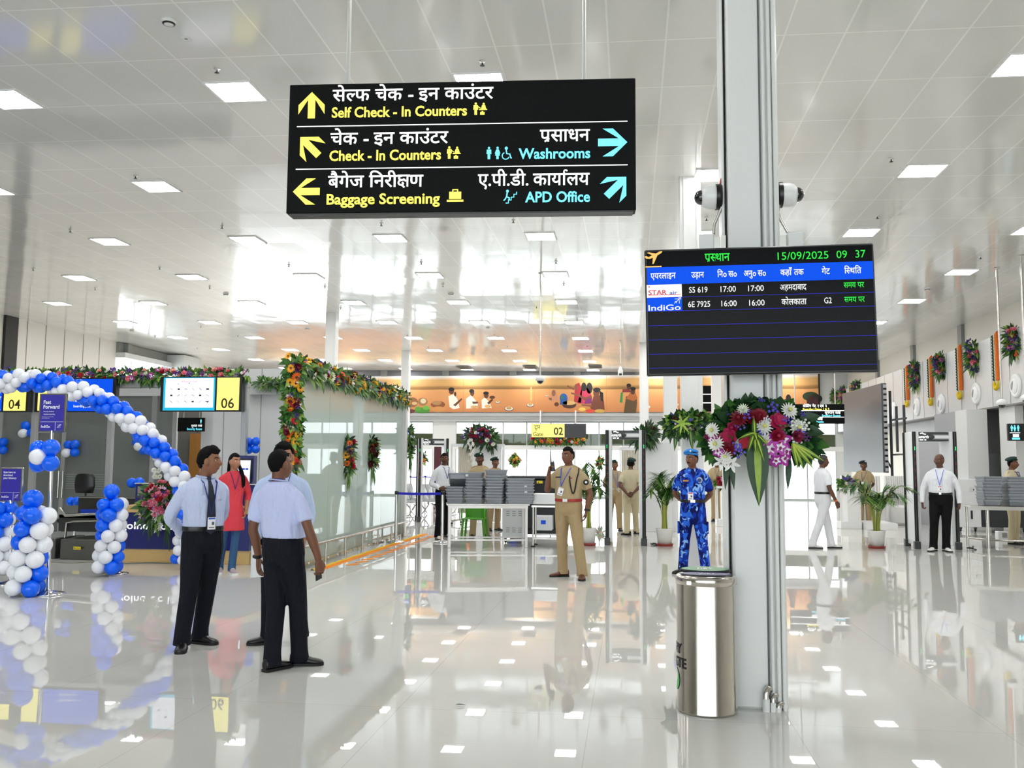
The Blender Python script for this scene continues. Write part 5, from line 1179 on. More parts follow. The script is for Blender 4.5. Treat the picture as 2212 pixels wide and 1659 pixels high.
# counter with airline lettering
YK = 13.25
x0, x1 = PX(262, YK), PX(545, YK)
t = thing('checkin_counter', 'navy check-in counter with white airline lettering on a pale wood base', 'counter', ((x0+x1)/2, YK, 0)); W_ = x1-x0
zz = lambda py: aty(330, py, YK).z
b = MB(); b.box((0, .30, zz(1186)/2), (W_, .60, zz(1186)), WOOD, None, .004); b.done('plinth', None, t)
b = MB(); b.box((0, .28, (zz(1186)+zz(1107))/2), (W_-.01, .60, zz(1107)-zz(1186)), NAVYP); b.done('front_panel', None, t)
b = MB(); b.box((0, .24, (zz(1107)+zz(1093))/2), (W_+.02, .62, zz(1107)*0+zz(1093)-zz(1107)), WOOD, None, .004); b.done('ledge', None, t)
b = MB(); b.box((0, .50, (zz(1093)+zz(1047))/2), (W_+.02, .08, zz(1047)-zz(1093)), NAVYP, None, .004); b.box((0, .50, zz(1046)), (W_+.04, .12, .012), WHITE); b.done('upstand', None, t)
b = MB(); put_text(b, en('goIndiGo.in', .012), PX(270, YK)-(x0+x1)/2, zz(1143), .155, WHT, 'l', 1, None, -.025, PX(392, YK)-PX(270, YK)); b.done('lettering', None, t)
b = MB(); b.box((PX(279, YK)-(x0+x1)/2, .452, zz(1063)), (.19, .012, .15), STEEL); b.box((PX(280, YK)-(x0+x1)/2, .445, zz(1061)), (.09, .006, .032), mat('reader teal', '2a8a8a', .3, emis=.3)); b.done('card_reader', None, t)
arrangement('flower_bouquet', 'bouquet of pink roses, purple sprigs and white blooms on the navy counter', 'bouquet', [aty(352, 1072, YK-.12), aty(342, 1098, YK-.14)], (.27, .28), (0, -1, .25), [('rose', 'f08aa0', 1), ('rose', 'e8708c', 1), ('sprig', '4a2a80', 1.1), ('mum', 'f4f4ee', .7), ('lily', 'f0c0cc', 1.3), ('orchid', 'b878c8', .9), ('sprig', '7a4a9a', .9), ('rose', 'c8202c', 1)], 62, 300, fr=(.038, .06), ll=(.12, .26),
    extra=lambda T, rt, fo: [put_flower(T, rt, aty(340+R.uniform(-9, 9)+.1*k, 1030-7*(k % 3) if k < 8 else 1118+4*(k-8), YK-.28), (R.uniform(-.4, .4), -1, .3), 'mum' if k < 8 else 'lily', 'f4f4ee', .045) for k in range(16)])
b = MB()
for k in range(7): leaf(b, (0, 0, 0), (R.uniform(-.2, .2), -.1, -1), (0, -1, 0), R.uniform(.25, .42), .035, .1, LF['dark'])
for k in range(6): leaf(b, (-.15, 0, .25), (R.uniform(-1.2, -.6), -.2, R.uniform(-.3, .2)), (0, -.3, 1), R.uniform(.25, .38), .07, .3, LF['mid'])
bq = [o for o in COL.objects if o.name.startswith('flower_bouquet')][-1]; b.done('hanging_leaves', None, bq, aty(362, 1130, YK-.15)-bq.location)
# baggage belt
YV = 13.45
t = thing('baggage_belt', 'steel baggage weighing belt with dark rubber top beside the navy counter', 'conveyor', (PX(190, YV), YV, 0))
xa, xb = PX(112, YV)-PX(190, YV), PX(268, YV)-PX(190, YV); zz = lambda py: aty(190, py, YV).z
b = MB(); b.box(((xa+PX(128, YV)-PX(190, YV))/2, .4, zz(1165)/2), (PX(128, YV)-PX(190, YV)-xa, .8, zz(1165)), GUN, None, .01); b.done('end_panel', None, t)
b = MB(); b.box(((PX(143, YV)-PX(190, YV)+xb)/2, .35, zz(1165)/2), (xb-PX(143, YV)+PX(190, YV), .8, zz(1165)), GUN, None, .01); b.done('side_panel', None, t)
b = MB(); b.box((0, .5, (zz(1165)+zz(1130))/2+.1), (xb-xa, .5, zz(1130)-zz(1165)), mat('belt dark', '2a2a2a', .6)); b.box((0, .5, zz(1118)), (xb-xa, .5, .05), mat('belt rubber', '1c1c1e', .7)); b.done('belt', None, t)
b = MB(); b.tube([(xa, .26, zz(1100)), (xa+.12, .24, zz(1117)), (xb, .24, zz(1108))], .025, STEEL, 10); b.tube([(PX(132, YV)-PX(190, YV), .2, zz(1165)), (PX(134, YV)-PX(190, YV), .2, zz(1132)), (PX(150, YV)-PX(190, YV), .2, zz(1129)), (xb, .2, zz(1124))], .02, STEEL, 10); b.done('guide_rail', None, t)
b = MB(); b.box((0, .78, zz(1083)-.18), (xb-xa, .05, .45), mat('dark steel', '4c4b48', .25, .7)); b.box((0, .76, zz(1083)+.03), (xb-xa, .06, .02), STEEL); b.done('back_panel', None, t)
b = MB(); vv = [(xa+.05, .748, zz(1118)), (xb, .748, zz(1106)), (xb, .748, zz(1102)), (xa+.05, .748, zz(1106))]; b.quad(*vv, mat('belt blue', '1040c0', .5)); b.done('blue_stripe', None, t)
b = MB(); b.box((PX(184, YV)-PX(190, YV), -.104, zz(1183)), (.12, .005, .045), mat('tag yellow', 'e8d42a', .5)); put_text(b, en('Max 32 kg', .02), PX(184, YV)-PX(190, YV), zz(1183)-.008, .026, INK, 'c', 1, None, -.108); b.done('warning_tag', None, t)
# office chair behind the counter
p = Vector((PX(183, 15.2), 15.2, 0)); t = thing('office_chair', 'black office chair behind the baggage belt', 'chair', p)
zc_ = aty(183, 1058, 15.2).z+.22
b = MB(); b.loft([[(w_*math.cos(2*PI*j/16), .03+.04*math.sin(2*PI*j/16)+(w_*.1*math.cos(2*PI*j/16))**2*4, z) for j in range(16)] for z, w_ in ((zc_-.28, .17), (zc_-.15, .20), (zc_, .19), (zc_+.05, .16), (zc_+.065, .10))], BLK); b.done('backrest', None, t)
b = MB(); b.box((0, -.22, .50), (.44, .42, .08), BLK, None, .03); b.done('seat', None, t)
b = MB(); b.tube([(0, -.2, .08), (0, -.2, .48)], .03, CHROME, 12); b.done('gas_lift', None, t)
for k in range(5): b = MB(); a = k*1.257; b.tube([(0, -.2, .10), (.28*math.cos(a), -.2+.28*math.sin(a), .07)], .018, BLK, 8); b.ball((.28*math.cos(a), -.2+.28*math.sin(a), .03), .03, BLK, 8, 6); b.done('leg', None, t)
b = MB(); b.tube([(0, -.05, .46), (0, .08, .6), (0, .07, zc_-.2)], .02, BLK, 8); b.done('back_support', None, t)
# self-service kiosk
YQ = 14.85; kx0, kx1 = PX(503, YQ), PX(543, YQ)
t = thing('checkin_kiosk', 'navy self check-in kiosk with a bright touch screen behind the woman in red', 'kiosk', ((kx0+kx1)/2, YQ, 0), .12); zz = lambda py: aty(520, py, YQ).z
b = MB(); b.loft([[(x, y, z) for x, y in ((-.19, -.2), (.19, -.2), (.19, .2), (-.19, .2))] for z in (0, .9)]+[[(x, y, z) for x, y in ((-.20, .02), (.20, .02), (.20, .2), (-.20, .2))] for z in (1.25, zz(984))], NAVYP, None, True, False); b.done('body', None, t)
b = MB(); Mx = TR(0, .0, 1.33) @ Matrix.Rotation(-.10, 4, 'X'); b.box((0, 0, 0), (.34, .04, .54), BLK, Mx, .006); b.done('bezel', None, t)
b = MB(); b.box((0, -.022, .0), (.29, .004, .48), e_('pale', 'e8ecfa', 1.0), Mx)
for k in range(4): b.box((-.09+.06*k, -.0245, .09), (.05, .002, .03), e_('deep blue', '2350b8', .7), Mx)
b.done('screen', None, t)
# sign stands
def sign_stand(px, py0, py1, px0, px1, foot, label, lines, big=False):
    p = atz(*foot); Y = p.y; w_ = PX(px1, Y)-PX(px0, Y); z0, z1 = aty(px, py1, Y).z, aty(px, py0, Y).z; h = z1-z0
    t = thing('sign_stand', label, 'sign stand', p); xo = PX((px0+px1)/2, Y, (py0+py1)/2)-p.x
    b = MB(); b.lathe([(0, 0), (.19, 0), (.19, .012), (.17, .02), (.03, .045), (.022, .06)], CHROME, 32); b.done('base', None, t)
    b = MB(); b.tube([(0, 0, .04), (xo, 0, z0+.02)], .021, CHROME, 14); b.done('pole', None, t)
    b = MB(); b.box((xo, 0, z0+h/2), (w_, .03, h), CHROME, None, .006); b.done('sign_frame', None, t)
    b = MB(); b.box((xo, -.014, z0+h/2), (w_*.86, .006, h*.92), mat('poster indigo', '2c22a0', .45)); b.done('poster', None, t)
    b = MB()
    for s_, x, z, sz, bo in lines: put_text(b, en(s_, bo), xo-w_*.43+w_*.86*x, z0+h*z, sz, mat('poster white', 'f2f2fa', .5), 'l', 1, None, -.019)
    b.box((xo, -.018, z0+h*.27), (w_*.84, .002, .003), mat('poster white', 'f2f2fa', .5)); b.box((xo+w_*.14, -.018, z0+h*.15), (.003, .002, h*.22), mat('poster white', 'f2f2fa', .5)); indigo_plane(b, xo+w_*.28, z0+h*.16, .05, mat('poster white', 'f2f2fa', .5), -.019); b.done('lettering', None, t)
    return t, p, xo
st, sp_, sx_ = sign_stand(115, 850, 934, 85, 144, (104, 1284), 'purple Fast Forward poster on a chrome stand with a balloon bunch', [('Fast', .12, .73, .060, .025), ('Forward', .12, .61, .060, .025), ('Priority check-in', .14, .52, .020, .01), ('Anytime boarding', .14, .45, .020, .01), ('Boarding pass and 30 minutes', .08, .39, .0125, .0), ('prior to departure.', .08, .355, .0125, .0), ('IndiGo', .06, .12, .042, .02)])
sign_stand(25, 1010, 1084, 1, 49, (22, 1262), 'purple poster stand asking passengers to download their itinerary', [('Scan here to', .10, .84, .032, .025), ('download', .10, .755, .032, .025), ('your itinerary', .10, .67, .032, .025), ('IndiGo', .06, .12, .036, .02)])
# retractable floor stand base beside the second balloon column
p = atz(250, 1240); t = thing('belt_post_base', 'chrome ring base of a stand under the shorter balloon column', 'stand', p); b = MB(); b.lathe([(0, 0), (.17, 0), (.17, .012), (.15, .02), (.03, .04), (.022, .06)], CHROME, 32); b.done('base', None, t); b = MB(); b.tube([(0, 0, .05), (0, 0, 1.0)], .02, CHROME, 12); b.done('pole', None, t)
# ---- balloons
YA = 12.5
arch = [aty(x, y, YA) for x, y in ((-40, 838), (0, 826), (45, 822), (95, 824), (150, 838), (205, 858), (255, 888), (300, 922), (340, 965), (375, 1012), (400, 1055), (408, 1100), (402, 1160), (396, 1208))]
balloon_run(arch, .080, 'the balloon arch', 'balloons of the arch', 1.6, .4, None)
def col_run(px, pts, Y, r, what, group, ph, top):
    balloon_run([aty(x, y, Y) for x, y in pts], r, what, group, 1.6, ph, lambda p: wcv(SC, camo, p).x > -.02, True)
    if top: balloon(aty(*top, Y), r*1.15, 'blue', (0, -.3, 1), 'single large blue balloon crowning %s' % what, group)
col_run(60, [(78, 1112), (64, 1200), (54, 1268)], 9.72, .097, 'the poster-stand balloon column', 'balloons of the column by the poster stand', .3, (71, 1078))
col_run(238, [(243, 1090), (240, 1160), (232, 1224)], 11.6, .092, 'the baggage-belt balloon column', 'balloons of the column before the baggage belt', 1.0, (241, 1062))
col_run(5, [(-2, 1098), (-4, 1180), (-6, 1226)], 10.6, .092, 'the balloon column at the edge', 'balloons of the column at the edge', 2.0, None)
def bunch(cx, cy, Y, r, cols, what, group):
    offs = ((-.9, .95), (1.0, 1.1), (-.85, -.95), (1.0, -.8), (0, 0))
    names = ('upper left', 'upper right', 'lower left', 'lower right', 'middle')
    for k, c in enumerate(cols):
        if not c: continue
        ox, oz = offs[k]; p = aty(cx, cy, Y); balloon(p+Vector((ox*r*.95, -.3*r*(k % 2)-(.8*r if c == 'white' else 0), oz*r*.95)), r, c, (ox, -.6, oz) if k < 4 else (0, -1, 0), '%s balloon at the %s of %s' % (c, names[k], what), group)
bunch(97, 986, 9.78, .098, ('blue', 'blue', 'blue', 'blue', None), 'the poster stand bunch', 'balloons of the bunch on the poster pole')
balloon(aty(81, 987, 9.68), .092, 'white', (-.5, -1, 0), 'white balloon in front of the balloon bunch on the poster stand pole', 'balloons of the bunch on the poster pole')
bunch(155, 970, YG-.10, .092, ('blue', 'blue', 'white', 'blue', None), 'the bunch by the glass door handle', 'balloons of the bunch by the glass door')
bunch(303, 965, YG-.10, .092, ('blue', 'blue', None, 'blue', 'white'), 'the bunch under the arch curve', 'balloons of the bunch under the arch')
bunch(545, 963, YC+.14, .078, ('blue', 'blue', 'blue', 'blue', None), 'the bunch on the post by the kiosk', 'balloons of the bunch by the kiosk')
bunch(62, 928, YG-.10, .092, ('blue', None, 'white', 'blue', None), 'the bunch behind the post near counter 04', 'balloons of the bunch near counter 04')
bunch(0, 965, YG-.10, .092, (None, 'blue', None, 'blue', None), 'the bunch under counter 04', 'balloons of the bunch at the edge')
bunch(293, 1053, 13.86, .08, ('blue', 'blue', None, None, None), 'the pair behind the navy counter', 'balloons behind the navy counter')
bunch(160, 1092, 14.325, .075, ('blue', 'blue', None, None, None), 'the pair beside the office chair', 'balloons beside the office chair')
# cable on the floor before the counter
b = MB(); P = [list(atz(x, y, .008)) for x, y in ((108, 1213), (150, 1216), (200, 1214), (260, 1217), (330, 1215), (385, 1217), (400, 1214))]; b.tube([q for q in spl(P, 5)], .008, mat('cable grey', '8a8678', .6), 8); tag(b.done('floor_cable'), 'thin grey cable lying along the foot of the navy counter', 'cable')
# ------------------------------------------------------------------ green glass partition, flowers on it and on the columns
XG = -4.80; GY0, GY1 = 12.55, 18.85
o = thing('glass_partition', 'tall pale green glass partition with a low rail, dressed with flowers', 'glass partition', (XG, (GY0+GY1)/2, 0)); L2 = (GY1-GY0)/2
for k in range(4):
    a, c = -L2+2*L2*k/4, -L2+2*L2*(k+1)/4-.008
    g = MB(); bx((-.006, a, .06), (.006, c, 2.92), FROST, g); g.done('glass_pane', None, o)
b = MB(); b.box((0, L2+.08, 1.5), (.18, .16, 3.0), COLM, None, .01); b.done('post', None, o)
b = MB(); b.box((0, -L2-.05, 1.46), (.10, .10, 2.92), ALU, None, .006); b.done('post', None, o)
b = MB(); b.tube([(.10, -L2, .315), (.10, L2+.3, .315)], .022, STEEL, 12); b.done('rail', None, o)
for k in range(7): b = MB(); y = -L2+.3+k*(2*L2-.4)/6; b.tube([(.10, y, .0), (.10, y, .31)], .018, STEEL, 10); b.done('rail_foot', None, o)
b = MB(); bx((-.03, -L2, 0), (.05, L2, .07), STEEL, b); b.done('channel', None, o)
for k in range(14): b = MB(); b.lathe([(0, .02), (.018, .018), (.02, 0)], STEEL, 10, TR(.05, -L2+.2+k*.45, .045) @ Matrix.Rotation(PI/2, 4, 'Y')); b.done('bolt', None, o)
top = [Vector((XG+.03, GY0+(GY1+.1-GY0)*k/5, 2.92)) for k in range(6)]
arrangement('flower_garland', 'bright marigold, gerbera and lily garland along the top of the green glass partition', 'garland', top, (.12, .17), (1, -.35, .25), MIXED, 98, 1700, None, fr=(.055, .10), ll=(.06, .18), lw=.4)
arrangement('flower_garland', 'upright flower column of orange, yellow and red gerberas at the near glass edge', 'garland', [(XG+.02, GY0-.08, 1.40), (XG+.02, GY0-.08, 2.2), (XG+.02, GY0-.08, 3.0)], (.11, .12), (.25, -1, .1), [('gerbera', 'e8641c', 1), ('gerbera', 'f0a81e', 1), ('gerbera', 'c81438', 1), ('gerbera', 'f2eedc', 1), ('rose', '6a1026', .9), ('gerbera', 'f0a81e', 1), ('sprig', '4a2a7a', .7)], 64, 620, None, fr=(.055, .08), ll=(.06, .18), lw=.45)
b = MB()
def hang(px, y0, y1, cols, label, X=XG+.03, nf=16):
    p, q = atx(px, y0, X), atx(px+2, y1, X); q.y = p.y
    m_ = p.lerp(q, .55)
    T = arrangement('hanging_bouquet', label, 'bouquet', [p, p.lerp(q, .3), m_], (.10, .10), (1, -.6, 0), cols, nf, 190, 'bouquets on the glass', fr=(.045, .075), ll=(.07, .16))
    fo = MB(); rt = T.location
    for k in range(16): leaf(fo, m_-rt+Vector((.03, R.uniform(-.05, .05), 0)), (R.uniform(-.05, .15), R.uniform(-.22, .22), -1), (1, -.5, 0), (m_-q).length*R.uniform(.5, 1.0), .03, 0, LF[R.choice(('mid', 'light', 'dark'))])
    fo.done('trailing_leaves', None, T)
    return T
hang(751, 950, 1068, [('gerbera', 'f0a81e', 1), ('gerbera', 'e8641c', 1), ('rose', 'c81438', .9), ('sprig', '3a2a6a', .9)], 'hanging bouquet with yellow and orange blooms on the glass, nearer the talking men')
hang(803, 950, 1052, [('gerbera', 'e8641c', 1), ('rose', '4a0a18', 1), ('rose', '5a1020', 1)], 'hanging bouquet with dark red blooms on the glass, further along the partition')
hang(884, 930, 1030, [('sprig', 'e8e8f0', .7), ('rose', '4a1a2a', .6)], 'long leafy green bouquet on the end post of the glass partition', XG+.10, 7)
# petals on the floor along the glass
b = MB(); m1, m2 = mat('marigold petals', 'f08a14', .8, bump=.6, bscale=60), mat('yellow petals', 'f4c81e', .8, bump=.6, bscale=60)
for x0, x1, m, h in ((.30, .42, m1, .018), (.24, .30, m2, .014)):
    vs = []; n = 60
    for i in range(n+1):
        y = -L2+.2+(2*L2+.6)*i/n
        vs += [(x0+R.uniform(-.012, .012), y, .001), ((x0+x1)/2, y, h+R.uniform(-.004, .006)), (x1+R.uniform(-.012, .012), y, .001)]
    b.add(vs, [(3*i+j, 3*i+j+1, 3*i+4+j, 3*i+3+j) for i in range(n) for j in (0, 1)], m, True)
tag(b.done('petal_strip', None, None, (XG, (GY0+GY1)/2, 0)), 'strip of orange and yellow marigold petals along the foot of the glass partition', 'petals')
for i in range(15):
    y = GY0+1.05+.40*i; t = MB(); vs = [(0, 0, .012)]
    for q in range(14): a = 2*PI*q/14; vs.append((.075*math.cos(a)*(1+.25*math.cos(a)), .15*math.sin(a), .0012+R.uniform(0, .002)))
    t.add(vs, [(0, 1+q, 1+(q+1) % 14) for q in range(14)], m1, True)
    o = t.done('petal_heap', None, None, (XG+.60+.02*(i % 2), y, 0), (0, 0, -.35)); tag(o, 'small leaf-shaped heap of orange petals, %s from the front beside the petal strip' % nth(i), 'petals', 'orange petal heaps')
# ---- big arrangement on the front column
YF2 = 5.93
FL = [(1597, 905, 'mum', '7a0f22', .060), (1612, 893, 'mum', '7a0f22', .045), (1626, 905, 'rose', '7a0f22', .05), (1640, 900, 'mum', '8a1226', .055), (1574, 945, 'spadix', 'b01e50', .062), (1540, 945, 'orchid', '9a2a7e', .04), (1588, 960, 'mum', 'f4f4ee', .045), (1548, 958, 'mum', 'f4f4ee', .055),
      (1680, 912, 'spadix', 'b01e50', .065), (1650, 922, 'mum', 'f4f4ee', .058), (1703, 888, 'mum', 'f4f4ee', .055), (1721, 925, 'mum', 'f4f4ee', .060), (1652, 954, 'mum', 'f4f4ee', .058), (1574, 970, 'mum', '7a0f22', .055), (1613, 955, 'spadix', 'c83a4a', .05), (1568, 984, 'mum', 'f4f4ee', .045), (1560, 998, 'lily', 'f4f4ee', .055), (1580, 1000, 'lily', 'f4f4ee', .06),
      (1678, 942, 'rose', '9a1238', .05), (1583, 925, 'rose', 'a81e4c', .04), (1672, 955, 'orchid', 'b42aa8', .06), (1690, 950, 'orchid', 'b42aa8', .062), (1665, 968, 'orchid', 'c24ab4', .06), (1684, 965, 'orchid', 'c24ab4', .055), (1697, 972, 'orchid', 'a8209a', .055), (1660, 990, 'orchid', 'a8209a', .055), (1692, 990, 'orchid', 'b42aa8', .055), (1676, 994, 'orchid', 'a8209a', .05), (1655, 966, 'orchid', '9a1a8a', .05),
      (1720, 942, 'rose', '8a1a40', .045), (1738, 945, 'sprig', '5a2a6a', .04), (1610, 898, 'sprig', '5a4ac0', .05), (1668, 885, 'sprig', '5a4ac0', .05), (1600, 920, 'sprig', '6a5ad0', .04), (1640, 938, 'sprig', '6a5ad0', .04), (1590, 965, 'sprig', '6a5ad0', .045), (1598, 972, 'sprig', '6a5ad0', .05), (1698, 907, 'sprig', '6a5ad0', .045), (1726, 935, 'sprig', '6a5ad0', .04), (1655, 908, 'sprig', 'e8e8f4', .03), (1712, 915, 'sprig', 'f0f0e8', .04), (1735, 920, 'sprig', 'f0f0e8', .045), (1715, 955, 'sprig', 'f0f0e8', .05), (1605, 885, 'mum', 'e8ecd8', .04), (1540, 930, 'mum', 'f4f4ee', .05), (1533, 942, 'rose', '7a1a4a', .035), (1552, 975, 'orchid', 'a83a9a', .045), (1690, 930, 'sprig', '4a6a3a', .05)]
def big_extra(T, rt, fo):
    for px, py, k, c, r in FL:
        p = aty(px, py, YF2-.12-.05*R.random()-(.03 if 1590 < px < 1690 else 0)); put_flower(T, rt, p, ((px-1640)/160, -1, (945-py)/120), k, c, r)
    e = MB()
    p = aty(1630, 935, YF2-.22)-rt
    for dx, dz, ln, w_ in ((-.25, -.5, .13, .03), (.22, -.75, .17, .035), (-.02, -.9, .12, .035), (-.7, -.15, .12, .025), (-.08, .9, .12, .03), (.5, -.45, .11, .025), (.02, -.2, .09, .03)): leaf(e, p, (dx, -.35, dz), (0, -1, .2), ln, w_, .15, LF['mid'], 6, .2, STRIPE)
    p = aty(1635, 945, YF2-.20)-rt; leaf(e, p, (.0, -.10, -1), (0, -1, 0), .42, .135, .0, LF['dark'], 8, .12, LF['lime'])
    for dx, ln in ((.25, .16), (.5, .19), (.75, .17), (1.0, .2), (.1, .15)): leaf(e, aty(1712, 958, YF2-.18)-rt, (dx, -.3, -.75+dx*.25), (0, -1, .2), ln, .03, .1, LF['light'], 6, .2, STRIPE)
    for px, py, a in ((1740, 905, .5), (1570, 905, 2.4), (1700, 895, 1.2), (1632, 890, 1.4), (1682, 880, 1.5), (1550, 920, 2.8), (1745, 930, .1)): leaf(e, aty(px-10*math.cos(a), py+8*math.sin(a), YF2-.1)-rt, (math.cos(a), -.3, math.sin(a)), (0, -1, .3), .13, .075, .25, LF['dark'], 6)
    for px in (1578, 1570, 1704): leaf(e, aty(px, 990, YF2-.05)-rt, (R.uniform(-.1, .1), -.1, -1), (0, -1, 0), .2, .04, 0, LF['dark'], 6)
    e.done('accent_leaves', None, T); e = MB(); bx((CX-.17, 5.90, aty(1640, 975, 5.9).z), (CX+.13, 6.0695, aty(1640, 900, 5.9).z), LF['dark'], e); e.done('floral_foam', None, T, -rt)
arrangement('flower_arrangement', 'large arrangement of white, crimson and purple flowers tied round the front column', 'flower arrangement', [aty(x, y, YF2-.06) for x, y in ((1545, 960), (1580, 915), (1640, 905), (1700, 915), (1735, 955))], (.10, .13), (0, -1, .1), [('sprig', '5a4ac0', .6)], 3, 900, None, leafm=('dark', 'dark', 'mid', 'dark'), ll=(.05, .11), lw=.55, extra=big_extra)
YF3 = 13.68
def second_extra(T, rt, fo):
    e = MB()
    for dx in (-.10, .09): leaf(e, aty(1477, 935, YF3-.1)-rt+Vector((dx, 0, .05)), (dx*1.2, -.1, -1), (0, -1, 0), .33, .07, 0, LF['dark'], 6, .15, LF['light'])
    for k in range(7): a = k*.9; leaf(e, aty(1473, 915, YF3-.22)-rt, (math.cos(a), -.3, math.sin(a)), (0, -1, 0), .17, .035, .1, LF['lime'], 5)
    e.done('accent_leaves', None, T); e = MB(); bx((.78, 13.70, 1.95), (1.06, 13.80, 2.15), LF['dark'], e); e.done('floral_foam', None, T, -rt)
arrangement('flower_arrangement', 'leafy arrangement with white and crimson blooms on the second column behind the guard', 'flower arrangement', [aty(x, y, YF3-.03) for x, y in ((1448, 920), (1487, 910), (1535, 918))], (.13, .15), (0, -1, .1), [('mum', 'f4f4ee', .6), ('sprig', '6a5ad0', .7), ('rose', '8a1230', .7), ('rose', '6a1020', .6), ('mum', 'f4f4ee', .5), ('orchid', 'a83a9a', .7)], 34, 620, None, leafm=('dark', 'mid', 'dark', 'light'), ll=(.07, .16), lw=.4, extra=second_extra)
# ------------------------------------------------------------------ security lane
PW = mat('panel white', 'dfe1e2', .35); DKB = mat('dark blue grey', '23262c', .45); TRAY = mat('grey tray plastic', '8d9299', .4)
def detector(x0, x1, y, label, rz=0, d=.62, green='right'):
    p = Vector(((x0+x1)/2, y, 0)); hw = (x1-x0)/2; H_ = 2.22
    t = thing('metal_detector', label, 'metal detector', p, rz)
    for s in (-1, 1):
        b = MB(); b.box((s*(hw-.075), d/2, H_/2+.03), (.09, d-.02, H_-.06), PW, None, .006); b.done('side_panel', None, t)
        b = MB(); b.tube([(s*(hw-.03), 0, .1), (s*(hw-.03), 0, H_)], .035, BLK, 12); b.tube([(s*(hw-.03), d, .1), (s*(hw-.03), d, H_)], .035, BLK, 12); b.done('edge_post', None, t)
        b = MB(); b.box((s*(hw-.03), 0, .07), (.11, .12, .14), DKG, None, .01); b.box((s*(hw-.03), d, .07), (.11, .12, .14), DKG, None, .01); b.done('foot', None, t)
        for k in range(6): b = MB(); b.box((s*(hw-.03), -.034, 1.2+.14*k), (.012, .006, .07), mat('indicator red', '7a2020', .4) if k < 5 else mat('indicator green', '28d068', .4, emis=.6)); b.done('indicator', None, t)
    b = MB(); b.box((0, d/2, H_-.09), (2*hw-.18, d-.1, .17), DKG, None, .008); b.done('header', None, t)
    b = MB(); b.box((hw*.38, .045, H_-.10), (hw*.86, .01, .09), mat('strip grey', '9a9c9e', .4)); b.box((hw*.42, .040, H_-.10), (hw*.70, .008, .055), PW); b.lathe([(0, .004), (.045, .004), (.045, 0)], DKG, 18, TR(-hw*.08, .038, H_-.10) @ Matrix.Rotation(PI/2, 4, 'X')); b.done('display_strip', None, t)
    b = MB(); put_text(b, en('Samarth', .015), -hw*.47, H_-.125, .085, WHT, 'c', 1, None, .044, hw*.52); vv, ff = ribbon([(-hw*.60, H_-.035), (-hw*.50, H_-.025), (-hw*.42, H_-.045), (-hw*.34, H_-.05)], .02); b.add([(a, .044, c) for a, c, _ in vv], ff, WHT); b.box((-hw*.55, .044, H_-.155), (.07, .004, .022), WHT); b.box((-hw*.37, .044, H_-.155), (.03, .004, .025), WHT); b.done('lettering', None, t)
    return t
dA, dB = atz(1308, 1178), atz(1395, 1178)
detector(dA.x, dB.x, (dA.y+dB.y)/2, 'walk-through metal detector framing the smiling policewoman')
detector(5.36, 6.16, 18.3, 'walk-through metal detector around the balding man in white')
detector(1.12, 1.95, 18.15, 'walk-through metal detector mostly hidden behind the white columns')
detector(-5.62, -4.82, 23.95, 'walk-through metal detector near the waiting benches, half turned', .32)
for x, y, lab in ((dB.x+.13, dB.y+.1, 'coil of black cable beside the metal detector with the policewoman'), (6.35, 18.4, 'coil of black cable beside the metal detector with the balding man')):
    b = MB(); P = [(.05*math.cos(a*.7)+.01*a*.3, .05*math.sin(a*.7), .012+.012*(a % 3)) for a in range(14)]+[(.1, -.1, .01), (.02, -.25, .01)]; b.tube(P, .008, BLK, 6); tag(b.done('power_cable', None, None, (x, y, 0)), lab, 'cable')
b = MB(); P = [(0, 0, .02), (.0, -.01, .10), (-.02, 0, .2), (.0, 0, .3)]
# tray table
fl, fr_ = atz(967, 1183), atz(1140, 1183); TW = (fr_-fl).length; ta = math.atan2(fr_.y-fl.y, fr_.x-fl.x); tc_ = (fl+fr_)/2
FRM = mat('white steel tube', 'd8d4d2', .3, .3)
t = thing('tray_table', 'white steel frame table loaded with stacks of grey trays', 'table', (tc_.x, tc_.y, 0), ta); TH = .80; TD = .62
b = MB(); b.box((0, TD/2, TH-.015), (TW+.06, TD+.04, .03), FRM, None, .005); b.box((0, 0, TH-.055), (TW, .04, .05), FRM); b.box((0, TD, TH-.055), (TW, .04, .05), FRM); b.done('table_top', None, t)
for x in (-TW/2+.03, TW/2-.03):
    for y in (.0, TD): b = MB(); b.box((x, y, (TH-.05)/2), (.05, .05, TH-.05), FRM, None, .004); b.done('leg', None, t)
b = MB()
for y in (0.0, TD): b.box((0, y, .14), (TW-.05, .03, .03), FRM)
for x in (-TW/2+.03, TW/2-.03): b.box((x, TD/2, .14), (.03, TD, .03), FRM)
b.done('lower_frame', None, t)
def tray_mesh():
    b = MB(); L_, W_, h = .26, .165, .105; k = .88
    def ring(l, w_, z, n=4, r=.035):
        P = []
        for cx, cy, a0 in ((l-r, w_-r, 0), (-l+r, w_-r, PI/2), (-l+r, -w_+r, PI), (l-r, -w_+r, 1.5*PI)):
            for i in range(n): a = a0+PI/2*i/(n-1); P.append((cx+r*math.cos(a), cy+r*math.sin(a), z))
        return P
    b.loft([ring(L_*k, W_*k, .004), ring(L_*k, W_*k, 0), ring(L_*k+.002, W_*k+.002, .004), ring(L_*.97, W_*.97, h-.02), ring(L_*1.03, W_*1.03, h-.02), ring(L_*1.03, W_*1.03, h), ring(L_*.96, W_*.96, h), ring(L_*k-.006, W_*k-.006, .006)], TRAY, None, True, False)
    return b.mesh('tray')
TM = tray_mesh(); TLM = MB(); TLM.box((0, 0, 0), (.05, .002, .04), mat('sticker white', 'e8e8e8', .4)); TLM = TLM.mesh('tray_label')
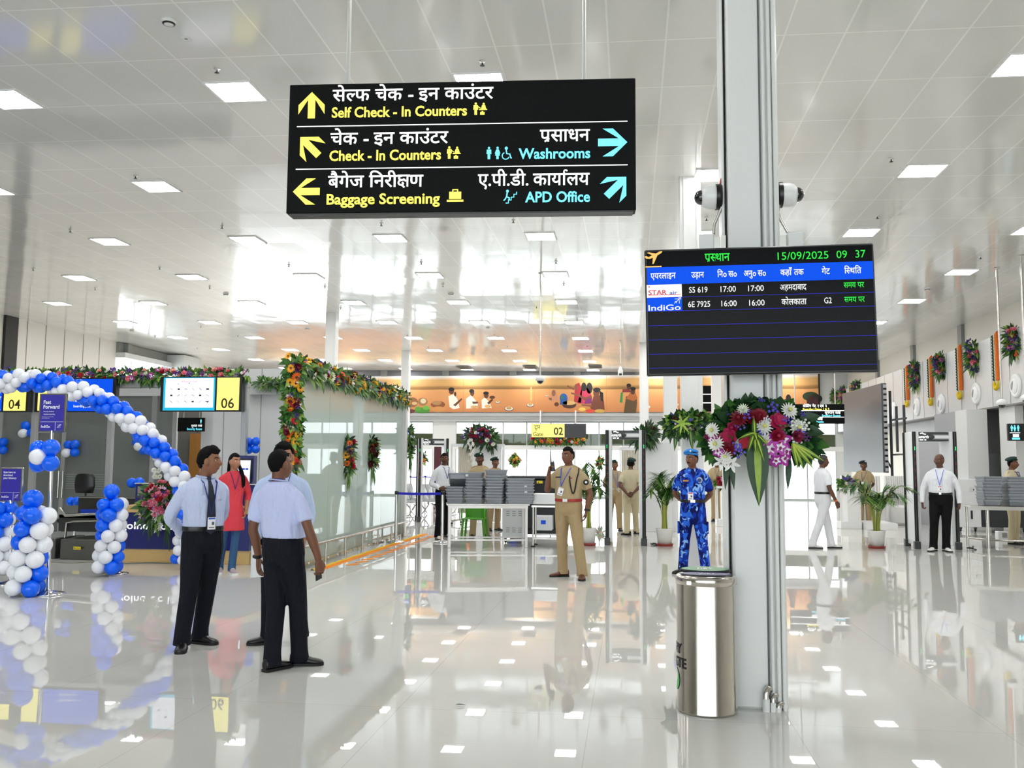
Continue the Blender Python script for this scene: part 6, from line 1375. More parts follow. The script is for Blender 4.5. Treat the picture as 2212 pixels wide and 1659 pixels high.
def tray(p, rz, label, group, rx=0, ry=0, sticker=None):
    o = link('security_tray', TM, None, p, (rx, ry, rz)); tag(o, label, 'tray', group)
    if sticker: link('tray_label', TLM, o, sticker)
    return o
def stack(px, base, n, rz, what, group, yoff=.28, step=.053):
    p = aty(px, base, tc_.y+yoff); z = TH
    for k in range(n):
        tray((p.x+R.uniform(-.008, .008), p.y, z+step*k), rz+R.uniform(-.05, .05), 'grey security tray, %s from the bottom of %s' % (nth(k), what), group, 0, 0, (.10, -.163, .06) if rz < .5 and k in (3, 5) else None)
    return p, z+step*n+.052
p, z = stack(985, 1082, 5, PI/2+.1, 'the short stack by the man in white', 'trays of the short stack')
tray((p.x+.03, p.y, z+.05), PI/2+.15, 'grey security tray tilted open on top of the short stack', 'trays of the short stack', .0, .42, None)
p, z = stack(1028, 1082, 8, PI/2, 'the second stack before the policeman', 'trays of the second stack')
tray((p.x-.10, p.y-.02, z), .03, 'grey security tray laid crosswise on top of the second stack', 'trays of the second stack', 0, -.03, (-.05, -.164, .05))
p, z = stack(1072, 1082, 9, PI/2-.05, 'the tallest stack hiding the policewoman', 'trays of the tallest stack')
tray((p.x, p.y, z), PI/2-.1, 'grey security tray set loosely on top of the tallest stack', 'trays of the tallest stack')
stack(1123, 1082, 8, .12, 'the wide stack nearest the roller table', 'trays of the wide stack')
# trolley cabinet under the table
p = aty(1110, 1150, tc_.y+1.0); t = thing('equipment_cabinet', 'pale grey louvred cabinet on castors behind the tray table', 'cabinet', (p.x, p.y, 0))
b = MB(); b.box((0, .2, .42), (.44, .4, .62), PW, None, .01); b.done('body', None, t)
b = MB()
for z in (.62, .58, .54, .30, .26, .22):
    for x in (-.12, 0, .12): b.box((x, -.003, z), (.07, .006, .012), MIDG)
b.done('louvre_vents', None, t)
for x in (-.17, .17): b = MB(); b.ball((x, .05, .055), (.03, .055, .055), BLK, 12, 8); b.box((x, .05, .1), (.05, .05, .03), BLK); b.done('castor', None, t)
# roller table and X-ray machine
p = aty(1180, 1180, 17.1); t = thing('roller_table', 'white hooded feed table with steel legs at the X-ray machine', 'table', (p.x, 17.1, 0)); zz = lambda py: aty(1180, py, 17.1).z
b = MB(); b.box((.04, .25, (zz(1067)+zz(1090))/2), (.62, .5, zz(1067)-zz(1090)), PW, None, .01); b.done('hood', None, t)
b = MB(); b.box((.04, .25, zz(1094)), (.64, .52, .035), STEEL); b.done('tray_bed', None, t)
for x in (-.25, .33):
    for y in (.02, .48): b = MB(); b.tube([(x, y, .0), (x, y, zz(1094))], .018, STEEL, 10); b.lathe([(0, 0), (.05, 0), (.05, .012), (.02, .03)], BLK, 14, None, True, (x, y, 0)); b.done('leg', None, t)
b = MB(); b.box((.04, .02, .16), (.56, .03, .03), FRM); b.box((.04, .48, .2), (.56, .03, .03), FRM); b.done('lower_frame', None, t)
p = aty(1155, 1180, 19.2); t = thing('xray_machine', 'dark grey baggage X-ray machine behind the feed table', 'X-ray machine', (p.x, 19.2, 0)); zt = aty(1150, 1031, 19.2).z
b = MB(); b.box((0, .6, .72), (1.25, 1.2, 1.06), DKB, None, .02); b.box((0, .6, zt-.03), (1.25, 1.2, .1), DKB, None, .02); b.box((0, .6, .12), (1.2, 1.1, .1), BLK); b.done('body', None, t)
b = MB(); b.box((.12, -.004, .92), (.62, .02, .42), BLK, None, .01)
for k in range(6): b.box((-.14+.10*k, -.012, .9), (.09, .012, .36), mat('lead curtain', '10141c', .5))
b.done('tunnel_curtain', None, t)
b = MB(); b.box((.10, -.008, zt-.1), (.12, .01, .055), mat('tag yellow', 'e8d42a', .5)); b.poly([(.055, zt-.118), (.085, zt-.118), (.07, zt-.085)], BLK, .002, TR(0, -.014, 0)); b.done('warning_tag', None, t)
b = MB(); b.ball((-.14, -.012, zt-.2), (.03, .015, .07), mat('white knob', 'f0f0f0', .3, emis=.1), 12, 8); b.done('indicator_lamp', None, t)
b = MB(); b.box((.22, -.25, .34), (.36, .35, .30), PW, None, .01); b.box((.22, -.43, .36), (.10, .008, .08), e_('deep blue', '3a4ae8', .8)); b.done('power_unit', None, t)
b = MB(); b.box((-.42, -.2, .26), (.12, .3, .44), mat('belt blue', '1040c0', .5), None, .01); b.done('blue_bin', None, t)
for x in (-.5, .5): b = MB(); b.box((x, .2, .035), (.1, .1, .07), BLK); b.done('foot', None, t)
# chairs behind the table
t = thing('plastic_chair', 'green plastic chair behind the tray table', 'chair', aty(1025, 1150, 18.35)*1.0); t.location.z = 0; GRC = mat('green plastic', '4a9a1e', .4)
b = MB(); b.box((0, 0, .44), (.44, .42, .03), GRC, None, .012); b.done('seat', None, t)
b = MB(); b.loft([[(x, .20+.03*(z-.45)-(.05 if abs(x) > .2 else 0), z) for x in (-.22, -.1, .1, .22)]+[(x, .22+.03*(z-.45)-(.05 if abs(x) > .2 else 0), z) for x in (.22, .1, -.1, -.22)] for z in (.45, .6, .75)], GRC, None, True, False); b.done('backrest', None, t)
for x in (-.2, .2):
    for y in (-.19, .19): b = MB(); b.tube([(x, y, .44), (x*1.18, y*1.1, 0)], [.028, .02], GRC, 8); b.done('leg', None, t)
for k, x in enumerate((-.23, .23)): b = MB(); b.tube([(x, -.2, .44), (x, -.18, .64), (x, .2, .66)], .018, GRC, 8); b.done('armrest', None, t)
p = atz(993, 1132); t = thing('visitor_chair', 'steel visitor chair with an orange bag strap behind the tray table', 'chair', p, .4)
b = MB(); b.box((0, 0, .45), (.46, .44, .03), DKG, None, .01); b.done('seat', None, t); b = MB(); b.box((0, .22, .68), (.44, .03, .36), DKG, None, .01); b.done('backrest', None, t)
b = MB(); b.box((.12, -.1, .54), (.10, .10, .16), mat('orange fabric', 'e8741c', .7), None, .02); tag(b.done('fabric_bag', None, None, p+Vector((.15, -.10, 0))), 'orange fabric bag lying on the steel visitor chair', 'bag')
for k in range(5): b = MB(); a = k*1.257; b.tube([(0, 0, .12), (.3*math.cos(a), .3*math.sin(a), .07)], .016, STEEL, 8); b.ball((.3*math.cos(a), .3*math.sin(a), .03), .03, BLK, 8, 6); b.done('leg', None, t)
b = MB(); b.tube([(0, 0, .08), (0, 0, .44)], .025, STEEL, 10); b.done('stem', None, t)
# queue posts
def queue_post(p, label, h=1.0):
    t = thing('queue_post', label, 'queue post', p); b = MB(); b.lathe([(0, 0), (.17, 0), (.172, .012), (.14, .03), (.04, .045), (.03, .06)], CHROME, 28); b.done('base', None, t)
    b = MB(); b.tube([(0, 0, .04), (0, 0, h-.06)], .032, CHROME, 16); b.done('post', None, t); b = MB(); b.lathe([(.034, h-.07), (.04, h-.065), (.04, h-.005), (.03, h), (0, h)], BLK, 18); b.done('cap', None, t); return t
BELT = mat('queue belt blue', '1414c4', .6)
def belt(p, q, z, label, h=.048):
    b = MB(); d = (q-p).normalized(); s = Vector((-d.y, d.x, 0))*.002; P = [p.lerp(q, k/6) for k in range(7)]
    b.loft([[c+s+Vector((0, 0, z-.01*math.sin(PI*k/6)+dz)) for dz in (0, h)]+[c-s+Vector((0, 0, z-.01*math.sin(PI*k/6)+dz)) for dz in (h, 0)] for k, c in enumerate(P)], BELT, None, True, False); tag(b.done('queue_belt'), label, 'belt')
s1, s2 = atz(855, 1172), atz(955, 1172); queue_post(s1, 'chrome queue post by the end of the glass partition'); queue_post(s2, 'chrome queue post in front of the tray table'); belt(s1, s2, .93, 'bright blue belt strung between the two chrome queue posts')
q1_, q2_, q3_ = atz(886, 1085), atz(918, 1083), atz(962, 1086)
for p, l in ((q1_, 'distant queue post behind the glass partition end'), (q2_, 'distant queue post behind the half-turned detector'), (q3_, 'distant queue post behind the man in white shirt')): queue_post(p, l, 1.05)
belt(q1_, q2_, .98, 'distant blue queue belt by the waiting benches, partition side'); belt(q2_, q3_, .98, 'distant blue queue belt by the waiting benches, tray table side')
# waiting benches
PERF = mat('perforated steel', '9a9da0', .35, .85, bump=.4, bscale=300)
def bench(p, rz, label):
    t = thing('waiting_bench', label, 'bench', p, rz, 'waiting benches'); b = MB(); b.box((0, 0, .36), (1.75, .06, .08), STEEL); b.done('beam', None, t)
    for k in range(3):
        x = -.58+.58*k; P = [(-.26, .40, .0), (-.1, .40, .0), (.14, .43, 0), (.19, .47, 0), (.26, .72, 0), (.32, .92, 0)]
        b = MB(); b.loft([[(x-.26, y, z), (x+.26, y, z), (x+.26, y+.012, z-.012), (x-.26, y+.012, z-.012)] for y, z, _ in P], PERF, None, True, True); b.done('seat', None, t)
    for k in range(4):
        x = -.87+.58*k; b = MB(); b.tube([(x, .16, .44), (x, .14, .62), (x, .0, .66), (x, -.2, .63), (x, -.2, .60)], .014, CHROME, 8); b.done('armrest', None, t)
    for x in (-.6, .6): b = MB(); b.tube([(x, .28, .03), (x, .08, .30), (x, .0, .36), (x, -.08, .30), (x, -.28, .03)], .022, CHROME, 8); b.done('leg', None, t)
for i, (px, py, rz) in enumerate(((890, 1112, PI/2-.1), (944, 1110, PI/2-.1), (868, 1095, PI/2-.1), (966, 1091, PI/2-.1))): bench(atz(px, py), rz, 'steel waiting bench with perforated seats, %s from the front, beyond the glass partition' % nth(i))
# frisking booths: white boards with curtains
CUR = mat('cream curtain', 'd9d4c6', .85)
def curtain(x0, x1, y, z0, z1, T):
    b = MB(); n = 40; P = [(x0+(x1-x0)*i/n, .03*math.sin(i*1.25)) for i in range(n+1)]
    b.add([(x, y+a, z) for z in (z0, z1) for x, a in P]+[(x, y+a+.004, z) for z in (z0, z1) for x, a in P], [(i, i+1, n+2+i, n+1+i) for i in range(n)]+[(2*n+2+i, 3*n+3+i, 3*n+4+i, 2*n+3+i) for i in range(n)], CUR, True); b.done('curtain', None, T)
def booth(px0, px1, cx0, cx1, wx0, wx1, y0, Y, label):
    a, c = aty(px0, 1000, Y).x, aty(px1, 1000, Y).x; zt = aty((px0+px1)/2, y0, Y).z; mid = (a+c)/2
    T = thing('frisking_booth', label, 'booth', (mid, Y, 0))
    b = MB(); b.box((0, 0, zt-.04), (c-a-.01, .06, .08), PW); b.done('top_rail', None, T)
    for x in (a, c): b = MB(); b.box((x-mid+(.02 if x == a else -.02), 0, zt/2), (.04, .05, zt), PW); b.done('upright', None, T)
    x0, x1 = aty(wx0, 1000, Y).x-mid, aty(wx1, 1000, Y).x-mid; b = MB(); b.box(((x0+x1)/2, .04, zt/2), (x1-x0-.05, .04, zt-.012), PW); b.done('panel', None, T)
    curtain(aty(cx0, 1000, Y).x-mid, aty(cx1, 1000, Y).x-mid, .10, .22, zt-.08, T)
booth(974, 1090, 988, 1020, 1019, 1085, 959, 24.2, 'white frisking booth with cream curtain behind the tray stacks')
booth(1338, 1400, 1342, 1388, 1386, 1400, 966, 25.5, 'frisking booth with cream curtains behind the two police in the detector')
a, c = atz(1389, 1150), atz(1452, 1150); b = MB(); zt = aty(1420, 955, a.y).z; b.box(((a.x+c.x)/2, a.y+.2, zt/2), (c.x-a.x, .06, zt), PW, None, .006); tag(b.done('partition_board'), 'plain white standing board behind the potted palm', 'partition')
T = arrangement('flower_bouquet', 'purple and white bouquet with trailing white orchids on top of the frisking booth', 'bouquet', [aty(1015, 947, 24.15), aty(1040, 937, 24.15), aty(1060, 950, 24.15)], (.30, .28), (0, -1, .2), DEEP, 46, 260, None, leafm=('dark', 'grey', 'dark', 'mid'), fr=(.05, .09), ll=(.12, .26),
    extra=lambda T, rt, fo: [leaf(fo, aty(1040+6*k, 955, 23.85)-rt, ((k-2)*.12, -.1, -1), (0, -1, 0), .45, .12, .05, LF['mid'], 5, .15, LF['light']) for k in range(5)] and [put_flower(T, rt, aty(1022-2*(k % 4)-(k > 12)*2+R.uniform(-3, 3), 958+3.4*k if k < 14 else 952+R.uniform(-4, 8), 23.85), (-.2, -1, -.2), 'orchid' if k < 8 else 'sprig', 'f0f0e6', .05) for k in range(20)])
arrangement('flower_bouquet', 'dark feathery bouquet with trailing leaves on the frisking booth beside the detector', 'bouquet', [aty(1385, 944, 21.55), aty(1402, 936, 21.55)], (.26, .2), (0, -1, .2), [('rose', '6a1a3a', .8), ('sprig', '4a2a5a', .8)], 12, 240, None, leafm=('dark', 'grey', 'dark', 'mid'), ll=(.12, .3), lw=.2,
    extra=lambda T, rt, fo: [leaf(fo, aty(1378+5*k, 948, 21.35)-rt, (R.uniform(-.4, .3), -.1, -1), (0, -1, 0), .4, .09, .05, LF['mid'], 5, .15, LF['light']) for k in range(5)])
# potted palms
POT = mat('pot white', 'e6e4e0', .25, coat=.3); SAU = mat('saucer red', '8c2418', .4); PST = mat('palm stem', '9aa044', .5)
def palm(px, py, top, spread, nst, label, seed, lean=0, r=.165):
    p = atz(px, py); t = thing('potted_palm', label, 'potted plant', p); rr = random.Random(seed)
    b = MB(); b.lathe([(0, .03), (r*.80, .03), (r, .32), (r*1.04, .33), (r*.98, .335), (r*.95, .29), (0, .28)], POT, 32); b.done('pot', None, t)
    b = MB(); b.lathe([(0, 0), (r*.92, 0), (r*1.0, .045), (r*.94, .045), (r*.85, .02), (0, .02)], SAU, 28); b.done('saucer', None, t)
    b = MB(); b.lathe([(r*.95, .285), (0, .30)], mat('soil', '2c2016', .9), 16); b.done('soil', None, t)
    h = aty(px, top, p.y).z
    for k in range(nst):
        a = 2*PI*k/nst+rr.uniform(-.4, .4); hh = (h-.3)*rr.uniform(.65, 1.0); sp = spread*rr.uniform(.35, 1.0); d = Vector((math.cos(a), math.sin(a)*.8, 0)); d.x += lean
        P = [Vector((0, 0, .28))+d*.05, Vector((0, 0, .28+hh*.45))+d*sp*.18, Vector((0, 0, .28+hh*.85))+d*sp*.5, Vector((0, 0, .28+hh*.98))+d*sp*.85, Vector((0, 0, .28+hh*.88))+d*sp*1.2]
        S_ = [Vector(q) for q in spl([list(v) for v in P], 6)]; b = MB(); b.tube(S_, [.011-.009*i/len(S_) for i in range(len(S_))], PST, 6)
        for i in range(8, len(S_)-1):
            tn = (S_[i+1]-S_[i]).normalized(); sd = tn.cross(Vector((0, 0, 1))).normalized(); f = (i-8)/(len(S_)-9)
            for s in (-1, 1):
                ln = (.30*math.sin(PI*(.15+.75*f))+.05)*rr.uniform(.8, 1.1); leaf(b, S_[i], tn*.75+sd*s*.8+Vector((0, 0, .12)), Vector((0, 0, 1)), ln, .028, rr.uniform(.1, .5), LF[rr.choice(('mid', 'mid', 'light', 'dark'))], 4)
        b.done('frond', None, t)
palm(1436, 1179, 1020, .30, 13, 'potted palm in a white pot between the detector and the guard in camouflage', 1)
palm(1894, 1184, 1035, .60, 15, 'wide potted palm in a white pot before the white podium', 5, .12)
palm(1271, 1178, 1003, .30, 11, 'potted palm in a white pot behind the policeman with the walkie-talkie', 9, .15, .15)
# ------------------------------------------------------------------ mural over the gates
YM = YB-.10
def mural_mat():
    m = bpy.data.materials.new('mural print'); m.use_nodes = True; nt = m.node_tree; b = nt.nodes['Principled BSDF']; L = nt.links; b.inputs['Roughness'].default_value = .45
    tc = nt.nodes.new('ShaderNodeTexCoord'); sp = nt.nodes.new('ShaderNodeSeparateXYZ'); L.new(tc.outputs['Object'], sp.inputs[0])
    n = nt.nodes.new('ShaderNodeTexNoise'); n.inputs['Scale'].default_value = .5; n.inputs['Detail'].default_value = 3; L.new(tc.outputs['Object'], n.inputs['Vector'])
    z = math_node(nt, 'DIVIDE', math_node(nt, 'ADD', sp.outputs[2], math_node(nt, 'MULTIPLY', math_node(nt, 'SUBTRACT', n.outputs[0], .5), .12)), 1.75)
    r = nt.nodes.new('ShaderNodeValToRGB'); L.new(z, r.inputs[0]); e = r.color_ramp.elements
    for p, c in ((0, 'c8814c'), (.3, 'd28f58'), (.58, 'd89a60'), (.615, 'd69c62'), (.63, '8a6236'), (.69, '9c7440'), (.74, 'd2a062'), (.9, 'e0b272'), (1, 'd9a866')):
        k = e.new(p); k.color = (*lin(c), 1)
    e.remove(e[0]); e.remove(e[-1]) if e[-1].position == 1 and len(e) > 9 else None
    L.new(r.outputs[0], b.inputs['Base Color']); return m
MUR = mural_mat()
mx0, mx1, mz0, mz1 = -18.6, 8.62, 4.05, 5.80
t = thing('mural', 'long orange river mural with painted bathers and offerings above the gates', 'mural', (mx0, YM, mz0))
b = MB(); bx((0, 0, 0), (mx1-mx0, .05, mz1-mz0), MUR, b); b.done('printed_panel', None, t)
b = MB()
for px in (1001, 1154, 1310): bx((aty(px, 850, YM).x-mx0-.006, -.003, 0), (aty(px, 850, YM).x-mx0+.006, 0, mz1-mz0), mat('mural seam', 'a8703e', .5), b)
b.done('seam_lines', None, t)
b = MB(); bx((mx1-mx0, -.05, -.05), (mx1-mx0+.06, .08, mz1-mz0+.02), BLK, b); b.done('end_frame', None, t)
def fig(shapes):
    """one painted figure: ('e', x, y, rx, ry, colour) or ('p', [(x, y)...], colour), in the pixels of a close view of the mural"""
    mb = MB(); k = 0
    for s_ in shapes:
        k += 1; c = s_[-1]; m = mat('paint '+c, c, .5)
        if s_[0] == 'e': P = [(s_[1]+s_[3]*math.cos(2*PI*i/18), s_[2]+s_[4]*math.sin(2*PI*i/18)) for i in range(18)]
        else: P = s_[1]
        Q = []
        for x, y in P:
            p = aty(860+x/3.95, 760+y/3.95, YM); Q.append((p.x-mx0, p.z-mz0))
        mb.poly(Q, m, .0008, TR(0, -.001-.0010*k, 0))
    mb.done('painted_figure', None, t)
E_ = lambda x, y, rx, ry, c: ('e', x, y, rx, ry, c)
P_ = lambda pts, c: ('p', pts, c)
SKN, BLH, WHC = '5a3420', '15100e', 'e6e0d2'
fig([E_(125, 430, 45, 42, '8a5a34'), E_(140, 440, 24, 14, 'c8a878'), E_(210, 425, 42, 34, '9a7048'), E_(215, 420, 24, 22, 'd8c8a0'), E_(95, 505, 50, 18, '6a3030')])
fig([E_(205, 500, 68, 24, '4a8a30'), E_(240, 478, 30, 18, '6ab040'), E_(170, 485, 26, 18, '5a9a38')])
fig([E_(340, 450, 62, 30, '8a5028'), E_(345, 490, 58, 24, 'd09050'), E_(330, 436, 40, 18, 'b08050')])
fig([P_([(428, 380), (470, 362), (505, 400), (525, 480), (470, 490), (440, 470)], WHC), P_([(470, 455), (540, 395), (548, 405), (490, 465)], SKN), E_(455, 335, 22, 28, SKN), E_(455, 320, 26, 16, BLH), E_(487, 360, 10, 20, '4a2a1a')])
fig([P_([(580, 400), (620, 370), (650, 400), (680, 440), (680, 480), (580, 485)], WHC), P_([(630, 425), (682, 425), (682, 440), (640, 445)], SKN), E_(632, 350, 18, 28, SKN), E_(628, 335, 22, 16, BLH), E_(650, 470, 32, 12, 'd0a068')])
fig([P_([(712, 410), (740, 390), (780, 430), (800, 480), (715, 484)], WHC), E_(752, 370, 20, 28, SKN), E_(750, 352, 24, 14, BLH), P_([(760, 435), (800, 400), (812, 410), (775, 450)], SKN), E_(803, 388, 24, 14, '5a3018'), E_(765, 465, 26, 14, 'd8a860')])
for x, y, r in ((850, 430, 22), (946, 486, 40), (1128, 456, 32), (1268, 377, 14)): fig([E_(x, y, r, r*.5, '2a3058'), E_(x, y-2, r*.88, r*.42, 'e2d8c4'), E_(x, y-6, r*.45, r*.26, 'a08850'), E_(x, y-14, r*.14, r*.4, 'e6a84a')])
fig([P_([(1131, 300), (1139, 300), (1143, 415), (1127, 415)], 'f0b870')])
fig([P_([(1300, 400), (1310, 330), (1345, 325), (1370, 420), (1300, 418)], 'c88a6a'), E_(1327, 352, 16, 28, '8a5a40'), P_([(1282, 390), (1312, 392), (1312, 415), (1290, 410)], '8a5a40')])
fig([E_(1412, 395, 34, 40, '1f5fae'), P_([(1385, 400), (1445, 400), (1440, 450), (1380, 450)], '2058a0'), E_(1400, 390, 12, 18, '3a7a5a')])
fig([E_(1460, 452, 60, 32, '4a2a1a'), E_(1460, 436, 56, 18, 'd8b070')]); fig([E_(1352, 448, 20, 18, '6a3018')])
fig([P_([(1500, 430), (1510, 280), (1545, 262), (1570, 330), (1560, 435)], 'b02a3a'), E_(1520, 300, 16, 26, '8a5038'), P_([(1445, 285), (1505, 315), (1500, 328), (1440, 296)], '8a5038'), P_([(1478, 345), (1560, 370), (1555, 385), (1475, 358)], '8a5038')])
fig([P_([(1530, 440), (1570, 300), (1620, 310), (1655, 380), (1640, 445)], 'c03858'), E_(1585, 300, 22, 38, '1a1214'), P_([(1500, 352), (1600, 390), (1650, 370), (1655, 392), (1590, 415)], '7a4632'), P_([(1590, 445), (1600, 410), (1655, 390), (1650, 440)], '7a2a6a')])
fig([E_(1632, 310, 26, 48, '140e12')])
fig([P_([(1640, 470), (1670, 370), (1720, 370), (1756, 420), (1765, 515), (1650, 515)], '6e3a26'), E_(1690, 350, 26, 36, '6a3a26'), E_(1695, 325, 32, 20, BLH), P_([(1715, 330), (1750, 350), (1752, 420), (1730, 420)], BLH), P_([(1560, 448), (1650, 450), (1655, 470), (1570, 460)], '8a5038')])
fig([E_(1600, 495, 56, 24, 'c08838'), E_(1640, 505, 40, 16, 'd84a3a'), E_(1570, 490, 30, 16, 'e8c060'), E_(1720, 505, 44, 16, 'c8a050')])
fig([P_([(1890, 432), (1900, 350), (1918, 340), (1914, 436)], '2a8a3a'), P_([(1912, 345), (1915, 320), (1975, 315), (1990, 345)], '8a3030'), P_([(1925, 520), (1945, 380), (2035, 375), (2040, 430), (2030, 520)], '5a4426'), P_([(1945, 400), (1990, 330), (2020, 340), (2045, 395), (2010, 420)], 'b0622e'), E_(1970, 300, 18, 24, SKN), E_(2003, 335, 20, 30, SKN), E_(1968, 285, 20, 14, BLH), E_(2004, 315, 24, 16, BLH)])
fig([E_(2110, 470, 42, 18, 'e2d8c4'), E_(2100, 415, 40, 14, '3a5a30'), E_(2110, 400, 30, 16, 'c04838')])
fig([E_(2330, 350, 26, 40, '8a5038'), E_(2330, 320, 30, 22, BLH), P_([(2290, 420), (2320, 370), (2370, 370), (2390, 440), (2300, 450)], 'c86a5a'), E_(2340, 450, 60, 16, 'd8b888')])
for x, c in ((2610, '5a3a8a'), (2680, '3a2a22')): fig([E_(x, 365, 24, 30, c), E_(x-12, 365, 12, 20, SKN)])
fig([E_(3520, 380, 70, 40, '2a3a1e'), E_(3560, 400, 60, 40, '1a2414'), P_([(3460, 520), (3490, 430), (3560, 390), (3600, 440), (3570, 520)], '4a1a22'), E_(3520, 420, 34, 44, '3a1a1a')])
fig([P_([(3290, 520), (3310, 420), (3350, 400), (3370, 520)], '6a3a26'), E_(3330, 395, 22, 32, BLH)])
# gate sign under the beam
YS = YB-1.0; p0, p1 = aty(1147, 945, YS), aty(1266, 915, YS); W_, H_ = p1.x-p0.x, p1.z-p0.z
t = thing('gate_sign', 'yellow and black hanging sign reading Gate 02', 'sign', ((p0.x+p1.x)/2, YS, p0.z))
b = MB(); b.box((0, .06, H_/2), (W_, .12, H_), mat('sign slate', '34363c', .45), None, .01); b.done('sign_box', None, t)
b = MB(); b.box((-W_*.19, -.004, H_/2), (W_*.60, .01, H_*.94), mat('panel yellow', 'f6ea72', .5)); put_text(b, en('02', .02), W_*.0, H_*.20, H_*.75, INK, 'c', .9, None, -.012); put_text(b, en('Gate', .015), -W_*.46, H_*.10, H_*.42, INK, 'l', .9, None, -.012); put_text(b, hindi(['द', '_व', 'ार'], .01), -W_*.44, H_*.58, H_*.44, INK, 'l', .8, None, -.012); b.done('number_panel', None, t)
for px in (1167, 1243): b = MB(); x = aty(px, 915, YS).x-t.location.x; b.tube([(x, .06, H_), (x, .06, 4.05-p0.z), (x, .75, 4.05-p0.z)], .035, FRM, 8); b.done('suspension_rod', None, t)
arrangement('flower_garland', 'garland of mixed flowers along the lintel under the Gate 02 sign', 'garland', [aty(1152, 951, YB-.15), aty(1206, 951, YB-.15), aty(1260, 951, YB-.15)], (.16, .17), (0, -1, .1), [('gerbera', 'e8641c', 1), ('gerbera', 'f0c81e', 1), ('rose', 'c81438', 1), ('mum', 'f0e0d8', 1)], 30, 260, None, fr=(.07, .11), ll=(.12, .26))
for px, py, l in ((1112, 994, 'diamond-shaped flower piece on the window behind the wide tray stack'), (915, 990, 'small flower piece on the window beyond the half-turned detector'), (1296, 998, 'small flower piece on the window beside the detector of the policewoman')):
    p = aty(px, py, YB-.02); T = arrangement('flower_piece', l, 'flower piece', [p+Vector((0, -.06, .1)), p+Vector((0, -.06, -.15))], (.17, .22), (0, -1, 0), [('gerbera', 'f0c81e', 1), ('gerbera', 'e8641c', 1), ('rose', '6a1a20', 1)], 9, 80, None, fr=(.05, .08), ll=(.12, .25))
    if px == 1112: b = MB(); s_ = .40; b.poly([(0, s_), (s_*.9, 0), (0, -s_), (-s_*.9, 0)], mat('board tan', 'b89468', .7), .02); b.done('backing_board', None, T, p-T.location+Vector((0, .02, 0)))
# information display and board past the partition
p0, p1 = aty(864, 970, 26), aty(893, 924, 26); W_, H_ = p1.x-p0.x+.6, p1.z-p0.z; cx = p1.x-W_/2
t = thing('flight_display', 'distant blue flight screen behind the leafy bouquet of the partition post', 'display', (cx, 26, p0.z)); b = MB(); b.box((0, .05, H_/2), (W_, .1, H_), BLK, None, .01); b.done('casing', None, t)
b = MB(); b.box((0, -.002, H_/2), (W_*.97, .006, H_*.95), mat('screen navy', '18305e', .4)); b.box((0, -.006, H_*.74), (W_*.97, .004, H_*.18), SBL); put_text(b, en('15/09/2025 09 37'), W_*.46, H_*.87, H_*.08, GRN, 'r', 1, None, -.007)
for z in (.52, .40): b.box((W_*.36, -.006, H_*z), (W_*.16, .004, H_*.05), GRN)
b.box((W_*.36, -.009, H_*.74), (W_*.16, .004, H_*.07), SWH); b.done('screen', None, t); b = MB(); b.tube([(0, .05, -p0.z), (0, .05, 0)], .05, ALU, 10); b.done('stand', None, t)
p0, p1 = aty(937, 1058, 31), aty(958, 965, 31); t = thing('information_board', 'dark maroon information board behind the man in white shirt', 'board', ((p0.x+p1.x)/2, 31, 0)); W_ = p1.x-p0.x
b = MB(); b.box((0, 0, p1.z/2), (W_, .06, p1.z), mat('maroon board', '52222c', .5)); b.done('panel', None, t); b = MB()
for k in range(9): b.box((.02, -.032, p1.z*.62-.06*k-(.12 if k > 5 else 0)), (W_*.7, .004, .022), mat('board print', 'a88a8a', .6))
b.done('printed_text', None, t)
# hanging signs in the depth of the hall
def far_sign(px0, px1, py0, py1, Y, label, rows):
    p0, p1 = aty(px0, py1, Y), aty(px1, py0, Y); W_, H_ = p1.x-p0.x, p1.z-p0.z
    t = thing('direction_sign', label, 'sign', ((p0.x+p1.x)/2, Y, p0.z))
    b = MB(); b.box((0, .06, H_/2), (W_, .12, H_), SIGNB, None, .01); b.done('sign_box', None, t)
    b = MB()
    for z in (.335, .668): b.box((0, -.003, H_*z), (W_*.985, .006, H_*.035), WHT)
    for tok, u, v, sz, m, al in rows: put_text(b, tok, -W_/2+W_*u, H_*(1-v), H_*sz, m, al, .95, None, -.006)
    b.done('lettering', None, t)
    for u in (-.35, .35): b = MB(); b.tube([(W_*u, .06, H_), (W_*u, .06, ceil_z(t.location.x)-p0.z)], .02, FRM, 8); b.done('suspension_rod', None, t)
far_sign(1503, 1590, 833, 889, 31.5, 'black hanging sign between the white columns, its near half blank', [(hindi(['बो', 'िड', '^', 'ग'], .02), .72, .14, .20, WHT, 'l'), (en('Boarding Gates', .02), .72, .31, .15, YEL, 'l'), (en('Washrooms', .02), .72, .62, .15, CYA, 'l'), (hindi(['काया', '^', 'लय'], .02), .74, .80, .18, WHT, 'l'), (en('Office', .02), .74, .96, .15, CYA, 'l')])
far_sign(1700, 1824, 873, 915, 29.5, 'black hanging sign with boarding gates and smoking room lines before the video wall', [(hindi(['बो', 'िड', '^', 'ग', ' ', 'गेट', ' ', '१', ' ', 'एव', ' ', '२'], .02), .28, .15, .19, WHT, 'l'), (en('Boarding Gates 1 & 2', .02), .28, .31, .16, YEL, 'l'), (hindi(['धूमपान', ' ', 'क', 'KSH'], .02), .93, .50, .19, WHT, 'r'), (en('Smoking Room', .02), .93, .64, .16, CYA, 'r'), (hindi(['म', 'िहला', ' ', 'क', 'KSH'], .02), .36, .82, .19, WHT, 'l'), (en('Ladies Room', .02), .36, .96, .16, CYA, 'l')])
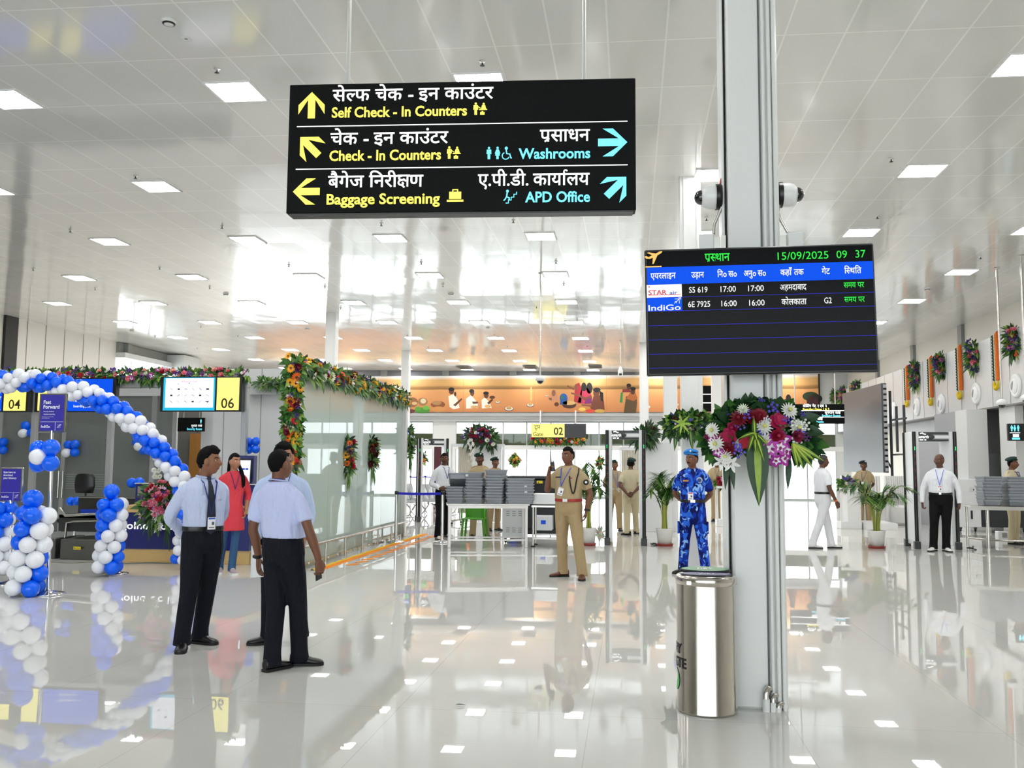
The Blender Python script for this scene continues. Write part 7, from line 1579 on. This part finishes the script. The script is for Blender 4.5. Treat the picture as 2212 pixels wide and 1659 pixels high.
# ------------------------------------------------------------------ right side: garlands, air nozzles, bouquets on the fascia
MAR = mat('marigold string', 'e8701c', .8, bump=.8, bscale=70); JAS = mat('jasmine string', 'd8d8b8', .8, bump=.8, bscale=70); GRL = mat('leaf string', '1f3a1c', .8, bump=.8, bscale=70); YLW = mat('yellow tassel', 'e8c81e', .8, bump=.8, bscale=60)
def fascia_garland(px, py0, py1, label):
    p, q = atx(px, py0, XM-.062), atx(px, py1, XM-.062); t = thing('marigold_garland', label, 'garland', (p.x, p.y, p.z), 0, 'garlands on the fascia'); h = p.z-q.z
    n = 30
    b = MB(); b.tube([(0, -.10, -h*.86*k/n) for k in range(n+1)], [.050+.008*(k % 2) for k in range(n+1)], MAR, 8); b.tube([(0.0, -.10, 0), (.012, -.10, .03), (.02, -.14, .03)], .03, MAR, 6); b.done('marigold_string', None, t)
    b = MB(); b.tube([(0, .16, -.02-h*.84*k/n) for k in range(n+1)], [.045 if k % 2 else .022 for k in range(n+1)], GRL, 7); b.done('leaf_string', None, t)
    b = MB(); b.tube([(0, .08, -.02-h*.84*k/n) for k in range(n+1)], [.024 if k % 2 else .014 for k in range(n+1)], JAS, 7); b.done('jasmine_string', None, t)
    b = MB(); b.tube([(0, -.10, -h*.86), (-.01, -.06, -h*.97), (-.01, .04, -h), (0, .16, -h*.94), (0, .16, -h*.86)], [.02, .05, .06, .05, .02], YLW, 8); b.done('tassel', None, t)
GL = [(1957, 793, 877), (2008, 773, 874), (2070, 749, 860), (2149, 721, 840), (1838, 832, 855), (1812, 843, 875)]
for i, (px, y0, y1) in enumerate(GL): fascia_garland(px, y0, y1, 'orange marigold and jasmine garland on the fascia, %s' % ('%s behind the video wall' % nth(i-4) if i > 3 else '%s past the video wall' % nth(i)))
BQ = [(1978, 783, 858, 'aq'), (2032, 764, 827, ''), (2103, 740, 820, ''), (2188, 706, 795, ''), (1852, 828, 845, ''), (1822, 838, 882, ''), (1806, 846, 875, '')]
for i, (px, y0, y1, _) in enumerate(BQ):
    p, q = atx(px, y0, XM-.06), atx(px, y1, XM-.06); q.y = p.y
    T = arrangement('hanging_bouquet', 'hanging bouquet of pink and purple blooms on the fascia, %s' % ('%s behind the video wall' % nth(i-4) if i > 3 else '%s past the video wall' % nth(i)), 'bouquet', [p+Vector((0, 0, -.1)), p.lerp(q, .35), p.lerp(q, .62)], (.15, .18), (-1, -.8, 0), [('rose', 'e85a80', .8), ('rose', 'f08aa0', .8), ('sprig', '2a1e6a', 1.2), ('sprig', '3a2278', 1.2), ('sprig', '33246e', 1.1), ('gerbera', 'e85a2c', .7), ('sprig', 'e8e8f0', .6)], 22 if i < 4 else 12, 230, 'bouquets on the fascia', fr=(.07, .11), ll=(.12, .28))
    fo = MB(); rt = T.location
    for k in range(9): leaf(fo, p.lerp(q, .6)-rt+Vector((-.05, R.uniform(-.06, .06), 0)), (-.1, R.uniform(-.2, .2), -1), (-1, 0, 0), (p-q).length*R.uniform(.25, .42), .07, 0, LF[R.choice(('mid', 'dark'))])
    fo.done('trailing_leaves', None, T)
for i, (px, py) in enumerate(((1932, 886), (1982, 879), (2035, 872), (2110, 850), (2196, 833))):
    p = atx(px, py, XM-.005); t = thing('air_nozzle', 'round white air nozzle on the fascia, %s from the video wall' % nth(i), 'air nozzle', p, 0, 'round air nozzles'); q = Matrix.Rotation(-PI/2, 4, 'Y')
    b = MB(); b.lathe([(.30, 0), (.30, .03), (.27, .055), (.24, .06), (.22, .05), (0, .045)], mat('nozzle white', 'ececec', .3), 36, q); b.done('ring', None, t)
    b = MB(); b.ball((-.05, 0, 0), (.045, .20, .20), mat('nozzle white', 'ececec', .3), 24, 12); b.ball((-.085, .05, -.02), (.02, .07, .12), mat('nozzle grey', '9a9a9c', .5), 16, 10, Matrix.Rotation(.5, 4, 'X')); b.done('dish', None, t)
# video wall
v0, v1 = aty(1823, 1018, 31.4), aty(1908, 1020, 27.5); z1 = aty(1908, 828, 27.5).z; z0 = aty(1908, 1021, 27.5).z
d = Vector((v1.x-v0.x, v1.y-v0.y, 0)); n_ = d.length; ang = math.atan2(d.y, d.x)
t = thing('video_wall', 'tall dark grey LED video wall standing at an angle', 'screen', (v0.x, v0.y, 0), ang)
b = MB(); b.box((n_/2, .04, (z0+z1)/2), (n_, .07, z1-z0), mat('led grey', '55575c', .35, spec=.6, var=.08, vscale=3), None, .004); b.done('screen', None, t)
b = MB()
for k in range(5): b.box((n_*k/4 if 0 < k < 4 else (n_*.01 if k == 0 else n_*.99), .12, (z0+z1)/2), (.05, .08, z1-z0), BLK)
for k in range(16): b.box((n_+.02, .10, z0+(z1-z0)*(k+.5)/16), (.04, .09, .10), mat('led bracket', '1c1c1e' if k % 2 else 'b8b8ba', .4))
b.done('cabinet_backs', None, t)
b = MB()
for x in (n_+.35, n_+.95): b.box((x, .3, (z0+z1)/2-.05), (.06, .06, 1.3), DKG)
for z in (2.0, 3.0): b.box((n_+.5, .3, z-.1), (1.2, .05, .05), DKG)
for x in (.3, n_-.3): b.tube([(x, .35, 0), (x, .35, z1-.2)], .04, DKG, 8); b.tube([(x, .35, 1.5), (x, .1, 1.9)], .03, DKG, 8)
b.done('support_frame', None, t)
# white padded sofas, platform, podiums
SOFA = mat('white upholstery', 'e2e1de', .55)
def sofa(px0, px1, Y, label):
    a, c = aty(px0, 1000, Y).x, aty(px1, 1000, Y).x; t = thing('sofa', label, 'sofa', ((a+c)/2, Y, 0)); w_ = c-a
    n = 12
    for k in range(n): b = MB(); x = -w_/2+w_*(k+.5)/n; b.loft([[(x-w_/n*.46, y, z) for y in (0,)]+[(x, -.03, z), (x+w_/n*.46, 0, z), (x+w_/n*.46, .14, z), (x-w_/n*.46, .14, z)] for z in (.0, .55, 1.30)], SOFA, None, True, True); b.done('back_channel', None, t)
    b = MB(); b.box((0, -.3, .265), (w_-.03, .58, .52), SOFA, None, .06); b.done('seat', None, t)
    for s_ in (-1, 1): b = MB(); b.box((s_*(w_/2-.066), -.285, .352), (.14, .60, .69), SOFA, None, .05); b.done('arm', None, t)
sofa(1816, 1900, 25.9, 'white channel-backed sofa behind the police before the video wall'); sofa(1910, 1966, 26.2, 'white channel-backed sofa behind the wide palm')
a, c = atz(1862, 1146), atz(1932, 1146); b = MB(); bx((a.x+.15, a.y+.1, 0), (aty(1945, 1000, 23).x, 24.6, .17), WHITE, b); tag(b.done('stage_platform'), 'low white stage platform under the white sofas', 'platform')
def podium(px0, px1, py0, pyb, label, side=True):
    a, c = atz(px0, pyb), atz(px1, pyb); Y = (a.y+c.y)/2; w_ = c.x-a.x; h = aty(px0, py0, Y).z; t = thing('podium', label, 'podium', ((a.x+c.x)/2, Y, 0))
    b = MB(); b.box((0, .25, h-.03), (w_, .5, .06), WHITE, None, .004); b.box((0, .25, .09), (w_-.004, .494, .18), WHITE, None, .004); b.box((w_*.18-.006, .25, h/2), (w_*.64-.006, .486, h-.07), WHITE, None, .004); b.box((-w_*.45, .46, h/2), (w_*.08, .04, h-.1), WHITE); b.box((-w_*.45, .04, h/2), (w_*.06, .05, h-.1), WHITE); b.done('body', None, t); return t, h
t1, h1 = podium(1818, 1861, 1054, 1143, 'white podium with flowers in front of the white sofa')
t2, h2 = podium(1549, 1583, 1050, 1138, 'white podium with flowers behind the guard in camouflage')
arrangement('flower_bouquet', 'small purple bouquet on the white podium before the sofa', 'bouquet', [t1.location+Vector((-.05, .2, h1+.10))], (.20, .13), (0, -1, .35), [('sprig', '5a4ab0', 1), ('sprig', '6a3a8a', 1), ('mum', 'e8e8c8', .6)], 16, 150, None, fr=(.05, .08), ll=(.10, .22))
arrangement('flower_bouquet', 'pink bouquet on the white podium behind the guard in camouflage', 'bouquet', [t2.location+Vector((-.02, .2, h2+.09))], (.20, .12), (0, -1, .35), [('orchid', 'd04a9a', 1), ('rose', 'a0203a', .9), ('mum', 'f0e8e8', .6)], 14, 150, None, fr=(.05, .08), ll=(.10, .2))
# right: tray table, trays, X-ray machine, washroom sign
r0 = atz(2104, 1183); r1 = atz(2133, 1194); RH = .80
t = thing('tray_table', 'steel frame table at the right edge loaded with trays', 'table', (r0.x, r0.y, 0), -.12)
b = MB(); b.box((.85, .30, RH-.015), (1.75, .66, .03), STEEL, None, .005); b.box((.85, -.01, RH-.05), (1.7, .04, .05), STEEL); b.done('table_top', None, t)
for x, y in ((.02, .6), (.26, .0), (1.65, 0), (1.65, .6)): b = MB(); b.tube([(x, y, 0), (x, y, RH-.03)], .03, STEEL, 12); b.done('leg', None, t)
b = MB(); b.tube([(.02, .6, .15), (.26, 0, .15), (1.65, 0, .15)], .02, STEEL, 8); b.done('lower_frame', None, t)
yb = r0.y+.18
for px, n, what in ((2139, 9, 'the outer stack on the right-edge table'), (2192, 9, 'the inner stack on the right-edge table')):
    p = aty(px, 1086, yb)
    for k in range(n): tray((p.x+R.uniform(-.01, .01), yb+.05, RH+.058*k), PI/2-.05+R.uniform(-.08, .08), 'grey security tray, %s from the bottom of %s' % (nth(k), what), 'trays of '+what, 0, R.uniform(0, .06))
p = atz(2072, 1150); q = atz(2135, 1153); zt = aty(2100, 1035, p.y).z
t = thing('xray_machine', 'white and dark grey X-ray cabinet behind the trays at the right edge', 'X-ray machine', (p.x, p.y, 0)); w_ = q.x-p.x
b = MB(); b.box((w_/2, .5, zt/2+.06), (w_, .9, zt-.12), PW, None, .015); b.done('body', None, t)
b = MB(); b.box((w_+.55, .5, zt/2+.06), (1.1, .95, zt-.14), DKB, None, .015); b.done('tunnel_housing', None, t)
b = MB(); b.box((w_*.62, .045, zt*.8), (.10, .012, .12), mat('label grey', 'd0d0d0', .5)); b.box((w_*.70, .038, zt*.8), (.03, .006, .03), BLK); b.box((w_*.58, .04, zt*.33), (.04, .02, .2), BLK); b.done('latch_plate', None, t)
for x in (.1, w_-.1, w_+1.0): b = MB(); b.ball((x, .2, .045), (.025, .045, .045), BLK, 10, 8); b.box((x, .2, .1), (.06, .06, .06), DKG); b.done('castor', None, t)
b = MB(); b.box((0, 0, .1), (.22, .18, .2), PW, None, .01); b.box((.02, -.092, .12), (.1, .004, .1), MIDG); o = b.done('mains_box', None, None, atz(2165, 1168)); tag(o, 'small white electrical box on the floor beside the policeman at the right edge', 'electrical box')
p = atx(2193, 952, 9.35); W_ = .30; H_ = aty(2193, 915, p.y).z-p.z; t = thing('washroom_sign', 'small black lit washroom sign with blue figures on the right wall', 'sign', p)
b = MB(); b.box((.05, .05, H_/2), (W_+.1, .10, H_), BLK, None, .008); b.done('sign_box', None, t); b = MB(); man_icon(b, -.07, H_*.55, H_*.36, CYA, False, -.003); man_icon(b, .0, H_*.55, H_*.36, CYA, True, -.003); man_icon(b, .08, H_*.55, H_*.36, CYA, False, -.003); b.box((.0, -.003, H_*.46), (.24, .004, .012), WHT); b.box((.02, -.003, H_*.30), (.14, .004, .07), WHT); b.box((.02, -.003, H_*.12), (.18, .004, .05), CYA); b.done('lettering', None, t); b = MB(); bx((.1, .04, H_*.3), (.45, .07, H_*.7), DKG, b); b.done('wall_arm', None, t)
# grey cabinet panels under the fascia (closing the view between detector and video wall)
b = MB(); p, q = atx(1930, 1110, 9.3), atx(1966, 1110, 9.3); b.box((8.15, 26.2, 1.2), (.8, .06, 2.4), mat('pale grey panel', 'c4c5c8', .4)); tag(b.done('standing_panel'), 'pale grey standing panel beside the video wall', 'panel')
# small things on the floor
b = MB(); P = [(0, 0, .004), (.03, .008, .012), (.07, .0, .010), (.10, -.01, .004)]; leaf(b, (0, 0, .010), (1, .15, 0), (0, 0, 1), .065, .028, .0, LF['dark'], 5); b.v = [(x, y, max(.003, z)) for x, y, z in b.v]; tag(b.done('fallen_leaf', None, None, atz(985, 1526, .0)), 'single dark leaf fallen on the polished floor', 'leaf')
